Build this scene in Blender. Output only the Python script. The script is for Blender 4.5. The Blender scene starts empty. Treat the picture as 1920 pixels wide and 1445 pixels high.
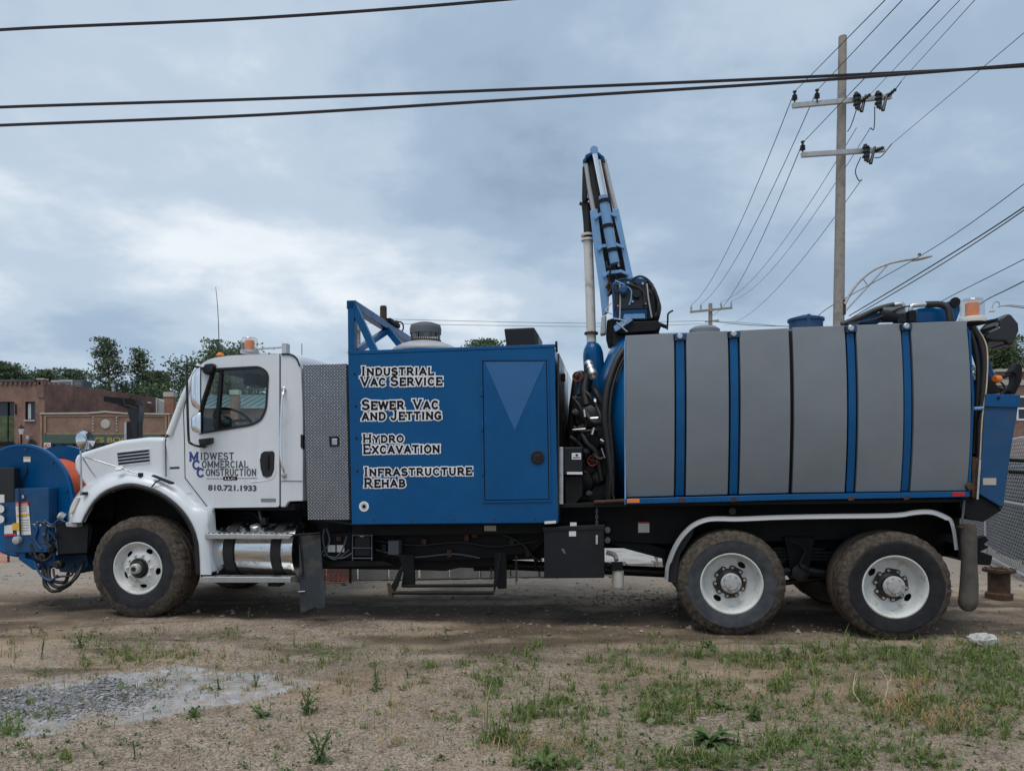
import bpy, bmesh, math, random
import numpy as np
from mathutils import Vector, Matrix
from mathutils.geometry import tessellate_polygon
random.seed(7); rng = np.random.default_rng(7)
R = math.radians
sc = bpy.context.scene
COL = sc.collection

# ---------------------------------------------------------------- camera
F, CX, HY, EYE = 1400.0, 960.0, 880.0, 1.65          # focal length and horizon in photo pixels, eye height in metres
cam_d = bpy.data.cameras.new('camera'); cam = bpy.data.objects.new('camera', cam_d); COL.objects.link(cam)
cam.location = (0, 0, EYE); cam.rotation_euler = (R(90), 0, 0)
cam_d.sensor_width = 36; cam_d.lens = F/1920*36; cam_d.shift_y = (HY-722.5)/1920
cam_d.clip_start = 0.05; cam_d.clip_end = 6000
sc.camera = cam

# ---------------------------------------------------------------- sky, sun, exposure
SUN_EL, SUN_AZ = 67, 205                                # sun behind the camera, to its left (azimuth from +Y, clockwise)
w = bpy.data.worlds.new('World'); sc.world = w; w.use_nodes = True
nt = w.node_tree; nt.nodes.clear()
def wn(t, **k):
    n = nt.nodes.new(t)
    for a, b in k.items(): setattr(n, a, b)
    return n
def wl(a, b): nt.links.new(a, b)
out = wn('ShaderNodeOutputWorld'); bg = wn('ShaderNodeBackground')
sky = wn('ShaderNodeTexSky', sky_type='NISHITA'); sky.sun_disc = False
sky.sun_elevation = R(SUN_EL); sky.sun_rotation = R(SUN_AZ); sky.air_density = 1.0; sky.dust_density = 2.0
tc = wn('ShaderNodeTexCoord'); sep = wn('ShaderNodeSeparateXYZ'); wl(tc.outputs['Generated'], sep.inputs[0])
def math_n(op, a, b=None, c=None):
    n = wn('ShaderNodeMath', operation=op)
    for i, x in enumerate((a, b, c)):
        if x is None: continue
        if hasattr(x, 'links'): wl(x, n.inputs[i])
        else: n.inputs[i].default_value = x
    return n.outputs[0]
zc = math_n('ADD', math_n('MAXIMUM', sep.outputs[2], 0.0), 0.26)
comb = wn('ShaderNodeCombineXYZ')
wl(math_n('DIVIDE', sep.outputs[0], zc), comb.inputs[0]); wl(math_n('DIVIDE', sep.outputs[1], zc), comb.inputs[1])
def cloud(scale, detail, rough, dist, loc):
    mp = wn('ShaderNodeMapping'); wl(comb.outputs[0], mp.inputs[0]); mp.inputs['Location'].default_value = loc
    mp.inputs['Scale'].default_value = (1.0, 1.0, 1)
    n = wn('ShaderNodeTexNoise'); wl(mp.outputs[0], n.inputs['Vector'])
    n.inputs['Scale'].default_value = scale; n.inputs['Detail'].default_value = detail
    n.inputs['Roughness'].default_value = rough; n.inputs['Distortion'].default_value = dist
    return n.outputs[0]
def ramp(fac, stops, interp='EASE'):
    r = wn('ShaderNodeValToRGB'); wl(fac, r.inputs[0]); r.color_ramp.interpolation = interp
    e = r.color_ramp.elements
    while len(e) < len(stops): e.new(0.5)
    for i, (p, c) in enumerate(stops): e[i].position = p; e[i].color = (*c, 1)
    return r.outputs[0]
def mixc(fac, a, b, mode='MIX'):
    m = wn('ShaderNodeMix', data_type='RGBA', blend_type=mode)
    for i, x in ((0, fac), (6, a), (7, b)):
        if hasattr(x, 'links'): wl(x, m.inputs[i])
        else: m.inputs[i].default_value = x if i == 0 else (*x, 1)
    return m.outputs[2]
big = cloud(0.55, 2.0, 0.45, 0.15, (1.26, 12.40, 0.0))
fine = cloud(2.2, 7, 0.56, 0.15, (7.54, 13.22, 1.0))
mixed = math_n('ADD', math_n('MULTIPLY', big, 0.52), math_n('MULTIPLY', fine, 0.48))
cl = ramp(mixed, [(0.34, (0.245, 0.330, 0.435)), (0.45, (0.325, 0.425, 0.545)), (0.55, (0.455, 0.548, 0.650)), (0.68, (0.75, 0.795, 0.84))])
skyc = wn('ShaderNodeMix', data_type='RGBA', blend_type='MULTIPLY'); skyc.inputs[0].default_value = 1
wl(sky.outputs[0], skyc.inputs[6]); skyc.inputs[7].default_value = (0.10, 0.10, 0.10, 1)
fin = mixc(0.92, skyc.outputs[2], cl)
wl(fin, bg.inputs[0]); bg.inputs[1].default_value = 1.0; wl(bg.outputs[0], out.inputs[0])

sd = bpy.data.lights.new('sun', 'SUN'); so = bpy.data.objects.new('sun', sd); COL.objects.link(so)
sd.energy = 1.5; sd.angle = R(35); sd.color = (1.0, 0.95, 0.88)
_az = R(SUN_AZ); _el = R(SUN_EL)
to_sun = Vector((math.sin(_az)*math.cos(_el), math.cos(_az)*math.cos(_el), math.sin(_el)))
so.rotation_euler = to_sun.to_track_quat('Z', 'Y').to_euler(); so.location = (0, 0, 30)
sc.view_settings.view_transform = 'Standard'; sc.view_settings.look = 'None'
sc.view_settings.exposure = 0.26; sc.view_settings.gamma = 1.0; sc.view_settings.use_curve_mapping = False
sc.cycles.max_bounces = 6; sc.cycles.use_denoising = True

# ---------------------------------------------------------------- materials
MATS = {}
def mat(name, col, rough=0.5, metal=0.0, var=0.10, vscale=3.0, bump=0.0, bscale=40.0, dirt=None, damt=0.0, dscale=4.0, coat=0.0, spec=0.5, detail=5, coord='Object', emit=None, streak=0.0, wavy=0.0):
    m = bpy.data.materials.new(name); m.use_nodes = True; t = m.node_tree
    b = t.nodes['Principled BSDF']; L = t.links
    b.inputs['Roughness'].default_value = rough; b.inputs['Metallic'].default_value = metal
    b.inputs['Specular IOR Level'].default_value = spec; b.inputs['Coat Weight'].default_value = coat
    b.inputs['Coat Roughness'].default_value = 0.08
    tcn = t.nodes.new('ShaderNodeTexCoord'); vec = tcn.outputs[coord]
    def noise(s, d=detail, r=0.6):
        n = t.nodes.new('ShaderNodeTexNoise'); L.new(vec, n.inputs['Vector'])
        n.inputs['Scale'].default_value = s; n.inputs['Detail'].default_value = d; n.inputs['Roughness'].default_value = r
        return n.outputs[0]
    def rmp(f, a, c):
        r = t.nodes.new('ShaderNodeMapRange'); L.new(f, r.inputs[0])
        r.inputs[1].default_value = a[0]; r.inputs[2].default_value = a[1]; r.inputs[3].default_value = c[0]; r.inputs[4].default_value = c[1]
        return r.outputs[0]
    def mixn(fac, a, c2):
        mx = t.nodes.new('ShaderNodeMix'); mx.data_type = 'RGBA'
        for i, x in ((0, fac), (6, a), (7, c2)):
            if hasattr(x, 'links'): L.new(x, mx.inputs[i])
            else: mx.inputs[i].default_value = x if i == 0 else (*x, 1)
        return mx.outputs[2]
    lo = tuple(max(0, c*(1-var)) for c in col); hi = tuple(min(1, c*(1+var)) for c in col)
    c = mixn(rmp(noise(vscale), (0.3, 0.7), (0, 1)), lo, hi)
    if dirt is not None and damt > 0:
        f = rmp(noise(dscale, 8, 0.7), (0.62-damt*0.35, 0.78-damt*0.2), (0, 0.85))
        if streak > 0:
            mpn = t.nodes.new('ShaderNodeMapping'); L.new(vec, mpn.inputs[0]); mpn.inputs['Scale'].default_value = (1, 1, 0.07)
            sn = t.nodes.new('ShaderNodeTexNoise'); L.new(mpn.outputs[0], sn.inputs['Vector']); sn.inputs['Scale'].default_value = 9; sn.inputs['Detail'].default_value = 7; sn.inputs['Roughness'].default_value = 0.7
            sm = t.nodes.new('ShaderNodeMath'); sm.operation = 'MAXIMUM'; L.new(f, sm.inputs[0]); L.new(rmp(sn.outputs[0], (0.50, 0.80), (0, streak)), sm.inputs[1]); f = sm.outputs[0]
        c = mixn(f, c, dirt)
        rr = t.nodes.new('ShaderNodeMapRange'); L.new(f, rr.inputs[0]); rr.inputs[3].default_value = rough; rr.inputs[4].default_value = min(1, rough+0.4)
        L.new(rr.outputs[0], b.inputs['Roughness'])
        if metal > 0:
            r2 = t.nodes.new('ShaderNodeMapRange'); L.new(f, r2.inputs[0]); r2.inputs[3].default_value = metal; r2.inputs[4].default_value = 0.0
            L.new(r2.outputs[0], b.inputs['Metallic'])
    L.new(c, b.inputs['Base Color'])
    if bump > 0:
        bp = t.nodes.new('ShaderNodeBump'); bp.inputs['Strength'].default_value = 1.0; bp.inputs['Distance'].default_value = bump
        L.new(noise(bscale, 6, 0.65), bp.inputs['Height']); L.new(bp.outputs[0], b.inputs['Normal'])
        if wavy > 0:
            b2 = t.nodes.new('ShaderNodeBump'); b2.inputs['Distance'].default_value = wavy; L.new(noise(1.6, 2, 0.4), b2.inputs['Height']); L.new(b2.outputs[0], bp.inputs['Normal'])
    if emit: b.inputs['Emission Color'].default_value = (*emit[0], 1); b.inputs['Emission Strength'].default_value = emit[1]
    MATS[name] = m
    return m
DUST = (0.22, 0.17, 0.125)
mat('blue_paint', (0.0006, 0.076, 0.220), 0.26, 0, 0.12, 1.3, 0.0005, 6.0, (0.008, 0.082, 0.19), 0.12, 2.2, coat=0.10, spec=0.22, streak=0.45, wavy=0.022)
mat('blue_light', (0.018, 0.112, 0.285), 0.38, 0, 0.06, 2.0)
mat('blue_boom', (0.16, 0.33, 0.56), 0.38, 0, 0.12, 3.0, 0, 0, DUST, 0.10, 5.0, coat=0.2)
mat('blue_dirty', (0.002, 0.062, 0.175), 0.45, 0, 0.2, 5.0, 0.001, 12, (0.05, 0.045, 0.04), 0.35, 5.0)
mat('white_paint', (0.71, 0.735, 0.765), 0.28, 0, 0.04, 1.5, 0.0004, 8, (0.42, 0.38, 0.33), 0.06, 2.5, coat=0.4, streak=0.16, wavy=0.006)
mat('white_metal', (0.66, 0.66, 0.64), 0.5, 0, 0.10, 9.0, 0, 0, (0.30, 0.25, 0.19), 0.25, 7.0)
mat('grey_panel', (0.165, 0.185, 0.208), 0.42, 0, 0.10, 0.8, 0.0010, 160, (0.205, 0.20, 0.19), 0.10, 2.5, streak=0.5, wavy=0.02)
mat('chrome', (0.80, 0.81, 0.83), 0.09, 1.0, 0.03, 3, 0.0004, 5)
mat('tank_polish', (0.68, 0.69, 0.70), 0.17, 1.0, 0.05, 2, 0.0008, 4, (0.13, 0.10, 0.08), 0.22, 6)
mat('aluminium', (0.55, 0.56, 0.57), 0.38, 1.0, 0.12, 6, 0, 0, (0.15, 0.12, 0.10), 0.25, 9)
mat('black_frame', (0.0075, 0.0078, 0.0088), 0.6, 0, 0.35, 6, 0.002, 20, (0.024, 0.020, 0.017), 0.25, 5, spec=0.25)
mat('black_gloss', (0.012, 0.013, 0.015), 0.28, 0, 0.15, 6)
mat('black_box', (0.011, 0.012, 0.015), 0.42, 0, 0.15, 3, 0, 0, (0.028, 0.027, 0.026), 0.18, 4, spec=0.3)
mat('rubber', (0.011, 0.011, 0.012), 0.7, 0, 0.25, 8, 0.001, 40)
mat('steel_dark', (0.20, 0.21, 0.22), 0.16, 1.0, 0.2, 2)
mat('fender_strip', (0.74, 0.75, 0.77), 0.30, 0.55, 0.05, 3)
mat('flap_dirty', (0.062, 0.055, 0.047), 0.8, 0, 0.3, 6, 0.003, 14, (0.15, 0.12, 0.085), 0.45, 4)
mat('flap_rubber', (0.030, 0.034, 0.040), 0.7, 0, 0.25, 4, 0.001, 30, (0.13, 0.105, 0.08), 0.35, 5)
mat('grease', (0.011, 0.0105, 0.010), 0.4, 0, 0.4, 18, 0.004, 30, (0.028, 0.021, 0.016), 0.4, 9)
mat('rust', (0.075, 0.038, 0.022), 0.85, 0, 0.4, 15, 0.004, 40, (0.03, 0.018, 0.012), 0.4, 10)
mat('red_iron', (0.20, 0.035, 0.025), 0.6, 0, 0.3, 20)
mat('red_reflector', (0.45, 0.012, 0.012), 0.25)
mat('amber_reflector', (0.80, 0.21, 0.015), 0.25)
mat('sticker', (0.72, 0.72, 0.70), 0.45, 0, 0.06, 20)
mat('sticker_yellow', (0.75, 0.42, 0.03), 0.45)
mat('sticker_red', (0.55, 0.03, 0.03), 0.45)
mat('print_dark', (0.008, 0.007, 0.011), 0.6, spec=0.15)
mat('print_white', (0.80, 0.80, 0.82), 0.45)
mat('print_blue', (0.030, 0.055, 0.24), 0.45)
mat('print_grey', (0.055, 0.06, 0.075), 0.45)
mat('decal_grey', (0.22, 0.21, 0.21), 0.5)
mat('pipe_white', (0.66, 0.64, 0.58), 0.5, 0, 0.10, 6, 0, 0, (0.28, 0.23, 0.17), 0.3, 6)
mat('hose_orange', (0.58, 0.105, 0.04), 0.55, 0, 0.15, 6, 0, 0, (0.16, 0.07, 0.045), 0.25, 9)
mat('hose_black', (0.016, 0.016, 0.017), 0.55, 0, 0.3, 20)
mat('interior', (0.020, 0.021, 0.024), 0.7, 0, 0.2, 8)
mat('lamp_clear', (0.70, 0.68, 0.64), 0.12, 0, 0.03)
mat('hub_grey', (0.50, 0.50, 0.49), 0.45, 0.3, 0.15, 12, 0, 0, (0.16, 0.12, 0.09), 0.3, 12)
mat('mud', (0.13, 0.095, 0.068), 0.95, 0, 0.3, 9, 0.006, 25)
mat('wood_pole', (0.30, 0.275, 0.25), 0.9, 0, 0.35, 3, 0.01, 9, (0.10, 0.075, 0.06), 0.3, 3)
mat('galvanised', (0.44, 0.45, 0.46), 0.55, 0.3, 0.15, 4)
mat('insulator', (0.02, 0.02, 0.023), 0.4)
mat('wire', (0.030, 0.028, 0.030), 0.6)
mat('wire_thick', (0.030, 0.024, 0.030), 0.6, 0, 0.3, 2)
mat('lamp_grey', (0.40, 0.41, 0.42), 0.45)
mat('bark', (0.075, 0.060, 0.048), 0.95, 0, 0.3, 2, 0.02, 5)
mat('concrete', (0.36, 0.35, 0.33), 0.9, 0, 0.18, 2.0, 0.004, 18, (0.20, 0.18, 0.155), 0.35, 2.5)
mat('asphalt', (0.060, 0.060, 0.062), 0.9, 0, 0.15, 2, 0.004, 40)
mat('roof_dark', (0.07, 0.072, 0.078), 0.8, 0, 0.2, 1)
mat('roof_teal', (0.14, 0.195, 0.205), 0.45, 0, 0.15, 1)
mat('siding_grey', (0.36, 0.37, 0.38), 0.7, 0, 0.06, 1)
mat('trim_stone', (0.45, 0.42, 0.37), 0.85, 0, 0.12, 2)
mat('trim_brick', (0.31, 0.20, 0.13), 0.9, 0, 0.18, 3)
mat('awning_green', (0.060, 0.095, 0.075), 0.7, 0, 0.15, 2)
mat('gold_print', (0.42, 0.27, 0.07), 0.5)
mat('curtain', (0.45, 0.50, 0.50), 0.8)
mat('green_curtain', (0.075, 0.10, 0.05), 0.8, 0, 0.5, 3)
mat('screen_orange', (0.88, 0.16, 0.075), 0.6, 0, 0.15, 3)
mat('screen_dark', (0.016, 0.017, 0.020), 0.75, 0, 0.4, 2.2, 0.02, 3)
mat('rock', (0.50, 0.49, 0.47), 0.9, 0, 0.18, 9, 0.01, 25)
mat('straw', (0.46, 0.30, 0.14), 0.85, 0, 0.3, 9, coord='Generated')
mat('twig', (0.55, 0.45, 0.30), 0.85, 0, 0.2, 9)
mat('unit_grey', (0.42, 0.43, 0.44), 0.6, 0, 0.1, 1)
mat('unit_dark', (0.10, 0.11, 0.12), 0.7)

def glass(name, tint, rough, alpha_mix):
    m = bpy.data.materials.new(name); m.use_nodes = True; t = m.node_tree; t.nodes.clear()
    o = t.nodes.new('ShaderNodeOutputMaterial'); tr = t.nodes.new('ShaderNodeBsdfTransparent'); gl = t.nodes.new('ShaderNodeBsdfGlossy')
    tr.inputs[0].default_value = (*tint, 1); gl.inputs['Roughness'].default_value = rough
    lw = t.nodes.new('ShaderNodeLayerWeight'); lw.inputs[0].default_value = 0.5; pw = t.nodes.new('ShaderNodeMath'); pw.operation = 'POWER'; pw.inputs[1].default_value = 4.0; t.links.new(lw.outputs['Facing'], pw.inputs[0])
    ad = t.nodes.new('ShaderNodeMath'); ad.operation = 'MULTIPLY_ADD'; ad.inputs[1].default_value = 0.5; ad.inputs[2].default_value = 0.03+alpha_mix; t.links.new(pw.outputs[0], ad.inputs[0])
    mx = t.nodes.new('ShaderNodeMixShader'); t.links.new(ad.outputs[0], mx.inputs[0])
    t.links.new(tr.outputs[0], mx.inputs[1]); t.links.new(gl.outputs[0], mx.inputs[2]); t.links.new(mx.outputs[0], o.inputs[0])
    MATS[name] = m
glass('window_glass', (0.92, 0.975, 0.975), 0.03, 0.01)
glass('beacon_glass', (0.95, 0.93, 0.90), 0.08, 0.10)
mat('pane_dark', (0.020, 0.027, 0.032), 0.12, 0, 0.3, 1.0, spec=0.7)

def brick_mat(name, c1, c2, mortar, scale=1.0):
    m = bpy.data.materials.new(name); m.use_nodes = True; t = m.node_tree; b = t.nodes['Principled BSDF']; b.inputs['Roughness'].default_value = 0.92
    tcn = t.nodes.new('ShaderNodeTexCoord'); mp = t.nodes.new('ShaderNodeMapping'); t.links.new(tcn.outputs['Object'], mp.inputs[0])
    mp.inputs['Rotation'].default_value = (R(90), 0, 0)
    br = t.nodes.new('ShaderNodeTexBrick'); t.links.new(mp.outputs[0], br.inputs['Vector'])
    br.inputs['Color1'].default_value = (*c1, 1); br.inputs['Color2'].default_value = (*c2, 1); br.inputs['Mortar'].default_value = (*mortar, 1)
    br.inputs['Scale'].default_value = scale; br.inputs['Mortar Size'].default_value = 0.012; br.inputs['Brick Width'].default_value = 0.22; br.inputs['Row Height'].default_value = 0.075
    n = t.nodes.new('ShaderNodeTexNoise'); n.inputs['Scale'].default_value = 0.9; n.inputs['Detail'].default_value = 8; n.inputs['Roughness'].default_value = 0.7
    t.links.new(tcn.outputs['Object'], n.inputs['Vector'])
    mr = t.nodes.new('ShaderNodeMapRange'); t.links.new(n.outputs[0], mr.inputs[0]); mr.inputs[1].default_value = 0.3; mr.inputs[2].default_value = 0.7; mr.inputs[3].default_value = 0.55; mr.inputs[4].default_value = 1.35
    mx = t.nodes.new('ShaderNodeMix'); mx.data_type = 'RGBA'; mx.blend_type = 'MULTIPLY'; mx.inputs[0].default_value = 1
    t.links.new(br.outputs[0], mx.inputs[6]); t.links.new(mr.outputs[0], mx.inputs[7]); t.links.new(mx.outputs[2], b.inputs['Base Color'])
    MATS[name] = m
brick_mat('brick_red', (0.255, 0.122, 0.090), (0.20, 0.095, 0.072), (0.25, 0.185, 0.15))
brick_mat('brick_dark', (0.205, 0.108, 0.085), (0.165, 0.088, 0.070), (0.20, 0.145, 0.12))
brick_mat('brick_tan', (0.285, 0.155, 0.105), (0.235, 0.125, 0.086), (0.26, 0.195, 0.15))
brick_mat('brick_orange', (0.33, 0.135, 0.070), (0.27, 0.105, 0.055), (0.25, 0.19, 0.15))

def tyre_mat(name, r0, soft, black=(0.015, 0.016, 0.019)):
    m = bpy.data.materials.new(name); m.use_nodes = True; t = m.node_tree; L = t.links
    b = t.nodes['Principled BSDF']; b.inputs['Roughness'].default_value = 0.85; b.inputs['Specular IOR Level'].default_value = 0.3
    tcn = t.nodes.new('ShaderNodeTexCoord'); sp = t.nodes.new('ShaderNodeSeparateXYZ'); L.new(tcn.outputs['Object'], sp.inputs[0])
    def mth(op, a, bb=None):
        n = t.nodes.new('ShaderNodeMath'); n.operation = op
        for i, x in enumerate((a, bb)):
            if x is None: continue
            if hasattr(x, 'links'): L.new(x, n.inputs[i])
            else: n.inputs[i].default_value = x
        return n.outputs[0]
    rad = mth('SQRT', mth('ADD', mth('MULTIPLY', sp.outputs[0], sp.outputs[0]), mth('MULTIPLY', sp.outputs[2], sp.outputs[2])))
    def noise(s, d, r=0.65):
        n = t.nodes.new('ShaderNodeTexNoise'); n.inputs['Scale'].default_value = s; n.inputs['Detail'].default_value = d; n.inputs['Roughness'].default_value = r
        L.new(tcn.outputs['Object'], n.inputs['Vector']); return n.outputs[0]
    n1 = noise(5, 8); n2 = noise(22, 8, 0.7)
    f = mth('ADD', rad, mth('MULTIPLY', mth('SUBTRACT', n1, 0.5), soft))
    mr = t.nodes.new('ShaderNodeMapRange'); L.new(f, mr.inputs[0]); mr.inputs[1].default_value = r0-0.008; mr.inputs[2].default_value = r0+0.012
    cr = t.nodes.new('ShaderNodeValToRGB'); L.new(n2, cr.inputs[0]); e = cr.color_ramp.elements
    e[0].position = 0.35; e[0].color = (0.026, 0.020, 0.016, 1); e[1].position = 0.74; e[1].color = (0.145, 0.117, 0.092, 1)
    bk = t.nodes.new('ShaderNodeMapRange'); L.new(noise(9, 6), bk.inputs[0]); bk.inputs[1].default_value = 0.35; bk.inputs[2].default_value = 0.75
    bm_ = t.nodes.new('ShaderNodeMix'); bm_.data_type = 'RGBA'; L.new(bk.outputs[0], bm_.inputs[0]); bm_.inputs[6].default_value = (*black, 1); bm_.inputs[7].default_value = (black[0]*2.4, black[1]*2.3, black[2]*2.2, 1)
    mx = t.nodes.new('ShaderNodeMix'); mx.data_type = 'RGBA'; L.new(mr.outputs[0], mx.inputs[0]); L.new(bm_.outputs[2], mx.inputs[6]); L.new(cr.outputs[0], mx.inputs[7])
    L.new(mx.outputs[2], b.inputs['Base Color'])
    bp = t.nodes.new('ShaderNodeBump'); bp.inputs['Distance'].default_value = 0.012; L.new(mth('MULTIPLY', n2, mr.outputs[0]), bp.inputs['Height']); L.new(bp.outputs[0], b.inputs['Normal'])
    MATS[name] = m
tyre_mat('tyre_front', 0.442, 0.10); tyre_mat('tyre_mid', 0.425, 0.07, (0.036, 0.039, 0.044)); tyre_mat('tyre_rear', 0.440, 0.05, (0.012, 0.0125, 0.0145))

def diamond_mat():
    m = bpy.data.materials.new('diamond_plate'); m.use_nodes = True; t = m.node_tree; L = t.links; b = t.nodes['Principled BSDF']
    b.inputs['Metallic'].default_value = 0.85; b.inputs['Roughness'].default_value = 0.36
    tcn = t.nodes.new('ShaderNodeTexCoord'); sp = t.nodes.new('ShaderNodeSeparateXYZ'); L.new(tcn.outputs['Object'], sp.inputs[0])
    def mth(op, a, bb=None):
        n = t.nodes.new('ShaderNodeMath'); n.operation = op
        for i, x in enumerate((a, bb)):
            if x is None: continue
            if hasattr(x, 'links'): L.new(x, n.inputs[i])
            else: n.inputs[i].default_value = x
        return n.outputs[0]
    k = 1/0.036
    p = mth('MULTIPLY', mth('ADD', sp.outputs[0], sp.outputs[2]), k); q = mth('MULTIPLY', mth('SUBTRACT', sp.outputs[0], sp.outputs[2]), k)
    par = mth('MODULO', mth('ADD', mth('FLOOR', p), mth('FLOOR', q)), 2.0); par = mth('ABSOLUTE', par)
    fp = mth('ABSOLUTE', mth('SUBTRACT', mth('FRACT', p), 0.5)); fq = mth('ABSOLUTE', mth('SUBTRACT', mth('FRACT', q), 0.5))
    def lug(a, c):      # long in a, short in c
        return mth('SUBTRACT', 1.0, mth('ADD', mth('MULTIPLY', a, 2.1), mth('MULTIPLY', c, 5.5)))
    h = mth('ADD', mth('MULTIPLY', par, lug(fp, fq)), mth('MULTIPLY', mth('SUBTRACT', 1.0, par), lug(fq, fp)))
    h = mth('MINIMUM', mth('MAXIMUM', h, 0.0), 0.45)
    bp = t.nodes.new('ShaderNodeBump'); bp.inputs['Distance'].default_value = 0.03; L.new(h, bp.inputs['Height']); L.new(bp.outputs[0], b.inputs['Normal'])
    n = t.nodes.new('ShaderNodeTexNoise'); n.inputs['Scale'].default_value = 5; n.inputs['Detail'].default_value = 6; L.new(tcn.outputs['Object'], n.inputs['Vector'])
    mx = t.nodes.new('ShaderNodeMix'); mx.data_type = 'RGBA'; L.new(n.outputs[0], mx.inputs[0]); mx.inputs[6].default_value = (0.13, 0.14, 0.155, 1); mx.inputs[7].default_value = (0.22, 0.235, 0.255, 1)
    m2 = t.nodes.new('ShaderNodeMix'); m2.data_type = 'RGBA'; L.new(mth('MULTIPLY', h, 2.2), m2.inputs[0]); L.new(mx.outputs[2], m2.inputs[6]); m2.inputs[7].default_value = (0.95, 0.96, 0.97, 1)
    L.new(m2.outputs[2], b.inputs['Base Color']); MATS['diamond_plate'] = m
diamond_mat()

def leaf_mat(name, c1, c2, scale=0.6):
    m = bpy.data.materials.new(name); m.use_nodes = True; t = m.node_tree; L = t.links; b = t.nodes['Principled BSDF']
    b.inputs['Roughness'].default_value = 0.6; b.inputs['Specular IOR Level'].default_value = 0.3
    at = t.nodes.new('ShaderNodeAttribute'); at.attribute_name = 'shade'
    mx = t.nodes.new('ShaderNodeMix'); mx.data_type = 'RGBA'; L.new(at.outputs['Fac'], mx.inputs[0]); mx.inputs[6].default_value = (*c1, 1); mx.inputs[7].default_value = (*c2, 1)
    L.new(mx.outputs[2], b.inputs['Base Color'])
    tr = t.nodes.new('ShaderNodeBsdfTranslucent'); L.new(mx.outputs[2], tr.inputs[0])
    ms = t.nodes.new('ShaderNodeMixShader'); ms.inputs[0].default_value = 0.25; o = t.nodes['Material Output']
    L.new(b.outputs[0], ms.inputs[1]); L.new(tr.outputs[0], ms.inputs[2]); L.new(ms.outputs[0], o.inputs[0]); MATS[name] = m
leaf_mat('leaf_dark', (0.075, 0.108, 0.072), (0.155, 0.20, 0.115)); leaf_mat('leaf_mid', (0.068, 0.108, 0.060), (0.16, 0.215, 0.105))
leaf_mat('grass_green', (0.105, 0.150, 0.042), (0.30, 0.35, 0.12)); leaf_mat('weed_green', (0.070, 0.120, 0.042), (0.185, 0.255, 0.095))
leaf_mat('weed_yellow', (0.15, 0.15, 0.045), (0.28, 0.25, 0.09))
leaf_mat('straw_tone', (0.34, 0.20, 0.09), (0.58, 0.42, 0.22)); leaf_mat('pebble_tone', (0.16, 0.125, 0.095), (0.52, 0.43, 0.345)); leaf_mat('chip_tone', (0.13, 0.13, 0.132), (0.50, 0.49, 0.48))

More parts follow.
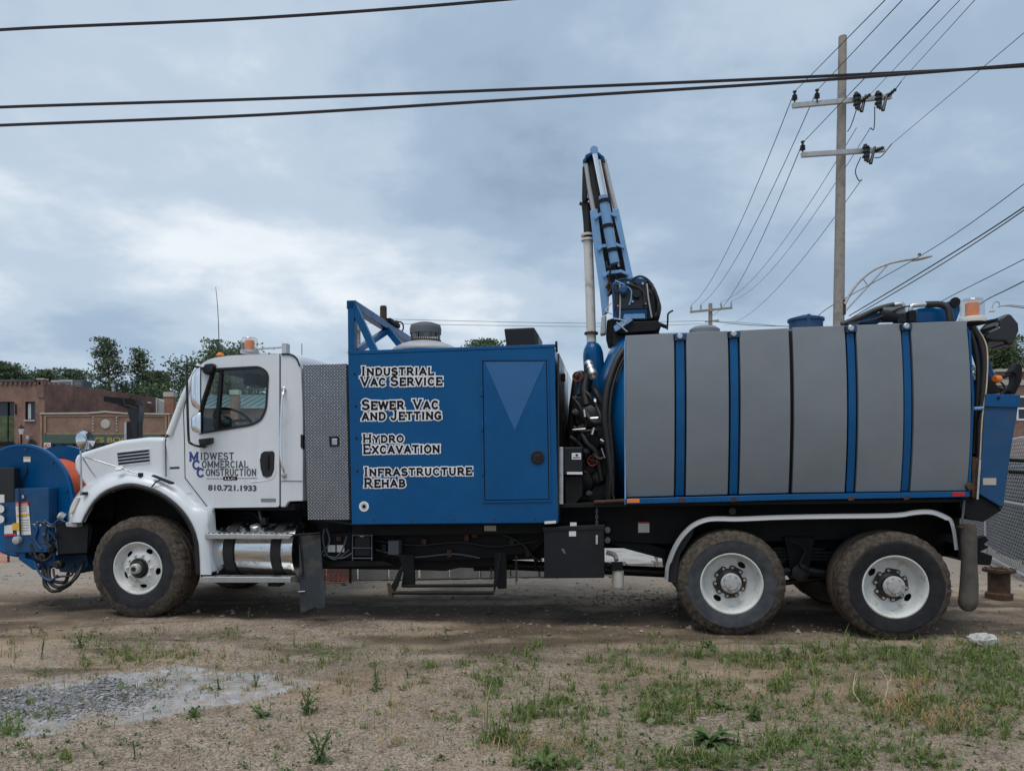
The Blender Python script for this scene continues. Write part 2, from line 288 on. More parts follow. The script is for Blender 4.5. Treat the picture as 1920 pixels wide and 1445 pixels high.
# ---------------------------------------------------------------- mesh helpers
class MB:
    def __init__(s): s.v = []; s.f = []; s.m = []
    def add(s, vs, fs, m=0):
        o = len(s.v); s.v += [tuple(x) for x in vs]; s.f += [tuple(i+o for i in f) for f in fs]; s.m += [m]*len(fs); return s
    def prism(s, pts, off, m=0):                          # pts: loop of 3d points, extruded by off
        n = len(pts); off = Vector(off); a = [Vector(p) for p in pts]; b = [p+off for p in a]
        nrm = Vector((0, 0, 0))
        for i in range(n): nrm += a[i].cross(a[(i+1) % n])
        if nrm.dot(off) > 0: a.reverse(); b.reverse()
        return s.add(a+b, [tuple(range(n)), tuple(range(2*n-1, n-1, -1))] + [((i+1) % n, i, n+i, n+(i+1) % n) for i in range(n)], m)
    def box(s, lo, hi, m=0):
        (a, b, c), (d, e, f) = lo, hi
        return s.prism([(a, b, c), (d, b, c), (d, e, c), (a, e, c)], (0, 0, f-c), m)
    def tube(s, pts, r, seg=8, m=0, cap=True):
        P = [Vector(p) for p in pts]; n = len(P); rr = r if isinstance(r, (list, tuple)) else [r]*n
        T = []
        for i in range(n):
            d = (P[min(i+1, n-1)]-P[max(i-1, 0)]); T.append(d.normalized() if d.length > 1e-9 else Vector((0, 0, 1)))
        up = Vector((0, 0, 1)) if abs(T[0].z) < 0.9 else Vector((1, 0, 0))
        N = (up - T[0]*up.dot(T[0])).normalized(); vs = []
        for i in range(n):
            N = (N - T[i]*N.dot(T[i])); N = N.normalized() if N.length > 1e-6 else T[i].orthogonal().normalized()
            B = T[i].cross(N)
            for k in range(seg):
                a = 2*math.pi*k/seg; vs.append(P[i]+(N*math.cos(a)+B*math.sin(a))*rr[i])
        fs = [(i*seg+k, i*seg+(k+1) % seg, (i+1)*seg+(k+1) % seg, (i+1)*seg+k) for i in range(n-1) for k in range(seg)]
        if cap: fs += [tuple(range(seg-1, -1, -1)), tuple((n-1)*seg+k for k in range(seg))]
        return s.add(vs, fs, m)
    def lathe(s, org, axis, prof, seg=32, m=0, skip=None, rfun=None, a0=0, a1=2*math.pi):      # prof: (radius, along axis)
        org = Vector(org); ax = Vector(axis).normalized(); N = ax.orthogonal().normalized()
        if abs(ax.y) > 0.9: N = Vector((0, 0, 1))
        B = ax.cross(N); n = len(prof); vs = []; full = abs(a1-a0-2*math.pi) < 1e-6; cnt = seg if full else seg+1
        for i, (r, a) in enumerate(prof):
            for k in range(cnt):
                t = a0+(a1-a0)*k/seg; q = rfun(r, a, t, i) if rfun else r
                vs.append(org+ax*a+(N*math.cos(t)+B*math.sin(t))*q)
        fs = []; 
        for i in range(n-1):
            for k in range(seg):
                if skip and skip(i, k): continue
                k2 = (k+1) % cnt
                fs.append((i*cnt+k, i*cnt+k2, (i+1)*cnt+k2, (i+1)*cnt+k))
        return s.add(vs, fs, m)
    def grid(s, rows, m=0, flip=False):
        n = len(rows[0]); vs = [p for r in rows for p in r]; fs = []
        for i in range(len(rows)-1):
            for j in range(n-1):
                q = (i*n+j, i*n+j+1, (i+1)*n+j+1, (i+1)*n+j); fs.append(q[::-1] if flip else q)
        return s.add(vs, fs, m)
    def plate(s, loops, off, m=0):                        # outer loop + holes, extruded by off
        off = Vector(off); flat = [Vector(p) for lp in loops for p in lp]; n = len(flat)
        tris = tessellate_polygon([[Vector(p) for p in lp] for lp in loops])
        nrm = (flat[tris[0][1]]-flat[tris[0][0]]).cross(flat[tris[0][2]]-flat[tris[0][0]])
        fs = []
        for t in tris:
            nn = (flat[t[1]]-flat[t[0]]).cross(flat[t[2]]-flat[t[0]])
            t = t if nn.dot(off) < 0 else (t[0], t[2], t[1])
            fs.append(tuple(t)); fs.append((t[0]+n, t[2]+n, t[1]+n))
        o = 0
        for li, lp in enumerate(loops):
            k = len(lp)
            for i in range(k): fs.append((o+i, o+(i+1) % k, n+o+(i+1) % k, n+o+i))
            o += k
        return s.add(flat+[p+off for p in flat], fs, m)
    def build(s, name, mats, parent=None, bevel=0.0, smooth=35, origin=None, seg=2, recalc=True):
        me = bpy.data.meshes.new(name)
        vv = s.v if origin is None else [(x-origin[0], y-origin[1], z-origin[2]) for x, y, z in s.v]
        me.from_pydata(vv, [], s.f)
        for mm in ([mats] if isinstance(mats, str) else mats): me.materials.append(MATS[mm])
        me.polygons.foreach_set('material_index', s.m)
        if recalc:
            bm = bmesh.new(); bm.from_mesh(me); bmesh.ops.recalc_face_normals(bm, faces=bm.faces); bm.to_mesh(me); bm.free()
        me.polygons.foreach_set('use_smooth', [True]*len(me.polygons))
        o = bpy.data.objects.new(name, me); COL.objects.link(o)
        if origin is not None: o.location = origin
        if parent is not None: o.parent = parent
        if bevel > 0:
            md = o.modifiers.new('bevel', 'BEVEL'); md.width = bevel; md.segments = seg; md.limit_method = 'ANGLE'; md.angle_limit = R(40); md.harden_normals = True
        elif smooth: me.set_sharp_from_angle(angle=R(smooth))
        else: me.polygons.foreach_set('use_smooth', [False]*len(me.polygons))
        return o
def tag(o, label, cat=None, group=None, kind=None):
    if label: o['label'] = label
    if cat: o['category'] = cat
    if group: o['group'] = group
    if kind: o['kind'] = kind
    return o
def empty(name, loc, rz=0):
    o = bpy.data.objects.new(name, None); COL.objects.link(o); o.location = loc; o.rotation_euler = (0, 0, rz); o.empty_display_size = 0.2
    return o
def P(px, py, Y): return Vector(((px-CX)/F*Y, Y, EYE+(HY-py)/F*Y))             # a point seen at that pixel, Y metres away
def G(px, py, z=0.0):                                                          # the ground point seen at that pixel
    Y = F*(EYE-z)/(py-HY); return Vector(((px-CX)/F*Y, Y, z))
def smooth_line(pts, n=6):                                                     # Catmull-Rom through the points
    P_ = [Vector(p) for p in pts]; out = []
    for i in range(len(P_)-1):
        p0 = P_[max(i-1, 0)]; p1 = P_[i]; p2 = P_[i+1]; p3 = P_[min(i+2, len(P_)-1)]
        for k in range(n):
            t = k/n; out.append(0.5*((2*p1)+(p2-p0)*t+(2*p0-5*p1+4*p2-p3)*t*t+(3*p1-p0-3*p2+p3)*t**3))
    return out+[P_[-1]]
def rnd(pts, r, n=5):                                                          # round the corners of a 2d loop
    out = []; k = len(pts); rs = r if isinstance(r, (list, tuple)) else [r]*k
    for i in range(k):
        a = Vector(pts[i-1]); b = Vector(pts[i]); c = Vector(pts[(i+1) % k]); q = rs[i]
        if q <= 0: out.append(tuple(b)); continue
        d1 = (a-b); d2 = (c-b); q = min(q, d1.length*0.49, d2.length*0.49); s1 = b+d1.normalized()*q; s2 = b+d2.normalized()*q
        for j in range(n+1):
            t = j/n; out.append(tuple((1-t)**2*s1+2*t*(1-t)*b+t*t*s2))
    return out

# numpy value noise
def _hash(ix, iy, seed):
    h = (ix.astype(np.int64)*374761393 + iy.astype(np.int64)*668265263 + seed*1274126177) & 0xffffffff
    h = ((h ^ (h >> 13))*1274126177) & 0xffffffff
    return ((h ^ (h >> 16)) & 0xffff)/65535.0
def vnoise(x, y, seed=0):
    ix = np.floor(x); iy = np.floor(y); fx = x-ix; fy = y-iy; fx = fx*fx*(3-2*fx); fy = fy*fy*(3-2*fy)
    a = _hash(ix, iy, seed); b = _hash(ix+1, iy, seed); c = _hash(ix, iy+1, seed); d = _hash(ix+1, iy+1, seed)
    return (a*(1-fx)+b*fx)*(1-fy)+(c*(1-fx)+d*fx)*fy
def fbm(x, y, seed=0, oct=4, gain=0.5):
    s = 0; a = 1; t = 0
    for i in range(oct): s = s+a*vnoise(x*2**i+i*17.3, y*2**i-i*9.1, seed+i); t += a; a *= gain
    return s/t
# ---------------------------------------------------------------- ground
# grass: px, py, half width, half height (photo pixels), blades, length in metres
PATCH = [(1560, 1228, 130, 16, 1500, .09), (1855, 1232, 85, 22, 2600, .085), (1710, 1228, 60, 14, 600, .08), (1250, 1222, 80, 15, 900, .08), (1130, 1246, 50, 9, 500, .07),
 (1420, 1248, 60, 12, 700, .08), (1510, 1262, 50, 12, 500, .08), (1235, 1312, 70, 22, 1500, .09), (1320, 1290, 60, 16, 700, .08), (985, 1338, 34, 14, 700, .09), (1050, 1320, 30, 10, 300, .07),
 (938, 1388, 40, 12, 600, .09), (1240, 1352, 45, 10, 700, .09), (1465, 1395, 60, 14, 1100, .09), (1300, 1432, 110, 14, 1500, .09), (1460, 1292, 28, 12, 400, .09), (1600, 1312, 60, 12, 700, .09),
 (1700, 1262, 40, 16, 600, .10), (1725, 1325, 30, 12, 400, .09), (1850, 1290, 80, 40, 2600, .075), (1790, 1350, 90, 26, 900, .07), (1580, 1420, 45, 24, 900, .08), (1735, 1425, 40, 16, 400, .06), (1870, 1370, 50, 20, 500, .06),
 (1645, 1228, 60, 14, 700, .10), (20, 1366, 32, 12, 500, .06), (925, 1290, 20, 14, 250, .06), (1000, 1235, 18, 16, 160, .07), (1040, 1435, 60, 12, 400, .07), (870, 1250, 18, 8, 120, .05), (800, 1256, 18, 8, 100, .06),
 (160, 1200, 40, 8, 160, .06), (230, 1232, 70, 10, 260, .06), (60, 1340, 60, 10, 120, .05), (100, 1420, 60, 12, 160, .05), (400, 1190, 60, 10, 120, .05), (560, 1215, 60, 10, 160, .05), (620, 1240, 60, 14, 160, .05),
 (960, 1250, 70, 14, 260, .05), (1180, 1262, 90, 10, 300, .05), (1380, 1330, 60, 14, 300, .05), (1520, 1370, 60, 16, 260, .05), (1640, 1390, 70, 18, 300, .05), (1660, 1345, 60, 14, 350, .06), (300, 1225, 60, 8, 160, .06),
 (1640, 1250, 190, 26, 1500, .06), (1830, 1250, 110, 34, 1800, .07), (1860, 1320, 90, 36, 1300, .06), (1380, 1235, 150, 18, 900, .06), (1280, 1330, 120, 26, 900, .06), (1120, 1400, 160, 26, 900, .06), (1500, 1330, 160, 30, 800, .05), (1700, 1410, 160, 22, 700, .055),
 (1000, 1290, 90, 22, 400, .05), (860, 1330, 120, 40, 300, .045), (1080, 1345, 60, 18, 400, .06), (1400, 1425, 150, 14, 900, .07), (250, 1225, 120, 14, 300, .045), (650, 1225, 150, 16, 300, .04)]

def ell(x, y, cx, cy, rx, ry, seed, wob=0.5):                      # soft irregular blob 0..1
    d = np.sqrt(((x-cx)/rx)**2+((y-cy)/ry)**2)+wob*(fbm(x*1.7, y*1.7, seed, 4)-0.5)*2
    return np.clip((1.0-d)/0.18+0.5, 0, 1)
def cement_mask(x, y):
    a = ell(x, y, -2.70, 5.45, 1.05, 0.62, 31, 0.9); b = ell(x, y, -3.5, 5.10, 1.0, 0.55, 32, 0.9); c = ell(x, y, -2.10, 5.66, 0.62, 0.36, 33, 0.8)
    k = np.maximum(np.maximum(a, b), c)*np.clip(fbm(x*2.6, y*4.0, 35, 6, 0.6)*4.2-1.15, 0, 1)
    return np.clip(k, 0, 1)
HEAPS = [(-2.95, 5.42, 0.36, 0.15, 0.11), (-3.50, 5.28, 0.50, 0.12, 0.09), (-3.15, 5.12, 0.40, 0.12, 0.05)]
def height(x, y):
    x = np.asarray(x, float); y = np.asarray(y, float)
    h = (fbm(x*0.7, y*0.7, 3, 4)-0.5)*0.05+(fbm(x*3.5, y*3.5, 5, 4)-0.5)*0.035+(fbm(x*14, y*14, 9, 3)-0.5)*0.014
    rough = np.clip(fbm(x*0.9+4, y*0.9, 12, 3)*2.4-0.9, 0, 1)
    h = h+(np.abs(fbm(x*7, y*9, 21, 3)-0.5)-0.12)*0.05*rough
    for cx, cy, rx, ry, a in HEAPS:
        h = h+a*np.exp(-((x-cx)/rx)**2*1.6-((y-cy)/ry)**2*1.6)*(0.7+0.6*fbm(x*9, y*9, 41, 2))
    dent = np.exp(-((x+0.52)/0.16)**2-((y-5.02)/0.10)**2); h = h-0.05*dent+0.018*np.exp(-((x+0.50)/0.34)**2-((y-5.05)/0.24)**2)
    # wheel tracks run along the truck
    tr = (y-8.05+0.132*x); h = h-0.020*np.exp(-((tr-0.30)/0.28)**2)+0.015*np.exp(-((tr+0.22)/0.12)**2)*(0.4+fbm(x*4, y*4, 8, 3))
    edge = np.clip(np.minimum(np.minimum(x+18, 18-x), np.minimum(y-0.5, 20-y))/1.5, 0, 1)
    return h*edge
xs = np.unique(np.concatenate([np.arange(-18, -6, 0.12), np.arange(-6, 6, 0.028), np.arange(6, 18.01, 0.12)]))
ysl = [0.5]
while ysl[-1] < 20: ysl.append(ysl[-1]+(0.10 if ysl[-1] < 3.6 else max(0.022, 0.0045*ysl[-1]+0.0)))
ysl[-1] = 20.0; ys = np.array(ysl)
X, Y = np.meshgrid(xs, ys); Z = height(X, Y); nx, ny = len(xs), len(ys)
co = np.stack([X, Y, Z], -1).reshape(-1, 3)
idx = np.arange(nx*ny).reshape(ny, nx)
quads = np.stack([idx[:-1, :-1], idx[:-1, 1:], idx[1:, 1:], idx[1:, :-1]], -1).reshape(-1, 4)
far = 3000.0
ext = np.array([(-far, -far, 0), (far, -far, 0), (far, far, 0), (-far, far, 0)], float)
n0 = len(co); co = np.concatenate([co, ext])
def edge_fan(loop, a, b): return [list(loop)+[b, a]]
ngons = []
bot = list(idx[0, ::-1]); top = list(idx[-1, :]); lef = list(idx[:, 0]); rig = list(idx[::-1, -1])
ngons.append(bot+[n0, n0+1]); ngons.append(rig+[n0+1, n0+2]); ngons.append(list(top[::-1])[::-1]+[n0+2, n0+3]); ngons.append(lef+[n0+3, n0])
me = bpy.data.meshes.new('ground')
faces = [tuple(q) for q in quads.tolist()]
def fan(loop, c0, c1):                                             # loop of inner edge verts joined to two far corners
    h = len(loop)//2; fs = [(loop[i], loop[i+1], c0) for i in range(h)]+[(loop[h], c1, c0)]+[(loop[i], loop[i+1], c1) for i in range(h, len(loop)-1)]
    return [tuple(int(k) for k in f) for f in fs]
faces += fan(list(idx[0, :]), n0, n0+1)+fan(list(idx[:, -1]), n0+1, n0+2)+fan(list(idx[-1, ::-1]), n0+2, n0+3)+fan(list(idx[::-1, 0]), n0+3, n0)
me.from_pydata(co.tolist(), [], faces)
bm = bmesh.new(); bm.from_mesh(me)
for f in bm.faces:
    if f.normal.z < 0: f.normal_flip()
bm.to_mesh(me); bm.free()
me.polygons.foreach_set('use_smooth', [True]*len(me.polygons))
def vattr(me, name, arr):
    a = me.attributes.new(name, 'FLOAT', 'POINT'); a.data.foreach_set('value', np.asarray(arr, np.float32))
x_, y_ = co[:, 0], co[:, 1]
vattr(me, 'cement', cement_mask(x_, y_))
gr = np.clip(fbm(x_*0.55+3, y_*0.9, 51, 5)*4.0-1.75, 0, 1); gr = np.clip(gr+np.clip((5.6-y_)/1.8, 0, 0.40)*fbm(x_*1.3, y_*1.6, 57, 4)*1.8, 0, 1)
vattr(me, 'gravel', gr)
shade_soil = np.clip(fbm(x_*0.9, y_*2.6, 61, 5)*3.4-1.65+1.15*np.exp(-((y_-8.75+0.132*x_)/1.15)**2), 0, 1)*np.clip((y_-5.6)/1.0, 0, 1)*np.clip((10.2-y_)/0.8, 0, 1)  # truck's shade painted into the soil colour, over noisy dark soil patches
shade_soil = np.maximum(shade_soil, np.clip(fbm(x_*1.1, y_*5.5, 63, 6)*5.0-2.75, 0, 1)*np.clip((y_-5.3)/0.8, 0, 1)*np.clip((7.9-y_)/0.6, 0, 1)*0.85)
vattr(me, 'truck_shade_soil', shade_soil)
ms_ = np.zeros(len(x_)); _near = (y_ > 3.5) & (y_ < 8.2) & (np.abs(x_) < 7); _yy = np.where(_near, y_, 5.0); _px = CX+F*x_/_yy; _py = HY+F*EYE/_yy
for _a, _b, _w, _h, _n, _l in PATCH:
    ms_ = np.maximum(ms_, np.where(_near, min(1.0, .35+_n/1800)*np.exp(-((_px-_a)/(_w*1.15))**2-((_py-_b)/(_h*1.3))**2), 0))
vattr(me, 'moss', np.clip(ms_*(0.5+fbm(x_*3, y_*3, 77, 4)), 0, 1))
pale = np.clip((y_-9.9-0.6*(fbm(x_*0.8, y_*0.8, 71, 3)-0.5))/1.2, 0, 1)
vattr(me, 'pale', pale)
m = bpy.data.materials.new('ground_soil'); m.use_nodes = True; t = m.node_tree; L = t.links; b = t.nodes['Principled BSDF']; b.inputs['Roughness'].default_value = 0.95; b.inputs['Specular IOR Level'].default_value = 0.2
tcn = t.nodes.new('ShaderNodeTexCoord')
def gnoise(s, d=6, r=0.65, vec=None):
    n = t.nodes.new('ShaderNodeTexNoise'); n.inputs['Scale'].default_value = s; n.inputs['Detail'].default_value = d; n.inputs['Roughness'].default_value = r
    L.new(vec or tcn.outputs['Object'], n.inputs['Vector']); return n.outputs[0]
def gmix(f, a, c):
    mx = t.nodes.new('ShaderNodeMix'); mx.data_type = 'RGBA'
    for i, x in ((0, f), (6, a), (7, c)):
        if hasattr(x, 'links'): L.new(x, mx.inputs[i])
        else: mx.inputs[i].default_value = x if i == 0 else (*x, 1)
    return mx.outputs[2]
def grmp(f, a, c, lo=0.0, hi=1.0):
    r = t.nodes.new('ShaderNodeMapRange'); L.new(f, r.inputs[0]); r.inputs[1].default_value = a; r.inputs[2].default_value = c; r.inputs[3].default_value = lo; r.inputs[4].default_value = hi; return r.outputs[0]
def gat(n): a = t.nodes.new('ShaderNodeAttribute'); a.attribute_name = n; return a.outputs['Fac']
def gmul(a, c):
    n = t.nodes.new('ShaderNodeMath'); n.operation = 'MULTIPLY'
    for i, x in enumerate((a, c)):
        if hasattr(x, 'links'): L.new(x, n.inputs[i])
        else: n.inputs[i].default_value = x
    return n.outputs[0]
vor = t.nodes.new('ShaderNodeTexVoronoi'); vor.inputs['Scale'].default_value = 75; L.new(tcn.outputs['Object'], vor.inputs['Vector'])
sepc = t.nodes.new('ShaderNodeSeparateColor'); L.new(vor.outputs['Color'], sepc.inputs[0])
sand = gmix(grmp(gnoise(2.2, 8), 0.34, 0.66), (0.30, 0.212, 0.142), (0.535, 0.41, 0.295))
sand = gmix(grmp(gnoise(34, 4), 0.50, 0.72, 0, 0.6), sand, (0.19, 0.132, 0.088))
grav = gmix(sepc.outputs[0], (0.225, 0.172, 0.13), (0.54, 0.435, 0.34))
grav = gmix(grmp(gnoise(9, 5), 0.45, 0.70, 0, 0.5), grav, (0.27, 0.215, 0.165))
c = gmix(grmp(gat('gravel'), 0.15, 0.8), sand, grav)
c = gmix(grmp(gnoise(3.4, 9, 0.72), 0.50, 0.66, 0, 0.55), c, (0.165, 0.118, 0.078))
c = gmix(gmul(gat('truck_shade_soil'), 0.85), c, (0.082, 0.060, 0.045))  # darkens by the painted truck shade and the dark soil streaks
c = gmix(gmul(gat('moss'), grmp(gnoise(7, 8, 0.7), 0.38, 0.62, 0.1, 0.85)), c, gmix(gnoise(30, 4), (0.085, 0.085, 0.040), (0.20, 0.18, 0.095)))
cem = gmix(grmp(gnoise(6, 8, 0.7), 0.36, 0.64), (0.32, 0.325, 0.335), (0.56, 0.565, 0.575))
c = gmix(gmul(gat('cement'), grmp(gnoise(9, 9, 0.75), 0.38, 0.56, 0.0, 1)), c, cem)
c = gmix(gmul(gat('pale'), 0.75), c, gmix(gnoise(1.6, 7), (0.25, 0.21, 0.175), (0.43, 0.385, 0.335)))
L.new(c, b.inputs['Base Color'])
bp = t.nodes.new('ShaderNodeBump'); bp.inputs['Distance'].default_value = 0.012; bp.inputs['Strength'].default_value = 1.0
hsum = t.nodes.new('ShaderNodeMath'); hsum.operation = 'ADD'; L.new(gnoise(48, 8, 0.75), hsum.inputs[0]); L.new(gmul(vor.outputs['Distance'], -0.8), hsum.inputs[1])
L.new(hsum.outputs[0], bp.inputs['Height']); L.new(bp.outputs[0], b.inputs['Normal'])
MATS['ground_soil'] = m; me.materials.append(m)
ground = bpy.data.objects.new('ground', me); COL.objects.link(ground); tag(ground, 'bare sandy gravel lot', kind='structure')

def flat_sheet(name, pts, z, mt, thick=0.0, label=None):
    b = MB(); b.prism([(x, y, z-thick) for x, y in pts], (0, 0, thick)) if thick else b.add([(x, y, z) for x, y in pts], [tuple(range(len(pts)))])
    o = b.build(name, mt); tag(o, label, kind='structure'); return o
flat_sheet('road', [(-70, 33), (11.0, 33), (11.0, 20.5), (60, 20.5), (60, 41), (-70, 41)], 0.012, 'asphalt')
flat_sheet('pavement', [(-70, 41.002), (60, 41.002), (60, 49.4), (-70, 49.4)], 0.13, 'concrete', 0.125)

def soup(name, mt, V, Fc, shade, kind='stuff', label=None, smooth=False, parent=None):   # one mesh from numpy arrays
    me = bpy.data.meshes.new(name); me.from_pydata(V.tolist(), [], Fc.tolist()); me.materials.append(MATS[mt])
    a = me.attributes.new('shade', 'FLOAT', 'FACE'); a.data.foreach_set('value', np.asarray(shade, np.float32))
    if smooth: me.polygons.foreach_set('use_smooth', [True]*len(me.polygons))
    o = bpy.data.objects.new(name, me); COL.objects.link(o)
    if parent: o.parent = parent
    if kind: o['kind'] = kind
    if label: o['label'] = label
    return o
def screen_points(n, x0, x1, y0, y1, seed):                        # ground points spread over a view region, thinning with distance
    g = np.random.default_rng(seed); px = g.uniform(x0, x1, n); py = g.uniform(y0, y1, n)
    yy = F*EYE/(py-HY); return (px-CX)/F*yy, yy
def pebble_soup(name, mt, x, y, size, seed, label, lift=0.25):
    g = np.random.default_rng(seed); n = len(x)
    base = np.array([(1, 0, 0), (-1, 0, 0), (0, 1, 0), (0, -1, 0), (0, 0, 1), (0, 0, -1), (.62, .62, .45), (-.62, .6, .4), (.6, -.62, .42), (-.6, -.6, .5)], float)
    base = base[:6]; fc = np.array([(0, 2, 4), (2, 1, 4), (1, 3, 4), (3, 0, 4), (2, 0, 5), (1, 2, 5), (3, 1, 5), (0, 3, 5)])
    V = base[None]*(1+g.uniform(-.35, .35, (n, 6, 1)))*np.stack([g.uniform(.7, 1.4, n), g.uniform(.6, 1.2, n), g.uniform(.4, .85, n)], -1)[:, None, :]
    V = V+g.uniform(-.22, .22, V.shape)
    an = g.uniform(0, 6.283, n); c, s = np.cos(an)[:, None], np.sin(an)[:, None]
    V = np.stack([V[..., 0]*c-V[..., 1]*s, V[..., 0]*s+V[..., 1]*c, V[..., 2]], -1)*size[:, None, None]
    V = V+np.stack([x, y, height(x, y)+size*lift], -1)[:, None, :]
    Fc = (fc[None]+(np.arange(n)*6)[:, None, None]).reshape(-1, 3); sh = np.repeat(np.clip(g.normal(.45, .25, n), 0, 1), 8)
    return soup(name, mt, V.reshape(-1, 3), Fc, sh, label=label)
px_, py_ = screen_points(38000, -60, 1980, 1165, 1460, 3)
keep = (cement_mask(px_, py_) < 0.4) & (fbm(px_*0.55+3, py_*0.9, 51, 4)+np.clip((6.2-py_)/3.0, -0.1, 0.5)+rng.uniform(-.10, .10, len(px_)) > 0.54)
px_, py_ = px_[keep], py_[keep]
pebble_soup('gravel', 'pebble_tone', px_, py_, np.clip(rng.lognormal(-5.55, 0.48, len(px_)), 0.0022, 0.022), 4, 'fine tan gravel strewn over the lot')
# grey crushed stone on the cement spill
hx, hy = [], []
for cx, cy, rx, ry, a in HEAPS:
    k = int(4200*rx); hx.append(rng.normal(cx, rx*0.55, k)); hy.append(rng.normal(cy, ry*0.70, k))
hx = np.concatenate(hx); hy = np.concatenate(hy)
pebble_soup('crushed_stone', 'chip_tone', hx, hy, np.clip(rng.lognormal(-4.75, 0.40, len(hx)), 0.004, 0.026), 6, 'small heap of grey crushed stone on pale cement spill')
# stones and clods under and beyond the truck
px_, py_ = screen_points(2600, -40, 1960, 1040, 1200, 9)
pebble_soup('clods', 'pebble_tone', px_, py_, np.clip(rng.lognormal(-4.5, 0.5, len(px_)), 0.005, 0.05), 10, 'loose clods of soil around the wheels')
_g = np.random.default_rng(19); _px = np.clip(_g.normal(1190, 80, 420), 1000, 1270); _py = _g.normal(1126, 13, 420); py_ = F*EYE/(_py-HY); px_ = (_px-CX)/F*py_
pebble_soup('mud_crumbs', 'pebble_tone', px_, py_, np.clip(rng.lognormal(-4.4, 0.4, len(px_)), 0.005, 0.04), 20, 'mud crumbs fallen beside the rear wheel')

gx, gy, gl = [], [], []
for a, b_, wd, ht, n, ln in PATCH:
    k = int(n*0.42) if n > 400 else n
    nt_ = max(5, k//16); tx = rng.normal(a, wd*.62, nt_); ty = rng.normal(b_, ht*.66, nt_)       # small tufts inside the patch
    w_ = rng.integers(0, nt_, k); pxx = tx[w_]+rng.normal(0, 4.5, k); pyy = np.maximum(ty[w_]+rng.normal(0, 2.0, k), 1178)
    yy = F*EYE/(pyy-HY); gx.append((pxx-CX)/F*yy); gy.append(yy); tl_ = rng.lognormal(0, .38, nt_); gl.append(ln*tl_[w_]*rng.lognormal(-.30, .34, k))
k = 1500; pxx, pyy = rng.uniform(-30, 1950, k), rng.uniform(1185, 1450, k); yy = F*EYE/(pyy-HY); gx.append((pxx-CX)/F*yy); gy.append(yy); gl.append(.045*rng.lognormal(0, .4, k))
gx, gy, gl = map(np.concatenate, (gx, gy, gl))
def blades(name, mt, x, y, ln, width, bend, seed, label, parent=None, z=None, lean=0.55, kind='stuff'):
    g = np.random.default_rng(seed); n = len(x); an = g.uniform(0, 6.283, n); ln_ = np.abs(g.normal(lean, .35, n))
    d = np.stack([np.cos(an), np.sin(an), np.zeros(n)], -1); pr = np.stack([-np.sin(an), np.cos(an), np.zeros(n)], -1)
    b0 = np.stack([x, y, (height(x, y) if z is None else z)-.004], -1); wd = (width*g.uniform(.6, 1.3, n))[:, None]; L_ = ln[:, None]
    up = np.array([0, 0, 1.])
    p1 = b0+(d*np.sin(ln_*.5)[:, None]+up*np.cos(ln_*.5)[:, None])*L_*.5; l2 = np.minimum(ln_*1.5+bend, 2.0)
    p2 = p1+(d*np.sin(l2)[:, None]+up*np.cos(l2)[:, None])*L_*.5
    V = np.stack([b0-pr*wd, b0+pr*wd, p1-pr*wd*.85, p1+pr*wd*.85, p2], 1).reshape(-1, 3)
    o = (np.arange(n)*5)[:, None]; F1 = np.concatenate([o+np.array([[0, 1, 3]]), o+np.array([[0, 3, 2]]), o+np.array([[2, 3, 4]])]); sh = np.tile(np.clip(g.normal(.42, .28, n), 0, 1), 3)
    return soup(name, mt, V, F1, sh, kind=kind, label=label, parent=parent)
blades('grass', 'grass_green', gx, gy, gl, .0032, .25, 12, 'short green grass growing in patches on the gravel')
# clover-like ground cover in the denser patches
k = 9000; w_ = rng.choice(len(PATCH), k, p=np.array([p[4] for p in PATCH], float)/sum(p[4] for p in PATCH)); pa = np.array([p[:4] for p in PATCH], float)[w_]
pxx = rng.normal(pa[:, 0], pa[:, 2]*.70); pyy = np.maximum(rng.normal(pa[:, 1], pa[:, 3]*.75), 1180); yy = F*EYE/(pyy-HY); cx_ = (pxx-CX)/F*yy
def leaflets(name, mt, x, y, z, size, seed, label=None, parent=None, kind='stuff', tilt=0.7):
    g = np.random.default_rng(seed); n = len(x); an = g.uniform(0, 6.283, n); ti = g.normal(0.25, tilt, n)
    d = np.stack([np.cos(an)*np.cos(ti), np.sin(an)*np.cos(ti), np.sin(ti)], -1); pr = np.stack([-np.sin(an), np.cos(an), g.normal(0, .35, n)], -1); s = size[:, None]; b0 = np.stack([x, y, z], -1)
    V = np.stack([b0, b0+d*s*.5-pr*s*.34, b0+d*s*1.1, b0+d*s*.5+pr*s*.34], 1).reshape(-1, 3); o = (np.arange(n)*4)[:, None]
    return soup(name, mt, V, o+np.array([[0, 1, 2, 3]]), np.clip(g.normal(.45, .27, n), 0, 1), kind=kind, label=label, parent=parent)
leaflets('ground_cover', 'weed_green', cx_, yy, height(cx_, yy)+rng.uniform(.004, .045, k), rng.lognormal(-4.0, .45, k), 22, 'low leafy clover between the grass tufts')
k = 650; pxx = np.concatenate([rng.normal(250, 50, k//2), rng.uniform(0, 900, k-k//2)]); pyy = np.concatenate([rng.normal(1232, 14, k//2), rng.uniform(1185, 1300, k-k//2)]); yy = F*EYE/(pyy-HY); cx_ = (pxx-CX)/F*yy
leaflets('yellow_ground_cover', 'weed_yellow', cx_, yy, height(cx_, yy)+rng.uniform(.004, .05, k), rng.uniform(.010, .024, k), 23, 'yellowed low weeds before the front wheel')
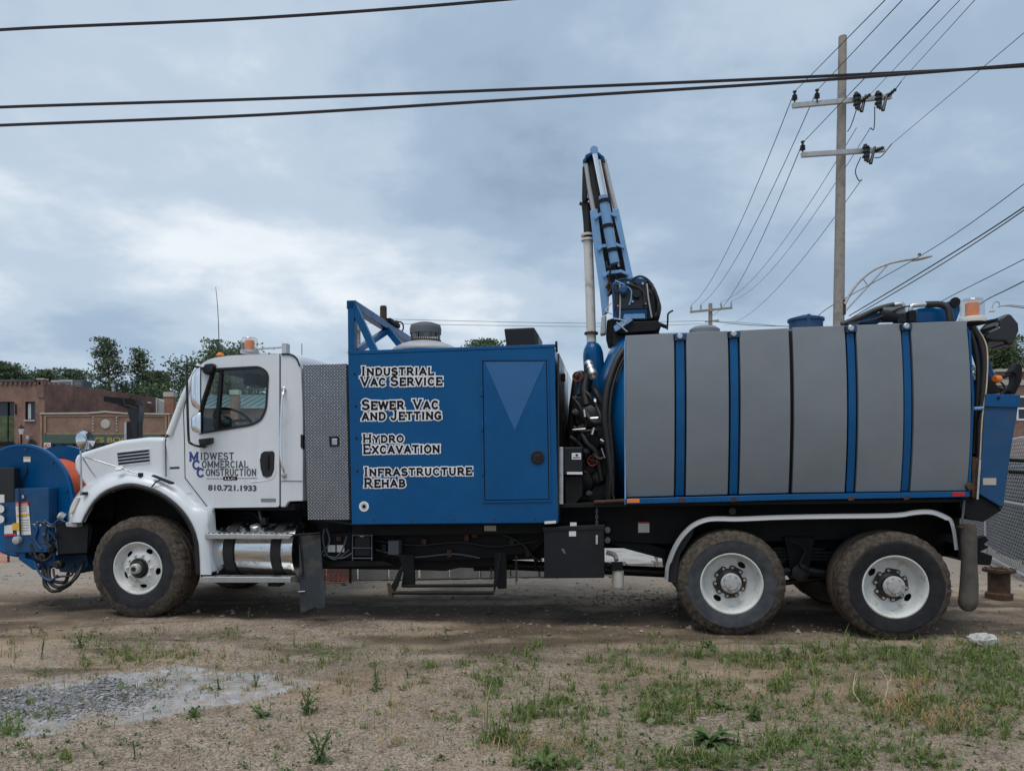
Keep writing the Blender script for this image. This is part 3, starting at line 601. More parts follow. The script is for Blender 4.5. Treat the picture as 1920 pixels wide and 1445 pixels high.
# scattered sprouts: small clumps of leaflets all over the foreground
nc = 420; sxp = rng.uniform(-20, 1940, nc); syp = 1180+rng.uniform(0, 1, nc)**1.3*270; cnt = rng.integers(5, 22, nc); w_ = np.repeat(np.arange(nc), cnt); k = len(w_)
pxx = sxp[w_]+rng.normal(0, 6, k)*(syp[w_]-HY)/420; pyy = syp[w_]+rng.normal(0, 1.6, k); yy = F*EYE/(pyy-HY); cx_ = (pxx-CX)/F*yy
leaflets('small_sprouts', 'weed_green', cx_, yy, height(cx_, yy)+np.abs(rng.normal(.012, .014, k)), rng.lognormal(-4.15, .4, k), 24, 'small green sprouts scattered over the lot')
nc = 260; sxp = np.concatenate([rng.uniform(-20, 1100, 190), rng.uniform(900, 1940, 70)]); syp = 1178+rng.uniform(0, 1, nc)*125; cnt = rng.integers(5, 18, nc); w_ = np.repeat(np.arange(nc), cnt); k = len(w_)
pxx = sxp[w_]+rng.normal(0, 8, k); pyy = syp[w_]+rng.normal(0, 1.5, k); yy = F*EYE/(pyy-HY); cx_ = (pxx-CX)/F*yy
blades('yellow_grass', 'weed_yellow', cx_, yy, rng.uniform(.02, .09, k), .0024, .3, 25, 'thin yellowing grass on the soil before the truck')
# dry straw lying about
sx, sy = [], []
for a, b_, wd, ht, n in [(1690, 1322, 44, 14, 220), (1780, 1352, 80, 14, 220), (1720, 1290, 40, 12, 110), (1010, 1404, 80, 8, 90), (300, 1240, 160, 14, 120), (700, 1330, 260, 40, 160), (1200, 1260, 240, 24, 140), (1500, 1340, 200, 40, 160), (735, 1396, 26, 6, 22), (1820, 1330, 60, 20, 60), (1540, 1240, 60, 8, 30), (510, 1390, 50, 20, 30), (400, 1265, 30, 6, 20), (1060, 1390, 30, 20, 24), (1460, 1262, 40, 8, 22)]:
    pxx = rng.normal(a, wd*.6, n); pyy = np.maximum(rng.normal(b_, ht*.7, n), 1190); yy = F*EYE/(pyy-HY); sx.append((pxx-CX)/F*yy); sy.append(yy)
sx, sy = np.concatenate(sx), np.concatenate(sy)
blades('straw', 'straw_tone', sx, sy, rng.uniform(.05, .22, len(sx)), .0022, .9, 14, 'dry straw stalks lying on the gravel', lean=1.35)
# tall thin seed stalks
px_, py_ = screen_points(170, 1130, 1920, 1195, 1300, 33); p2, q2 = screen_points(60, 0, 700, 1180, 1300, 34); px_ = np.concatenate([px_, p2]); py_ = np.concatenate([py_, q2])
blades('seed_stalks', 'weed_yellow', px_, py_, rng.uniform(.08, .20, len(px_)), .0016, .1, 15, 'thin seed stalks standing above the grass', lean=.15)

# ---------------------------------------------------------------- single weeds
def weed(px, py, kind, h, spread, n, label, seed, mt='weed_green', cat='weed'):
    b = G(px, py); g = np.random.default_rng(seed); z = float(height(b.x, b.y)); root = empty('weed', (b.x, b.y, z)); tag(root, label, cat, 'weeds in the lot')
    if kind == 'rosette':
        an = g.uniform(0, 6.283, n); V = []; Fc = []; sh = []
        for i in range(n):
            L_ = spread*g.uniform(.6, 1.1); wd = L_*g.uniform(.09, .15); d = np.array([math.cos(an[i]), math.sin(an[i]), 0]); pr = np.array([-d[1], d[0], 0]); el = g.uniform(.3, 1.15)
            pts = []; p = np.zeros(3)
            for j in range(5):
                pts.append(p.copy()); p = p+(d*math.cos(el)+np.array([0, 0, 1])*math.sin(el))*L_/4; el -= g.uniform(.2, .38)
            o = len(V)
            for j, q in enumerate(pts):
                ww = wd*[.25, .8, 1, .75, .08][j]; V += [q-pr*ww+[0, 0, .25*ww], q+[0, 0, 0], q+pr*ww+[0, 0, .25*ww]]
            for j in range(4):
                a = o+j*3; Fc += [(a, a+1, a+4, a+3), (a+1, a+2, a+5, a+4)]; sh += [g.uniform(.1, .8)]*2
        soup('leaves', mt, np.array(V), np.array(Fc), sh, kind=None, parent=root, smooth=True)
    else:
        V = []; tip = []
        ns = max(1, int(kind[-1])) if kind[-1].isdigit() else 1; mb = MB()
        for s in range(ns):
            a = g.uniform(0, 6.28); hh = h*g.uniform(.65, 1.0); lean = spread*g.uniform(.1, .5)
            pts = smooth_line([(0, 0, -.01), (math.cos(a)*lean*.3, math.sin(a)*lean*.3, hh*.5), (math.cos(a)*lean, math.sin(a)*lean, hh)], 4)
            mb.tube(pts, [.004]*len(pts), 5); tip.append(pts)
        me_o = mb.build('stem', mt, root, smooth=60); a_ = me_o.data.attributes.new('shade', 'FLOAT', 'FACE'); a_.data.foreach_set('value', [0.5]*len(me_o.data.polygons))
        xs_, ys_, zs_, ss = [], [], [], []
        n = int(n*1.25)
        for i in range(n):
            pts = tip[i % ns]; q = pts[int(g.integers(1, len(pts)))]; t_ = q.z/h
            xs_.append(q.x+g.normal(0, spread*.16)); ys_.append(q.y+g.normal(0, spread*.16)); zs_.append(max(.005, q.z+g.normal(0, .012))); ss.append(g.uniform(.5, 1.1)*min(.030, spread*.24)*(1.25-.6*t_))
        leaflets('leaves', mt, np.array(xs_), np.array(ys_), np.array(zs_), np.array(ss), seed+1, parent=root, kind=None)
WEEDS = [(1330, 1392, 'rosette', 0, .20, 34, 'big dark green rosette weed with long strap leaves at the bottom right'),
 (490, 1342, 'rosette', 0, .11, 16, 'broad-leaved green rosette on the right edge of the cement spill'),
 (705, 1295, 'stems3', .22, .10, 70, 'tall bushy weed with leaning stems left of the middle foreground'),
 (838, 1200, 'stems1', .15, .05, 26, 'slim upright green weed below the blue box'),
 (465, 1160, 'stems1', .14, .06, 22, 'small leafy sprout in the shade behind the front wheel'),
 (253, 1425, 'stems1', .13, .05, 26, 'upright single-stem weed at the bottom left'),
 (575, 1340, 'stems4', .16, .16, 120, 'bushy green weed beside the rosette on the cement spill'),
 (600, 1430, 'stems5', .20, .16, 130, 'large spreading weed at the bottom edge left of centre'),
 (410, 1292, 'stems2', .10, .07, 46, 'short dark weed in the middle of the cement spill'),
 (1412, 1350, 'stems5', .10, .10, 170, 'round dark green clump between the grass tufts in front of the rear wheels'),
 (1355, 1330, 'rosette', 0, .12, 18, 'glossy green rosette just left of the round dark clump'),
 (480, 1290, 'stems2', .11, .09, 40, 'yellowish branching weed on the right side of the cement spill'),
 (1020, 1440, 'rosette', 0, .14, 24, 'dark rosette weed cut by the bottom edge near the middle'),
 (150, 1215, 'stems3', .17, .14, 60, 'straggly tall weed in front of the front bumper'),
 (78, 1235, 'stems2', .20, .06, 34, 'thin pair of weed stems near the left edge'),
 (60, 1192, 'stems1', .12, .05, 24, 'single green sprout left of the front wheel'),
 (765, 1275, 'stems2', .10, .06, 40, 'small dark weed right of the tall bushy weed'),
 (1330, 1215, 'stems4', .09, .16, 110, 'low leafy weed in front of the first rear wheel'),
 (1480, 1235, 'stems4', .10, .12, 100, 'leafy weed between the two rear wheels'),
 (360, 1345, 'stems3', .06, .12, 80, 'low flat weed at the foot of the crushed stone')]
for i, a in enumerate(WEEDS): weed(*a, seed=100+i*3)
# dry bent stems
for i, (pts, lab) in enumerate([(((1655, 1318, 0), (1665, 1300, .07), (1668, 1275, .155), (1657, 1252, .235)), 'pale dry bent stalk standing tall among the right-hand grass'),
                               (((1612, 1316, 0), (1603, 1300, .06), (1606, 1280, .13), (1612, 1262, .19)), 'pale dry forked stalk left of the tall bent one')]):
    b = G(pts[0][0], pts[0][1]); Yd = b.y; mb = MB()
    q = smooth_line([(P(x, y, Yd).x, Yd+.02*k, float(height(b.x, b.y))+z) for k, (x, y, z) in enumerate(pts)], 5); mb.tube(q, [.006-.004*k/len(q) for k in range(len(q))], 6)
    mid = q[len(q)//2]; mb.tube([mid, mid+Vector((.03, .01, .05)), mid+Vector((.035, .02, .10))], [.003, .002, .001], 5)
    tag(mb.build('dry_stalk', 'twig', smooth=60), lab, 'stalk', 'dry stalks')
# white rock
b = G(1843, 1212); bm = bmesh.new(); bmesh.ops.create_icosphere(bm, subdivisions=4, radius=1)
from mathutils import noise as mnoise
for v in bm.verts:
    p = v.co.copy(); k = 1+.28*mnoise.noise(p*1.3+Vector((3, 1, 2)))+.12*mnoise.noise(p*3.1)+.05*mnoise.noise(p*8)
    v.co = Vector((p.x*.135, p.y*.11, p.z*.085))*k
    v.co = Vector([round(c*26)/26*.35+c*.65 for c in v.co])
me = bpy.data.meshes.new('rock'); bm.to_mesh(me); bm.free(); me.materials.append(MATS['rock']); o = bpy.data.objects.new('rock', me); COL.objects.link(o); o.location = (b.x, b.y, .05); o.rotation_euler = (0, 0, .6)
tag(o, 'chunk of pale grey rock in the grass behind the rearmost wheel', 'rock')
# ---------------------------------------------------------------- buildings on the left
def wall_with_holes(mb, x0, x1, z0, z1, y, th, holes, m=0):
    loops = [[(x0, y, z0), (x1, y, z0), (x1, y, z1), (x0, y, z1)]]+[[(a, y, c), (b_, y, c), (b_, y, d), (a, y, d)] for a, b_, c, d in holes]
    mb.plate(loops, (0, th, 0), m)
def zat(py, Y): return EYE+(HY-py)/F*Y
def xat(px, Y): return (px-CX)/F*Y
def bar(name, mt, lo, hi, parent, bevel=0): mb = MB(); mb.box(lo, hi); return mb.build(name, mt, parent, bevel)
YA = 50.0
A = empty('brick_building', (xat(40, YA), YA, 0)); tag(A, 'two-storey dark red brick building with plain long side wall at far left', 'building'); ao = A.location
def rel(v): return (v[0]-ao.x, v[1]-ao.y, v[2]-ao.z)
def relbar(name, mt, px0, px1, py0, py1, Y, d0, d1, parent, root=None, bevel=0):
    q = (root or A).location; x0, x1, z1, z0 = xat(px0, Y), xat(px1, Y), zat(py0, Y), zat(py1, Y)
    mb = MB(); mb.box((x0-q.x, Y+d0-q.y, z0), (x1-q.x, Y+d1-q.y, z1)); return mb.build(name, mt, parent, bevel)
def hole(px0, px1, py0, py1, Y, root): q = root.location; return (xat(px0, Y)-q.x, xat(px1, Y)-q.x, zat(py1, Y), zat(py0, Y))
mb = MB(); x0, x1 = xat(-120, YA)-ao.x, xat(83, YA)-ao.x; zt = zat(716, YA)
wall_with_holes(mb, x0, x1, 0.125, zt, 0, .35, [hole(-30, 27, 753, 830, YA, A), hole(47, 66, 753, 787, YA, A), hole(-30, 26, 812+20, 905, YA, A)])
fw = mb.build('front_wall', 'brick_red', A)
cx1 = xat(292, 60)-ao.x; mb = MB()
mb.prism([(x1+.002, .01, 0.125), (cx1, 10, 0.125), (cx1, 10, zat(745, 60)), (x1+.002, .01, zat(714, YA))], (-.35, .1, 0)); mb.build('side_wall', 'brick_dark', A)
mb = MB(); mb.prism([(x0, .36, zt-.5), (x1-.36, .36, zt-.5), (cx1-.36, 10, zt-1.0), (x0, 10, zt-1.0)], (0, 0, -.2)); mb.build('roof', 'roof_dark', A)
mb = MB(); mb.box((x0, -.12, zt+.002), (x1-.6, .30, zt+.16)); mb.build('cornice', 'roof_dark', A)
for k in range(26): bar('dentil', 'brick_dark', (x0+.2+k*.32, -.10, zt-.20), (x0+.34+k*.32, -.002, zt-.004), A)
relbar('corner_pier', 'brick_dark', 72, 83.5, 712, 745, YA, -.10, .36, A); relbar('pier_cap', 'trim_stone', 70.5, 84.5, 709.5, 712, YA, -.16, .42, A)
for (a, b_, c, d, nm) in ((-30, 27, 753, 830, 'window'), (47, 66, 753, 787, 'window'), (-30, 26, 832, 905, 'window')):
    wv = relbar(nm, 'pane_dark', a, b_, c, d, YA, .20, .24, A)
    for xx in ((a, a+1.2), (b_-1.2, b_)): relbar('frame', 'black_frame', xx[0], xx[1], c, d, YA, .10, .198, wv)
    for yy_ in ((c, c+1.4), (d-1.4, d)): relbar('frame', 'black_frame', a+1.25, b_-1.25, yy_[0], yy_[1], YA, .102, .198, wv)
    if a < 0: relbar('mullion', 'black_frame', 12, 13.2, c+1.5, d-1.5, YA, .104, .198, wv)
relbar('curtain', 'curtain', 50, 55.5, 756, 785, YA, .14, .19, A); relbar('curtain', 'green_curtain', -28, 11.5, 779, 827, YA, .14, .19, A); relbar('curtain', 'green_curtain', 13.6, 25.4, 779, 827, YA, .14, .19, A)
relbar('sill', 'trim_stone', 46, 67, 787, 789.5, YA, -.12, .10, A); relbar('balcony_rail', 'black_frame', -30, 29, 830.5, 834, YA, -.5, -.02, A)
for k in range(4): relbar('downpipe', 'black_frame', 30+k*.01, 31.2+k*.01, 757+k*20, 776.8+k*20, YA, -.1, -.01, A) if k == 0 else None
# arched doorway
mb = MB(); q = [(xat(51, YA), zat(905, YA)), (xat(70, YA), zat(905, YA))]+[(xat(60.5+9.5*math.cos(t_), YA), zat(834-9.5*math.sin(t_)*1.0, YA)) for t_ in np.linspace(0, math.pi, 12)]
mb.prism([(x-ao.x, -.04, z) for x, z in q], (0, .035, 0)); mb.build('arched_door', 'interior', A)
relbar('wall_lamp', 'lamp_grey', 55, 60, 817, 823, YA, -.35, -.02, A)
for k, (a, b_) in enumerate(((188, 190.5), (195, 197.5), (280, 285))):
    Yq = 50+10*((a-83)/209); mb = MB(); p = P(a, 753 if k < 2 else 755, Yq-.25); mb.box((p.x-ao.x-.07, p.y-ao.y-.12, p.z-.05), (p.x-ao.x+.09, p.y-ao.y+.20, p.z+.06)); mb.build('wall_lamp', 'sticker', A)
# roof units and vent
for k, (a, b_, c, d) in enumerate(((95, 110, 713, 722), (110, 136, 712, 724), (137, 156, 712, 726))):
    u_ = empty('roof_unit', (xat((a+b_)/2, 57), 57, zt-1.0)); tag(u_, ['small pale air unit at the left of the roof', 'boxy pale air conditioning unit in the middle of the roof', 'dark louvred air unit at the right of the roof'][k], 'air unit', 'rooftop air units')
    x0_, x1_ = xat(a, 57)-u_.location.x, xat(b_, 57)-u_.location.x; h_ = zat(c, 57)-(zt-1.0)
    mb = MB(); mb.box((x0_, 0, 0), (x1_, 1.2, h_)); mb.build('casing', ['unit_grey', 'unit_grey', 'unit_dark'][k], u_, .03)
    mb = MB(); mb.box((x0_+.12, -.02, h_-.50), (x1_-.12, -.002, h_-.12)); mb.build('grille', 'unit_dark', u_)
    for j in range(3): mb = MB(); mb.box((x0_+.12, -.05, h_-.46+j*.12), (x1_-.12, -.022, h_-.43+j*.12)); mb.build('slat', 'unit_grey', u_)
vq = P(212, 733, 58); mb = MB(); mb.lathe((0, 0, 0), (0, 0, 1), [(0, 1.75), (.16, 1.75), (.16, 1.55), (.10, 1.5), (.10, -.3)], 14); o = mb.build('roof_vent', 'unit_grey'); o.location = (vq.x, 58, vq.z-1.2); tag(o, 'white vent pipe on the brick building roof', 'vent pipe')
# pale end wall behind
g_ = empty('grey_building', (xat(306, 61), 61, 0)); tag(g_, 'pale grey sided building end between brick wall and chimney', 'building')
mb = MB(); xa, xb = xat(293, 61)-g_.location.x, xat(320, 61)-g_.location.x; mb.prism([(xa, 0, 0), (xb, 0, 0), (xb, 0, zat(760, 61)), (xa, 0, zat(746, 61))], (0, 5, 0)); mb.build('wall', 'siding_grey', g_)
mb = MB(); mb.box((xa-.03, -.08, 0), (xa+.12, -.002, zat(746, 61)-.01)); mb.build('corner_trim', 'trim_stone', g_)
mb = MB(); mb.box((xat(313, 61)-g_.location.x, -.06, zat(772, 61)), (xat(317, 61)-g_.location.x, -.002, zat(764, 61))); mb.build('vent', 'unit_dark', g_)

# one-storey shop
YB = 49.7
B = empty('shop_building', (xat(198, YB), YB, 0)); tag(B, 'one-storey tan brick shop with green sign band and round medallion', 'building'); bo = B.location
mb = MB(); x0, x1 = xat(76, YB)-bo.x, xat(319, YB)-bo.x; zt = zat(776, YB)
wall_with_holes(mb, x0, x1, 0.125, zt, 0, .3, [hole(96, 306, 832, 912, YB, B)])
mb.build('front_wall', 'brick_tan', B)
mb = MB(); mb.box((x0, .302, .125), (x1, 9.0, zt-.6)); mb.build('rear_wall', 'brick_dark', B)
loop = [(76, 774.5), (165, 773.5), (185, 772), (198, 770.5), (212, 772), (235, 774), (319, 775.5), (319, 778), (235, 776.6), (212, 775), (198, 773.6), (185, 775), (165, 776.4), (76, 777)]
mb = MB(); mb.prism([(xat(a, YB)-bo.x, -.10, zat(c, YB)+.02) for a, c in loop], (0, .45, 0)); mb.build('coping', 'trim_stone', B)
mb = MB(); mb.prism([(xat(a, YB)-bo.x, -.012, zat(c, YB)) for a, c in ((165, 779), (185, 776.5), (198, 775), (212, 776.5), (235, 779))], (0, .30, 0)); mb.build('parapet_rise', 'brick_tan', B)
for a, b_ in ((76.5, 80), (84, 87.5), (310, 313.5), (316, 319)): relbar('pilaster', 'trim_brick', a, b_, 779, 812 if a > 80 and a < 300 else 905, YB, -.08, -.003, B, B)
relbar('band', 'trim_brick', 88, 309.5, 811, 814.5, YB, -.06, -.003, B, B); relbar('band', 'trim_brick', 88, 309.5, 778.5, 780.5, YB, -.055, -.003, B, B)
for a in (175, 219):
    for k in range(5): relbar('stone_block', 'trim_stone', a-1.4+.4*(k % 2), a+1.4-.4*(k % 2), 781+k*6, 784+k*6, YB, -.04, -.003, B, B)
mb = MB(); c_ = P(198, 795, YB); mb.lathe((c_.x-bo.x, -.06, c_.z), (0, -1, 0), [(0, 0.0), (.27, 0.0), (.31, -.03), (.31, -.055)], 32); mb.build('medallion', 'trim_stone', B)
relbar('sign_band', 'awning_green', 87, 309, 815, 831, YB, -.5, -.004, B, B)
sp = relbar('shop_window', 'pane_dark', 96, 306, 832.5, 905, YB, .16, .2, B, B)
for k in range(12): relbar('mullion', 'awning_green', 96+k*18.6, 98.4+k*18.6, 832.5, 905, YB, .04, .158, sp, B)
relbar('transom', 'awning_green', 98.5, 304, 846, 848, YB, .045, .157, sp, B)

def text_mesh(body, size, mt, name, parent=None, off=0.0, thick=0.004, xs=1.0, align='LEFT'):
    cu = bpy.data.curves.new('txt', 'FONT'); cu.body = body; cu.size = size; cu.offset = off; cu.extrude = thick; cu.align_x = align; cu.resolution_u = 4
    ob = bpy.data.objects.new('txt', cu); me = bpy.data.meshes.new_from_object(ob); bpy.data.objects.remove(ob); bpy.data.curves.remove(cu)
    me.materials.clear(); me.materials.append(MATS[mt]); me.name = name
    o = bpy.data.objects.new(name, me); COL.objects.link(o); o.rotation_euler = (R(90), 0, 0); o.scale = (xs, 1, 1)
    if parent: o.parent = parent
    return o
q = P(163, 829, YB-.52); o = text_mesh("W'S BOOKS", .46, 'gold_print', 'lettering', B, .012, .01, 1.45); o.location = (q.x-bo.x, -.515, q.z)

# brick hall with teal roof, seen through the cab
YC = 57.0
C_ = empty('brick_hall', (xat(400, YC), YC, 0)); tag(C_, 'orange brick hall with teal metal roof behind the cab', 'building'); co_ = C_.location
x0, x1 = xat(321, YC)-co_.x, xat(640, YC)-co_.x
mb = MB(); mb.box((x0, 0, .125), (x1, 9, zat(764, YC))); mb.build('wall', 'brick_tan', C_)
mb = MB(); z1_, z2_ = zat(764, YC), zat(738, YC+3.5); mb.prism([(x0-.3, -.4, z1_+.003), (x0-.3, 4.5, z2_), (x0-.3, 9.4, z1_+.003)], (x1-x0+.6, 0, 0)); rf = mb.build('roof', 'roof_teal', C_)
for k in range(22):
    xx = x0+k*.6; mb = MB(); mb.prism([(xx, -.42, z1_+.03), (xx, 4.5, z2_+.03), (xx, 4.5, z2_+.08), (xx, -.42, z1_+.08)], (.05, 0, 0)); mb.build('roof_seam', 'roof_teal', rf)
for a, b_, c in ((318, 335, 737), (440, 455, 733)):
    ch = relbar('chimney', 'brick_orange', a, b_, c+9, 905, YC, -.9, -.42, C_, C_); relbar('chimney_cap', 'trim_stone', a-1, b_+1, c, c+8.8, YC, -.97, -.35, ch, C_)
for a in (418, 462, 478, 345):
    mb = MB(); q = [(xat(a, YC), zat(812, YC)), (xat(a+12, YC), zat(812, YC))]+[(xat(a+6+6*math.cos(t_), YC), zat(790-6*math.sin(t_), YC)) for t_ in np.linspace(0, math.pi, 9)]
    mb.prism([(x-co_.x, -.06, z) for x, z in q], (0, .055, 0)); mb.build('arched_window', 'pane_dark', C_)
relbar('gutter', 'trim_stone', 321, 640, 763.8, 766, YC, -.55, -.402, C_, C_)

# street lantern and road sign
q = P(40, 905, 44); ln = empty('street_lantern', (q.x, 44, .13)); tag(ln, 'black post street lantern before the left brick building', 'street lamp')
mb = MB(); mb.lathe((0, 0, 0), (0, 0, 1), [(0, 0), (.16, 0), (.16, .25), (.08, .4), (.05, .6), (.045, 2.75), (.07, 2.8), (.0, 2.82)], 12); mb.build('post', 'black_frame', ln)
zb = zat(814, 44)-.13; mb = MB(); mb.lathe((0, 0, zb), (0, 0, 1), [(0, 0), (.09, 0), (.155, .34), (0, .34)], 6); mb.build('lamp_glass', 'lamp_clear', ln)
mb = MB(); mb.lathe((0, 0, zb+.342), (0, 0, 1), [(0, 0), (.18, 0), (.10, .12), (.03, .16), (.02, .24), (0, .25)], 6); mb.build('lamp_cap', 'black_frame', ln)
mb = MB(); mb.lathe((0, 0, 2.80), (0, 0, 1), [(0, 0), (.05, 0), (.05, zb-2.8), (0, zb-2.8)], 8); mb.build('neck', 'black_frame', ln)
q = P(89, 837, 38); sg = empty('road_sign', (q.x, 38, 0)); tag(sg, 'white square road sign with a red circle and slash', 'sign')
mb = MB(); mb.box((-.03, .01, 0), (.03, .05, q.z+.15)); mb.build('post', 'galvanised', sg)
mb = MB(); mb.box((-.17, -.012, q.z-.19), (.17, .008, q.z+.19)); mb.build('sign_panel', 'sticker', sg, .01)
mb = MB(); mb.lathe((0, -.016, q.z), (0, -1, 0), [(.105, 0), (.145, 0), (.145, .004), (.105, .004), (.105, 0)], 28); mb.build('ring', 'sticker_red', sg)
mb = MB(); mb.prism([(-.10, -.021, q.z+.08), (-.08, -.021, q.z+.10), (.10, -.021, q.z-.08), (.08, -.021, q.z-.10)], (0, .004, 0)); mb.build('slash', 'sticker_red', sg)
mb = MB(); mb.prism([(.05, -.0165, q.z-.07), (.05, -.0165, q.z+.02), (-.03, -.0165, q.z+.02), (-.03, -.0165, q.z+.055), (-.09, -.0165, q.z), (-.03, -.0165, q.z-.055), (-.03, -.0165, q.z-.02), (.01, -.0165, q.z-.02), (.01, -.0165, q.z-.07)], (0, .004, 0)); mb.build('arrow', 'print_dark', sg)

# black jib behind the hood
YJ = 16.0
jq = P(255, 830, YJ); J = empty('jib_crane', (jq.x, YJ, 0)); tag(J, 'black steel jib arm on a post rising behind the white hood', 'crane')
def jp(a, c): p = P(a, c, YJ); return (p.x-jq.x, -.11, p.z)
mb = MB(); mb.box((-.14, -.10, 0), (.10, .10, jp(0, 790)[2])); mb.build('post', 'black_box', J, .01)
mb = MB(); mb.prism([jp(242, 766), jp(265, 762), jp(266, 768), jp(262, 800), jp(262, 822), jp(253, 822), jp(250, 795)], (0, .24, 0)); mb.build('elbow', 'black_gloss', J, .01)
mb = MB(); mb.prism([jp(199, 743), jp(255, 748), jp(266, 765), jp(243, 766), jp(226, 760), jp(226, 758), jp(212, 756), jp(212, 754), jp(199, 753)], (0, .26, 0)); mb.build('arm', 'black_frame', J, .01)
mb = MB(); mb.tube([jp(236, 745), jp(240, 760), jp(262, 766)], .018, 6); mb.build('cable', 'wire', J)
mb = MB(); mb.tube(smooth_line([jp(248, 748), jp(252, 743), jp(259, 743), jp(261, 752), jp(260, 762)]), .015, 6); mb.build('hose', 'hose_black', J)
mb = MB(); mb.box((-.20, -.10, 0.3), (-.155, -.06, jp(0, 792)[2])); mb.build('cylinder', 'lamp_grey', J)
mb = MB(); mb.box((-.5, -.45, 0.0), (.5, .5, .3)); mb.build('base', 'black_frame', J, .02)

# ---------------------------------------------------------------- right side: brick building, fence
YD = 44.0
D = empty('brick_house', (xat(1900, YD), YD, 0)); tag(D, 'dark brick house with white window at the far right behind the hopper', 'building'); do_ = D.location
mb = MB(); x0, x1 = xat(1868, YD)-do_.x, xat(2300, YD)-do_.x
wall_with_holes(mb, x0, x1, 0, zat(697, YD), 0, .3, [hole(1906, 1932, 742, 788, YD, D), hole(1965, 1995, 742, 788, YD, D)])
mb.build('front_wall', 'brick_red', D); mb = MB(); mb.box((x0, .302, 0), (x1, 8, zat(697, YD)-.02)); mb.build('rear_wall', 'brick_dark', D)
relbar('parapet', 'trim_stone', 1866, 2300, 692, 697, YD, -.15, .4, D, D); relbar('band', 'trim_stone', 1868, 2300, 712, 722, YD, -.06, -.003, D, D)
for a, b_ in ((1906, 1932), (1965, 1995)):
    wv = relbar('window', 'pane_dark', a, b_, 742, 788, YD, .16, .2, D, D)
    for r_ in ((a, a+3, 742, 788), (b_-3, b_, 742, 788)): relbar('frame', 'print_white', *r_, YD, -.03, .15, wv, D)
    for r_ in ((a+3.1, b_-3.1, 742, 745), (a+3.1, b_-3.1, 764, 767), (a+3.1, b_-3.1, 785, 788)): relbar('frame', 'print_white', *r_, YD, -.028, .15, wv, D)
# chain-link fence panels along the street
f0, f1 = Vector((7.55, 10.9, 0)), Vector((12.4, 22.5, 0)); fd = (f1-f0).normalized(); nrm = Vector((-fd.y, fd.x, 0)); flen = (f1-f0).length
FE = empty('chain_link_fence', f0, math.atan2(fd.y, fd.x)); tag(FE, 'galvanised chain-link fence with dark screen along the street at right', 'fence')
FH = 2.12; npan = 4; pl = flen/npan
for k in range(npan+1):
    mb = MB(); mb.lathe((k*pl, 0, 0), (0, 0, 1), [(0, FH+.08), (.024, FH+.06), (.03, FH), (.03, 0)], 10); mb.build('post', 'galvanised', FE)
for z in (.10, 1.13, FH):
    mb = MB(); mb.tube([(0, .05, z), (flen, .05, z)], .021, 8); mb.build('rail', 'galvanised', FE)
V, Fc = [], []
def strip(p, q, r=.0042):
    d = Vector((q[0]-p[0], 0, q[1]-p[1])).normalized(); n_ = Vector((-d.z, 0, d.x))*r; o = len(V)
    for s in (p, q):
        c = Vector((s[0], s[2] if len(s) > 2 else 0, s[1])); V.extend([tuple(c+n_), tuple(c+Vector((0, -r, 0))), tuple(c-n_), tuple(c+Vector((0, r, 0)))])
    for i in range(4): Fc.append((o+i, o+(i+1) % 4, o+4+(i+1) % 4, o+4+i))
cell = .115
for k in range(int((flen+FH)/cell)+1):
    s = k*cell-FH
    for sg_ in (1, -1):
        a = (s, .10) if sg_ > 0 else (s+FH, .10); b_ = (s+FH-.10, FH) if sg_ > 0 else (s+.10, FH)
        def clipx(p, q):
            if max(p[0], q[0]) < 0 or min(p[0], q[0]) > flen: return None
            def at(x): t_ = (x-p[0])/(q[0]-p[0]); return (x, p[1]+(q[1]-p[1])*t_)
            if p[0] < 0: p = at(0)
            if q[0] < 0: q = at(0)
            if p[0] > flen: p = at(flen)
            if q[0] > flen: q = at(flen)
            return p, q
        r_ = clipx(a, b_)
        if r_: strip((*r_[0], -.012*sg_-.01), (*r_[1], -.012*sg_-.01))
soup('wire_mesh', 'wire', np.array(V), np.array(Fc), np.zeros(len(Fc)), kind='stuff', parent=FE).data.materials[0] = MATS['galvanised']
V, Fc = [], []
rows_ = []
for k in range(60):
    x = .05+(flen-.1)*k/59; rows_.append([(x, -.14+.05*math.sin(x*3.1)+.03*math.sin(x*7.7+j), .16+(1.75-.16)*j/6-.05*math.sin(x*2.3)*(j/6)) for j in range(7)])
mb = MB(); mb.grid(rows_); mb.build('dark_screen', 'screen_dark', FE, smooth=0 or 80)
# flanged rusty pipe stub
q = G(1873, 1122); PS = empty('pipe_stub', (q.x, q.y, 0)); tag(PS, 'rusty flanged iron pipe stub standing on the ground behind the truck', 'pipe')
mb = MB(); mb.lathe((0, 0, 0), (0, 0, 1), [(.155, -.02), (.155, .07), (.125, .09), (.125, .33), (.11, .33), (.11, -.02)], 24); mb.build('barrel', 'rust', PS)
mb = MB(); mb.lathe((0, 0, 0), (0, 0, 1), [(.10, .345), (.185, .345), (.19, .36), (.185, .385), (.10, .385), (.10, .345)], 24); o = mb.build('flange', 'rust', PS)
for k in range(8): mb = MB(); a = k*math.pi/4; mb.lathe((.155*math.cos(a), .155*math.sin(a), .386), (0, 0, 1), [(.016, 0), (.016, .012), (0, .012)], 6); mb.build('bolt', 'rust', PS)
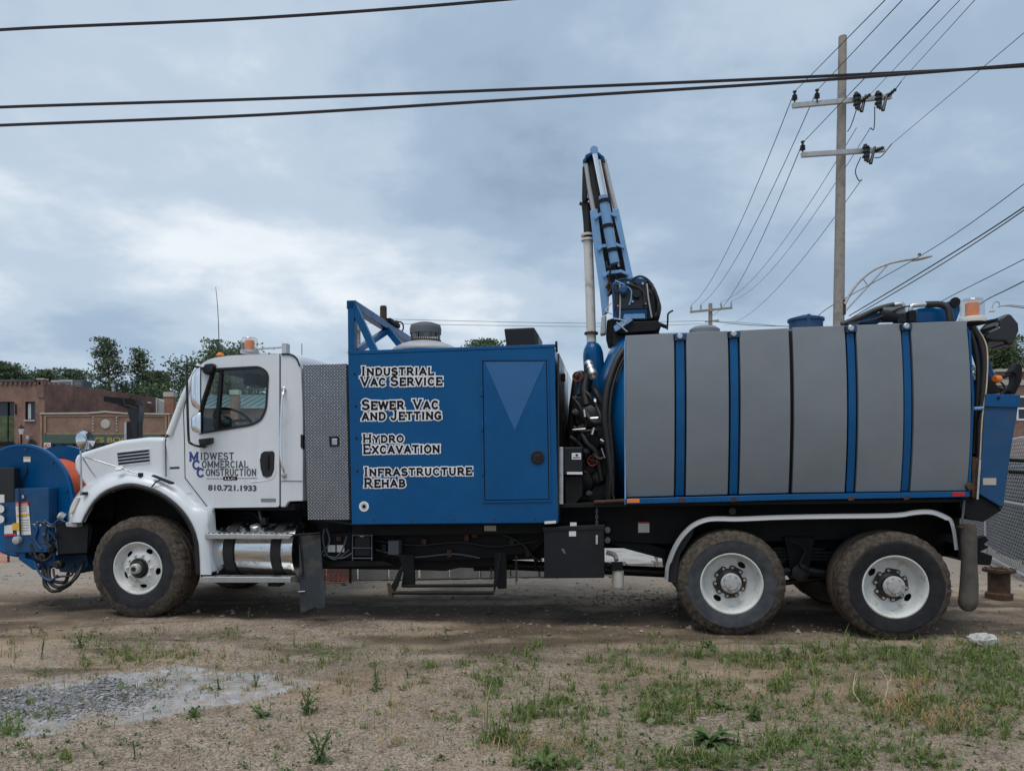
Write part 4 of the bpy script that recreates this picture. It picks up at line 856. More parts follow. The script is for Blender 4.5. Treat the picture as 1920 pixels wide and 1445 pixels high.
# low block kerb and orange netting beyond the truck
KB = empty('block_kerb', (0, 0, 0)); tag(KB, 'row of grey concrete blocks on the ground beyond the truck', 'block wall')
p0, p1 = Vector((-3.2, 10.95, 0)), Vector((3.6, 11.9, 0)); d = (p1-p0); n = 15
for k in range(n):
    a = p0+d*((k+.03)/n); b_ = p0+d*((k+.97)/n); hgt = .21+.02*math.sin(k*2.1); nn = Vector((-d.y, d.x, 0)).normalized()*.22
    j = Vector((0, random.uniform(-.03, .03), 0)); mb = MB(); mb.prism([a+j, b_+j, b_+nn+j, a+nn+j], (0, 0, hgt)); mb.build('block', 'concrete', KB, .012)
KB2 = empty('concrete_slab', (0, 0, 0)); mb = MB(); mb.prism([(1.2, 12.35, -.05), (7.2, 12.9, -.05), (8.9, 17.5, -.05), (1.2, 17.5, -.05)], (0, 0, .14)); mb.build('slab', 'concrete', KB2, .02); tag(KB2, 'pale concrete pavement slab beyond the truck', 'slab')
def netting(name, p, q, h, label, seed):
    ro = empty(name, p); tag(ro, label, 'safety net', 'orange safety netting'); dd = Vector(q)-Vector(p); L_ = dd.length; ro.rotation_euler = (0, 0, math.atan2(dd.y, dd.x)); g = random.Random(seed)
    def pt(x, z): return Vector((x, .05*math.sin(x*5+z*3+seed), z*(1+.12*math.sin(x*4+seed))*h+.01))
    mb = MB(); c = .065
    nxx = int(L_/c); nz = max(3, int(h/c))
    for i in range(nxx+1):
        for j in range(nz):
            a = pt(i*c, j/nz); b_ = pt(i*c+.4*c, (j+1)/nz)
            mb.add([a+Vector((-.006, 0, 0)), a+Vector((.006, 0, 0)), b_+Vector((.006, 0, 0)), b_+Vector((-.006, 0, 0))], [(0, 1, 2, 3)])
    for j in range(nz+1):
        for i in range(nxx):
            a = pt(i*c, j/nz); b_ = pt((i+1)*c, j/nz)
            mb.add([a+Vector((0, .002, -.007)), b_+Vector((0, .002, -.007)), b_+Vector((0, .002, .007)), a+Vector((0, .002, .007))], [(0, 1, 2, 3)])
    mb.build('net', 'screen_orange', ro, recalc=False)
    for x in (0, L_): mb = MB(); mb.tube([(x, .03, 0), (x, .03, h+.1)], .02, 6); mb.build('stake', 'rust', ro)
netting('safety_netting', (-3.05, 10.75, 0), (-2.35, 10.85, 0), .25, 'slumped orange safety netting seen beneath the truck', 3)
netting('safety_netting', (-10.4, 13.9, 0), (-9.0, 13.3, 0), .30, 'orange safety netting on the ground at the left edge behind the reel', 5)

# ---------------------------------------------------------------- trees
def tree(name, label, px, Y, top_py, wpx, style, seed, nleaf=5200, mt='leaf_dark', base_py=None, group='trees on the skyline'):
    g = np.random.default_rng(seed); x = xat(px, Y); H = zat(top_py, Y); Wd = wpx/F*Y/2
    root = empty(name, (x, Y, 0)); tag(root, label, 'tree', group); mb = MB(); tips = []
    def branch(p, d, L_, r, lev):
        n_ = 4; pts = [p]; q = p
        for i in range(n_):
            d = (d+Vector(g.normal(0, .16 if lev else .05, 3))+Vector((0, 0, .06 if lev else .02))).normalized(); q = q+d*L_/n_; pts.append(q)
        mb.tube(pts, [r*(1-(.6 if lev else .93)*i/n_) for i in range(n_+1)], 6 if lev < 2 else 4, cap=False)
        if lev >= 1: tips.extend(pts[2:] if lev > 1 else pts[3:])
        return pts, d
    th = H*(.97 if style == 'spire' else .80); pts, d = branch(Vector((0, 0, 0)), Vector((0, 0, 1)), th, .024*H, 0)
    nb = 34 if style == 'spire' else 20
    for i in range(nb):
        t_ = (.46 if style != 'spire' else .30)+(.67 if style == 'spire' else .52)*i/nb; k = min(int(t_*4), 3); q = pts[k].lerp(pts[k+1], t_*4-k); a = i*2.4+g.uniform(-.4, .4)
        if style == 'spire': L_ = Wd*(1.05-t_)**.8*1.3*g.uniform(.55, 1.2); el = g.uniform(.1, .5)
        else: L_ = Wd*g.uniform(.7, 1.1)*math.sin(math.pi*min(1, .25+t_*.72))**.5; el = g.uniform(.15, .95)
        dv = Vector((math.cos(a)*math.cos(el), math.sin(a)*math.cos(el), math.sin(el))); bp_, dd = branch(q, dv, L_, .008*H, 1)
        for j in range(3 if style != 'spire' else 2):
            s = bp_[int(g.integers(1, 5))]; d2 = (dv+Vector(g.normal(0, .6, 3))).normalized(); branch(s, d2, L_*.5*g.uniform(.6, 1.1), .004*H, 2)
    tp = np.array([tuple(q) for q in tips]); kz = H*.985/np.percentile(tp[:, 2], 99.0); tp[:, 2] *= kz; mb.v = [(x_q, y_q, z_q*kz) for x_q, y_q, z_q in mb.v]
    mb.build('trunk', 'bark', root, smooth=80, recalc=False)
    nleaf = int(nleaf*(2.4 if style != 'spire' else 1.7)); w_ = g.integers(0, len(tp), nleaf); cl = .043*H if style != 'spire' else .030*H
    kk = (1.0 if style != 'spire' else np.clip(1.25-.45*tp[w_, 2]/H, .4, 1.2)[:, None]); pos = tp[w_]+g.normal(0, 1, (nleaf, 3))*np.array([cl, cl, cl*.65])*kk; pos[:, 2] = np.minimum(pos[:, 2], H)
    sz = g.uniform(.6, 1.2, nleaf)*(.27 if style != 'spire' else .22)*Y/65
    sh = np.clip(.35+.30*((np.sin(w_*12.9898)*43758.5453) % 1.0)+g.normal(0, .16, nleaf)+(.0), 0, 1)
    an = g.uniform(0, 6.283, nleaf); ti = g.normal(0, .6, nleaf); dd = np.stack([np.cos(an)*np.cos(ti), np.sin(an)*np.cos(ti), np.sin(ti)], -1)
    pr = np.cross(dd, g.normal(0, 1, (nleaf, 3))); pr /= np.linalg.norm(pr, axis=1)[:, None]; s = sz[:, None]
    V = np.stack([pos-dd*s*.5, pos-pr*s*.32, pos+dd*s*.6, pos+pr*s*.32], 1).reshape(-1, 3)
    soup('crown', mt, V, (np.arange(nleaf)*4)[:, None]+np.array([[0, 1, 2, 3]]), sh, kind=None, parent=root)
    return root
tree('tree', 'dense rounded dark tree at the far left edge', 8, 74, 680, 110, 'round', 1, 6500)
tree('tree', 'low dark tree above the corner of the brick building', 92, 76, 694, 70, 'round', 2, 2600)
tree('tree', 'low broad tree behind the rooftop air units', 138, 78, 696, 62, 'round', 3, 2200)
tree('tree', 'tall thin-topped tree with a bare tip left of the cab', 214, 70, 638, 100, 'spire', 4, 4200)
tree('tree', 'narrow ragged tree between the bare-tipped tree and the cab', 270, 72, 655, 66, 'spire', 5, 2600)
tree('tree', 'large spreading tree directly behind the cab roof', 378, 66, 641, 165, 'round', 6, 5600, 'leaf_mid')
tree('tree', 'broad green tree seen through the cab window', 462, 68, 650, 150, 'round', 7, 4200, 'leaf_mid')
tree('tree', 'bushy tree filling the gap left of the cab behind the roof', 318, 76, 700, 70, 'round', 8, 2600)
tree('tree', 'green treetop showing over the blue box', 912, 60, 636, 90, 'round', 9, 5200, 'leaf_mid')
tree('tree', 'bright green tree at the right edge behind the rear door', 1876, 52, 636, 78, 'round', 10, 6500, 'leaf_mid')
tree('tree', 'low tree behind the shop filling the skyline gap', 196, 80, 722, 120, 'round', 11, 3600)

# ---------------------------------------------------------------- utility poles, wires
YP = 20.0
pb = Vector((xat(1567, YP), YP, 0)); UP = empty('utility_pole', pb); tag(UP, 'tall weathered wooden utility pole with two crossarms behind the tank', 'utility pole')
ptop = P(1580, 69, YP)-pb; mb = MB(); n = 24
mb.tube([Vector((ptop.x*(k/n), 0, ptop.z*k/n)) for k in range(n+1)], [.172-.068*k/n for k in range(n+1)], 18); mb.build('pole', 'wood_pole', UP, smooth=60)
def up(a, c, Y=YP): return P(a, c, Y)-pb
def obox(mb, p, q, wd, ht, m=0):
    p, q = Vector(p), Vector(q); d = (q-p).normalized(); s = d.cross(Vector((0, 0, 1))).normalized()*wd/2; u_ = s.cross(d).normalized()*ht/2
    mb.prism([p-s-u_, p+s-u_, p+s+u_, p-s+u_], q-p, m)
arms = []
for (a0, c0, a1, c1, n_) in ((1485, 200, 1669, 183, 'crossarm'), (1502, 292, 1656, 282, 'crossarm')):
    p = up(a0, c0, 19.55); q = up(a1, c1, 20.05); off = Vector((0, -.20, 0)); mb = MB(); obox(mb, p+off*.2, q+off*.2, .10, .125); arms.append(mb.build(n_, 'galvanised', UP, .008))
def insul(px, py, Y, parent, s=1.0):
    b = up(px, py, Y); mb = MB(); mb.lathe(b, (0, 0, 1), [(.02, -.05), (.02, .06), (.075, .07), (.05, .10), (.075, .12), (.05, .15), (.07, .17), (.03, .20), (.03, .25), (.055, .27), (.04, .30), (0, .31)], 12); mb.build('insulator', 'insulator', parent)
for a, c, ar in ((1490, 194, 0), (1532, 191, 0), (1505, 288, 1)): insul(a, c-2, 19.58, arms[ar])
def cutout(px, py, Y, parent, s):
    b = up(px, py, Y); mb = MB()
    mb.tube([b+Vector((0, -.1, .18*s)), b+Vector((.02, -.12, -.25*s))], [.05, .06], 8); mb.tube([b+Vector((.09, -.1, .1*s)), b+Vector((.05, -.14, -.30*s))], [.045, .04], 8)
    mb.tube([b+Vector((.28, -.05, .14*s)), b+Vector((.14, -.1, -.32*s))], [.03, .05], 8)
    for k in range(3): mb.lathe(b+Vector((.01, -.11, .1-.12*k)), (0, 0, 1), [(.0, -.02), (.09, -.02), (.09, .02), (0, .02)], 10)
    mb.build('fuse_cutout', 'insulator', parent)
for a, c, ar in ((1602, 190, 0), (1642, 188, 0), (1619, 287, 1)): cutout(a, c, 19.8, arms[ar], 1.0)
def dead(p, q, parent):
    p, q = Vector(p), Vector(q); n = 9; mb = MB(); mb.tube([p.lerp(q, k/n) for k in range(n+1)], [.018 if k % 2 else .05 for k in range(n+1)], 8); mb.build('strain_insulator', 'insulator', parent)
dead(up(1612, 193, 19.9), up(1632, 177, 19.4), arms[0]); dead(up(1660, 184, 19.9), up(1680, 167, 19.4), arms[0]); dead(up(1640, 284, 19.9), up(1656, 277, 19.4), arms[1])
def wire(pts, r, name, label, group, smooth=True, mt='wire', n=8):
    q = smooth_line(pts, n) if smooth else [Vector(p) for p in pts]; mb = MB(); mb.tube(q, r, 5); tag(mb.build(name, mt, smooth=60), label, 'wire', group)
def sag(p, q, s, n=14): p, q = Vector(p), Vector(q); return [p.lerp(q, k/n)-Vector((0, 0, s*4*(k/n)*(1-k/n))) for k in range(n+1)]
# jumper loops
for k, pts in enumerate((((1606, 205), (1596, 235), (1589, 247)), ((1640, 200), (1640, 225), (1638, 243), (1632, 240)), ((1668, 183), (1676, 172), (1690, 153)), ((1614, 295), (1604, 320), (1610, 338), (1616, 338)), ((1640, 296), (1652, 294), (1664, 280), (1672, 270)))):
    mb = MB(); mb.tube(smooth_line([up(a, c, 19.55) for a, c in pts], 6), .014, 5); mb.build('jumper_wire', 'wire', UP)
# far pole
YF = 52.0; fb = Vector((xat(1332, YF), YF, 0)); FP = empty('utility_pole', fb); tag(FP, 'distant wooden utility pole with one crossarm above the tank', 'utility pole')
mb = MB(); ft = P(1332, 569, YF)-fb; mb.tube([(0, 0, 0), (0, 0, ft.z)], [.19, .14], 10); mb.build('pole', 'wood_pole', FP)
mb = MB(); obox(mb, P(1294, 585, YF-.2)-fb, P(1373, 577, YF-.2)-fb, .12, .14); fa = mb.build('crossarm', 'wood_pole', FP)
for a, c in ((1296, 580), (1314, 578), (1352, 574), (1371, 572)):
    mb = MB(); b = P(a, c, YF-.2)-fb; mb.tube([b+Vector((0, 0, -.1)), b+Vector((0, 0, .05)), b+Vector((0, 0, .25))], [.03, .08, .06], 8); mb.build('insulator', 'lamp_grey', fa)
mb = MB(); mb.tube([P(1322, 603, YF)-fb, P(1348, 600, YF)-fb], .06, 6); mb.build('bracket', 'galvanised', FP)
# another pole behind the rest frame
Y3 = 46; tb = Vector((xat(672, Y3), Y3, 0)); TP = empty('utility_pole', tb); tag(TP, 'dark distant utility pole seen through the blue boom rest', 'utility pole')
mb = MB(); mb.tube([(0, 0, 0), (0, 0, zat(602, Y3))], [.17, .13], 10); mb.build('pole', 'wood_pole', TP)
mb = MB(); obox(mb, P(664, 618, Y3-.2)-tb, P(690, 620, Y3-.2)-tb, .10, .12); mb.build('crossarm', 'wood_pole', TP)
# wires main pole -> far pole, and main pole -> towards the viewer
def tip(a, c, Y=19.6): return P(a, c, Y)
near_dir = (Vector((xat(1567, YP), YP, 0))-fb)
for k, ((a, c), (a2, c2), (fx, fy), nm) in enumerate((((1490, 172), (1296, 572), (1660, 0), 'left outer'), ((1532, 170), (1314, 570), (1692, 0), 'left inner'), ((1505, 268), (1334, 592), (1762, 0), 'lower crossarm'),
        ((1606, 240), (1352, 566), (1800, 0), 'right inner'), ((1632, 240), (1371, 564), (1828, 0), 'right outer'), ((1616, 336), (1356, 610), (1920, 62), 'lowest'))):
    s0 = tip(a, c); wire(sag(s0, P(a2, c2, YF-.2), .9), .012 if k < 3 else .009, 'power_line', 'power line from the %s insulator of the tall pole to the distant pole' % nm, 'power lines')
    st = tip(*{0: (1490, 172), 1: (1532, 170), 2: (1505, 268), 3: (1632, 177), 4: (1690, 152), 5: (1672, 270)}[k])
    e = P(fx, fy, 11.5); e2 = st+(e-st)*1.9; wire(sag(st, e2, .0), .009 if k < 3 else .0065, 'power_line', 'power line from the %s insulator of the tall pole towards the top right' % nm, 'power lines')
# street lighting arm on the pole
AL = empty('street_light', pb+up(1583, 578)); tag(AL, 'curved street light arm and lamp head fixed to the tall utility pole', 'street lamp'); ab = AL.location
def al(a, c, Y=19.6): return P(a, c, Y)-ab
mb = MB(); mb.tube(smooth_line([al(1584, 570, 19.85), al(1605, 535, 19.8), al(1635, 508, 19.7), al(1670, 493), al(1715, 485)]), .035, 8); mb.build('arm', 'galvanised', AL)
mb = MB(); mb.tube([al(1586, 582, 19.85), al(1625, 540, 19.75), al(1664, 497)], .022, 6); mb.tube([al(1618, 522, 19.75), al(1626, 534, 19.75)], .018, 6); mb.build('brace', 'galvanised', AL)
mb = MB(); mb.box(tuple(al(1580, 590, 19.9)+Vector((0, -.04, 0))), tuple(al(1585, 562, 19.9)+Vector((0, .04, 0)))); mb.build('bracket', 'rust', AL)
h0 = al(1713, 488); h1 = al(1748, 481); mb = MB(); rows_ = []
for k in range(9):
    t_ = k/8; c = h0.lerp(h1, t_); wv = .13*math.sin(math.pi*min(1, .18+t_*.80))**.6; hv = .09*math.sin(math.pi*min(1, .25+t_*.72))**.7
    rows_.append([c+Vector((0, wv*math.cos(a), hv*(math.sin(a) if math.sin(a) > 0 else .35*math.sin(a)))) for a in np.linspace(0, 2*math.pi, 15)])
mb.grid(rows_); mb.add(rows_[0][:-1], [tuple(range(14))]); mb.add(rows_[-1][:-1], [tuple(range(14))]); mb.build('lamp_head', 'lamp_grey', AL, smooth=60)
mb = MB(); mb.lathe(al(1724, 482), (0, 0, 1), [(.04, 0), (.04, .09), (.03, .10), (0, .10)], 10); mb.build('photocell', 'unit_dark', AL)
# far right street lamp
Y4 = 30.0; sb = Vector((xat(1990, Y4), Y4, 0)); SL = empty('street_light', sb); tag(SL, 'far street lamp with curved bracket at the right edge', 'street lamp')
def sl(a, c): return P(a, c, Y4)-sb
mb = MB(); mb.tube([(0, 0, 0), (0, 0, sl(0, 560).z)], [.12, .08], 10); mb.build('post', 'galvanised', SL)
mb = MB(); mb.tube(smooth_line([sl(1990, 590), sl(1955, 582), sl(1920, 577), sl(1885, 573), sl(1872, 575)]), .03, 8); mb.tube(smooth_line([sl(1990, 580), sl(1940, 576), sl(1900, 572), sl(1885, 572)]), .02, 6); mb.build('arm', 'galvanised', SL)
mb = MB(); mb.tube(smooth_line([sl(1874, 575), sl(1873, 567), sl(1866, 566), sl(1861, 573), sl(1860, 582)]), .025, 6); mb.lathe(sl(1860, 583), (0, 0, 1), [(.11, -.02), (.07, .04), (.03, .08), (0, .08)], 12); mb.build('lamp_head', 'lamp_grey', SL)
# thick cables overhead
def cable(pts, r, lab, mt='wire_thick'): wire(pts, r, 'overhead_cable', lab, 'thick overhead cables', mt=mt)
cable([P(-700, 118, 10.6), P(-300, 84, 10.4), P(0, 56, 10.2), P(480, 34, 10.1), P(960, -2, 10.0), P(1700, -75, 9.8)], .021, 'thick overhead cable cutting across the top left corner')
cable([P(-700, 230, 10.9), P(-300, 215, 10.7), P(0, 201, 10.5), P(480, 186, 10.3), P(960, 168, 10.2), P(1500, 145, 10.0), P(1920, 124, 9.9), P(2500, 88, 9.8)], .021, 'upper of two thick overhead cables crossing the sky')
cable([P(-700, 262, 10.8), P(-300, 249, 10.6), P(0, 235, 10.4), P(480, 216, 10.2), P(960, 187, 10.1), P(1500, 153, 9.9), P(1920, 121, 9.8), P(2500, 70, 9.7)], .021, 'lower of two thick overhead cables crossing the sky')
# service lines on the right
for k, (pts, r) in enumerate(((((1583, 560, 20), (1750, 465, 17), (1920, 345, 14), (2200, 120, 11)), .009), (((1592, 592, 20), (1720, 515, 17), (1920, 388, 13.5), (2200, 180, 11)), .014), (((1583, 604, 20), (1750, 505, 17), (1920, 394, 13.4), (2200, 190, 11)), .012),
        (((1700, 606, 26), (1765, 565, 22), (1920, 486, 18), (2300, 290, 13)), .011), (((1800, 600, 26), (1845, 565, 22), (1920, 527, 18), (2300, 330, 13)), .015))):
    wire([P(*p) for p in pts], r, 'service_line', ['thin service line above the street light arm', 'thick service line leaving the pole below the street light', 'service line just under the thick one at right', 'service line rising to the right edge above the beacon', 'lowest service line meeting the rear beacon'][k], 'service lines at right')
for k, (pts, r) in enumerate(((((672, 597, 46.2), (1100, 606, 50), (1330, 602, 52), (1470, 612, 54)), .014), (((672, 606, 46.2), (1100, 612, 50), (1330, 607, 52)), .013), (((1330, 602, 51.9), (1400, 609, 45), (1480, 612, 36)), .02), (((1583, 470+95, 20), (1556, 575, 25), (1530, 596, 30), (1505, 625, 38)), .014))):
    wire([P(*p) for p in pts], r, 'power_line', ['upper thin distant line running behind the boom', 'lower thin distant line running behind the boom', 'thin line from the distant pole down to the tank top', 'thin line sloping left off the tall pole above the tank hatch'][k], 'power lines')
# far wood closing the horizon
k = 22000; g_f = np.random.default_rng(77); fx = g_f.uniform(-190, 230, k); fy = 135+g_f.uniform(0, 14, k); ft_ = (6.5+5.5*fbm(fx*.09, fx*0+3.3, 91, 4))
fz = ft_*(1-g_f.uniform(0, 1, k)**1.6*.98); leaflets('far_wood', 'leaf_dark', fx, fy, fz, g_f.uniform(.9, 1.9, k), 78, 'far wood along the horizon beyond the street', tilt=.9)
# ---------------------------------------------------------------- the truck
TH = R(7.7); TO = Vector((-4.137, 8.25, 0)); UH = Vector((math.cos(TH), -math.sin(TH), 0)); VH = Vector((math.sin(TH), math.cos(TH), 0))
TR = empty('vacuum_truck', TO, -TH); tag(TR, 'blue and white vacuum excavation truck with grey tank panels parked on the gravel', 'truck')
def t(px, py, v):                                       # pixel -> truck coordinates on the upright plane v metres in from its near side
    d = Vector(((px-CX)/F, 1, (HY-py)/F)); o = Vector((0, 0, EYE)); k = (v-(o-TO).dot(VH))/d.dot(VH); p = o+d*k
    return Vector(((p-TO).dot(UH), v, p.z))
def tp(name, pts, v, dep, mt, parent=None, bevel=.006, rn=0, smooth=35):
    pts = rnd(pts, rn) if rn else pts
    mb = MB(); mb.prism([t(a, c, v) for a, c in pts], (0, dep, 0)); return mb.build(name, mt, parent or TR, bevel, smooth)
def tb(name, x0, y0, x1, y1, v, dep, mt, parent=None, bevel=.006, rn=0): return tp(name, [(x0, y0), (x1, y0), (x1, y1), (x0, y1)], v, dep, mt, parent, bevel, rn)
def tt(name, pts, r, mt, parent=None, sm=True, seg=8, n=5):
    q = [t(*p) for p in pts]; q = smooth_line(q, n) if sm and len(q) > 2 else q
    mb = MB(); mb.tube(q, r if not isinstance(r, list) else list(np.interp(np.linspace(0, len(r)-1, len(q)), range(len(r)), r)), seg); return mb.build(name, mt, parent or TR, smooth=60)
def tl(name, c, prof, mt, parent=None, axis=(0, -1, 0), seg=24, smooth=35): mb = MB(); mb.lathe(t(*c) if not isinstance(c, Vector) else c, axis, prof, seg); return mb.build(name, mt, parent or TR, smooth=smooth)
def tbox(name, lo, hi, mt, parent=None, bevel=.006): mb = MB(); mb.box(lo, hi); return mb.build(name, mt, parent or TR, bevel)
WID = 2.44

# ---- chassis
u_of = lambda px, py=1000, v=0: t(px, py, v).x
for v in (.80, 1.52):
    mb = MB(); a, b_ = u_of(170, 1000, v), u_of(1790, 1000, v)
    mb.prism([(a, v, .72), (b_, v, .80), (b_, v, 1.08), (a, v, .98)], (0, .09, 0)); mb.build('frame_rail', 'black_frame', TR, .01)
for u in (.0, 1.4, 3.0, 4.6, 6.2, 7.6): tbox('cross_member', (u, .89, .80), (u+.12, 1.52, .92), 'black_frame')
tbox('engine_block', (-.75, .62, .62), (1.15, 1.80, 1.45), 'black_frame', bevel=.05)
tbox('transmission', (1.16, .90, .55), (2.6, 1.50, 1.10), 'grease', bevel=.06)
tt('drive_shaft', [(560, 1040, 1.2), (1300, 1075, 1.2)], .06, 'grease', sm=False)

# ---- wheels
def make_wheel(u, w, v, Rt, width, kind, tmat, far=False, rot=0.0):
    s = -1 if not far else 1; ax = (0, s, 0); org = Vector((u, v, w))
    wheel = None
    mb = MB(); rr = .305 if kind == 'rear' else .292
    holes = []
    if kind == 'front':
        prof = [(rr+.004, -.015), (rr, .0), (rr-.012, .003), (rr-.020, -.012), (rr-.030, -.03), (rr-.040, -.065), (.243, -.085)]
        dr = np.linspace(.240, .150, 24); prof += [(float(q), -.088+.050*((.24-q)/.09)) for q in dr]; prof += [(.120, -.030), (.098, -.028), (.096, -.06)]
        seg = 180; nh = 5; rh, hr, hw = .206, .023, .040; i0 = 7
    else:
        prof = [(rr+.004, -.015), (rr, .0), (rr-.012, .003), (rr-.022, -.012), (rr-.030, -.04), (rr-.042, -.10), (.250, -.145), (.246, -.150)]
        dr = np.linspace(.243, .165, 24); prof += [(float(q), -.152) for q in dr]; prof += [(.155, -.145), (.098, -.143), (.096, -.16)]
        seg = 180; nh = 2; rh, hr, hw = .206, .028, .042; i0 = 8
    def skip(i, k):
        if not (i0-1 <= i < i0+len(dr)-1): return False
        r_ = (prof[i][0]+prof[i+1][0])/2; a = 2*math.pi*(k+.5)/seg+rot
        for h in range(nh):
            c = 2*math.pi*h/nh; da = (a-c+math.pi) % (2*math.pi)-math.pi
            if ((r_-rh)/hr)**2+((da*rh)/hw)**2 < 1: return True
        return False
    mb.lathe(org, ax, prof, seg, skip=skip); wheel = mb.build('wheel', 'white_metal', TR, smooth=40, origin=org)
    sub = lambda nm, mbb, mt, sm=40, bevel=0: mbb.build(nm, mt, wheel, bevel, smooth=sm)
    z0 = Vector((0, 0, 0))
    mb = MB(); mb.lathe(z0, ax, [(.0, -.20), (.26, -.20), (.26, -.30)], 32); sub('brake_drum', mb, 'black_frame')
    hw_ = width/2; c = -hw_+.012
    prof = [(rr-.005, c+hw_-.03), (rr+.01, c+hw_-.004), (rr+.06, c+hw_+.014), (rr+.12, c+hw_+.018), (Rt-.085, c+hw_+.010), (Rt-.050, c+hw_-.004), (Rt-.022, c+hw_-.018), (Rt-.008, c+hw_-.04),
            (Rt, c+hw_*.55), (Rt-.012, c+hw_*.50), (Rt-.012, c+hw_*.44), (Rt+.002, c+hw_*.40), (Rt+.002, c+.02), (Rt-.012, c+.01), (Rt-.012, c-.01), (Rt+.002, c-.02), (Rt+.002, c-hw_*.40), (Rt-.012, c-hw_*.44), (Rt-.012, c-hw_*.50), (Rt, c-hw_*.55), (Rt-.008, c-hw_+.04), (Rt-.03, c-hw_+.015), (Rt-.10, c-hw_), (rr, c-hw_+.03)]
    seg = 144; g = np.random.default_rng(int(u*100) % 997+3)
    def rf(r, a, tt_, i):
        k = int(round(tt_/(2*math.pi)*seg)) % seg; q = r
        if r > Rt-.055 and a > c+hw_*.5: q -= .008 if (k % 4) == 0 else 0
        if r > Rt-.06: q += .010*(vnoise(np.array([tt_*9.0]), np.array([a*14+u*3]), 5)[0]-.45)+.006*(vnoise(np.array([tt_*30.0]), np.array([a*30.]), 8)[0]-.5)
        if r > Rt-.2: q = min(q, (Rt-.012)/max(.05, -math.cos(tt_)) if math.cos(tt_) < -.9 else q)
        return q
    mb = MB(); mb.lathe(z0, ax, prof, seg, rfun=rf); sub('tyre', mb, tmat, 30)
    if kind == 'front':
        mb = MB(); mb.lathe(z0, ax, [(.112, -.034), (.112, -.022), (.096, -.016), (.088, -.02), (.088, .0), (.078, .012), (0, .012)], 32); sub('hub', mb, 'rust' if False else 'grease')
        mb = MB(); mb.lathe(z0, ax, [(.058, .010), (.056, .058), (.045, .068), (0, .068)], 24); sub('hub_cap', mb, 'hub_grey')
        mb = MB(); mb.lathe(z0, ax, [(.026, .066), (.026, .080), (.0, .080)], 16); sub('cap_plug', mb, 'black_gloss')
    else:
        mb = MB(); mb.lathe(z0, ax, [(.135, -.146), (.128, -.12), (.098, -.10), (.095, -.04), (.0, -.04)], 32); sub('hub', mb, 'grease')
        mb = MB(); mb.lathe(z0, ax, [(.100, -.05), (.100, -.030), (.088, -.024), (.066, -.024), (.062, -.010), (0, -.008)], 32); sub('hub_cover', mb, 'hub_grey')
        for k in range(8):
            a = k*math.pi/4+.2; mb = MB(); mb.lathe(Vector((.080*math.cos(a), 0, .080*math.sin(a))), ax, [(.010, -.026), (.010, -.012), (0, -.012)], 6); sub('bolt', mb, 'hub_grey')
    fa = -.044 if kind == 'front' else -.146
    for k in range(10):
        a = k*math.pi/5+rot+.15; q = Vector((.1425*math.cos(a), 0, .1425*math.sin(a)))
        mb = MB(); mb.lathe(q, ax, [(.021, fa), (.021, fa+.008), (.016, fa+.010), (.016, fa+.030), (.008, fa+.040), (0, fa+.040)], 6); sub('lug_nut', mb, 'white_metal' if kind == 'front' else 'hub_grey')
    if kind == 'rear':
        for k in range(5):
            a0 = 2*k*math.pi/5+rot+.15; a1 = a0+math.pi/5; p0, p1 = [Vector((.1425*math.cos(a), s*(fa+.012), .1425*math.sin(a))) for a in (a0, a1)]
            d = (p1-p0).normalized(); n_ = d.cross(Vector((0, 1, 0)))*.026; lo = []
            for q, sg_ in ((p0, -1), (p1, 1)):
                for b_ in np.linspace(-math.pi/2, math.pi/2, 6): lo.append(q+(d*sg_*math.cos(b_)*.028)+(n_*math.sin(b_)*sg_))
            mb = MB(); mb.prism(lo, (0, s*.006, 0)); sub('nut_link', mb, 'rust')
    return wheel
UR1, UR2 = t(1372, 1097, 0).x, t(1679, 1102, 0).x
make_wheel(0, .560, 0, .565, .385, 'front', 'tyre_front', rot=.5); make_wheel(0, .560, WID, .565, .385, 'front', 'tyre_front', True)
for k, (u, tm, ro) in enumerate(((UR1, 'tyre_mid', .62), (UR2, 'tyre_rear', 2.2))):
    make_wheel(u, .520, 0, .525, .275, 'rear', tm, rot=ro); make_wheel(u, .520, WID, .525, .275, 'rear', tm, True)
    for v in (.36, WID-.36): mb = MB(); mb.lathe((u, v, .520), (0, -1, 0), [(.30, -.13), (.40, -.14), (.50, -.12), (.522, -.08), (.525, .08), (.50, .12), (.40, .14), (.30, .13)], 72); mb.build('inner_tyre', 'mud', TR, smooth=40)
    tt('axle', [(1372 if k == 0 else 1679, 1097, .3), (1372 if k == 0 else 1679, 1097, 2.1)], .09, 'grease', sm=False, seg=12)
    mb = MB(); mb.lathe((u, 1.22, .52), (0, -1, 0), [(0, -.2), (.16, -.15), (.2, 0), (.16, .15), (0, .2)], 16); mb.build('differential', 'grease', TR)
tt('front_axle', [(258, 1068, .3), (258, 1068, 2.1)], .07, 'grease', sm=False)
# rear suspension between the wheels
for v in (.50, 1.80):
    mb = MB(); ctr = (UR1+UR2)/2
    mb.prism([(ctr-.16, v, .95), (ctr+.16, v, .95), (ctr+.10, v, .62), (ctr-.10, v, .62)], (0, .12, 0)); mb.build('spring_hanger', 'black_frame', TR, .01)
    mb = MB(); mb.tube([(UR1+.15, v+.06, .52), (ctr, v+.06, .60), (UR2-.15, v+.06, .52)], .05, 8); mb.build('walking_beam', 'grease', TR)
    mb = MB(); mb.lathe((ctr, v-.02, .58), (0, -1, 0), [(0, -.16), (.09, -.16), (.09, .02), (.05, .03), (0, .03)], 18); mb.build('trunnion', 'grease', TR)
    for j in range(4):
        L_ = .62-.12*j; mb = MB(); mb.box((ctr-L_, v+.02, .70+.035*j), (ctr+L_, v+.11, .73+.035*j)); mb.build('leaf_spring', 'black_frame', TR, .004)
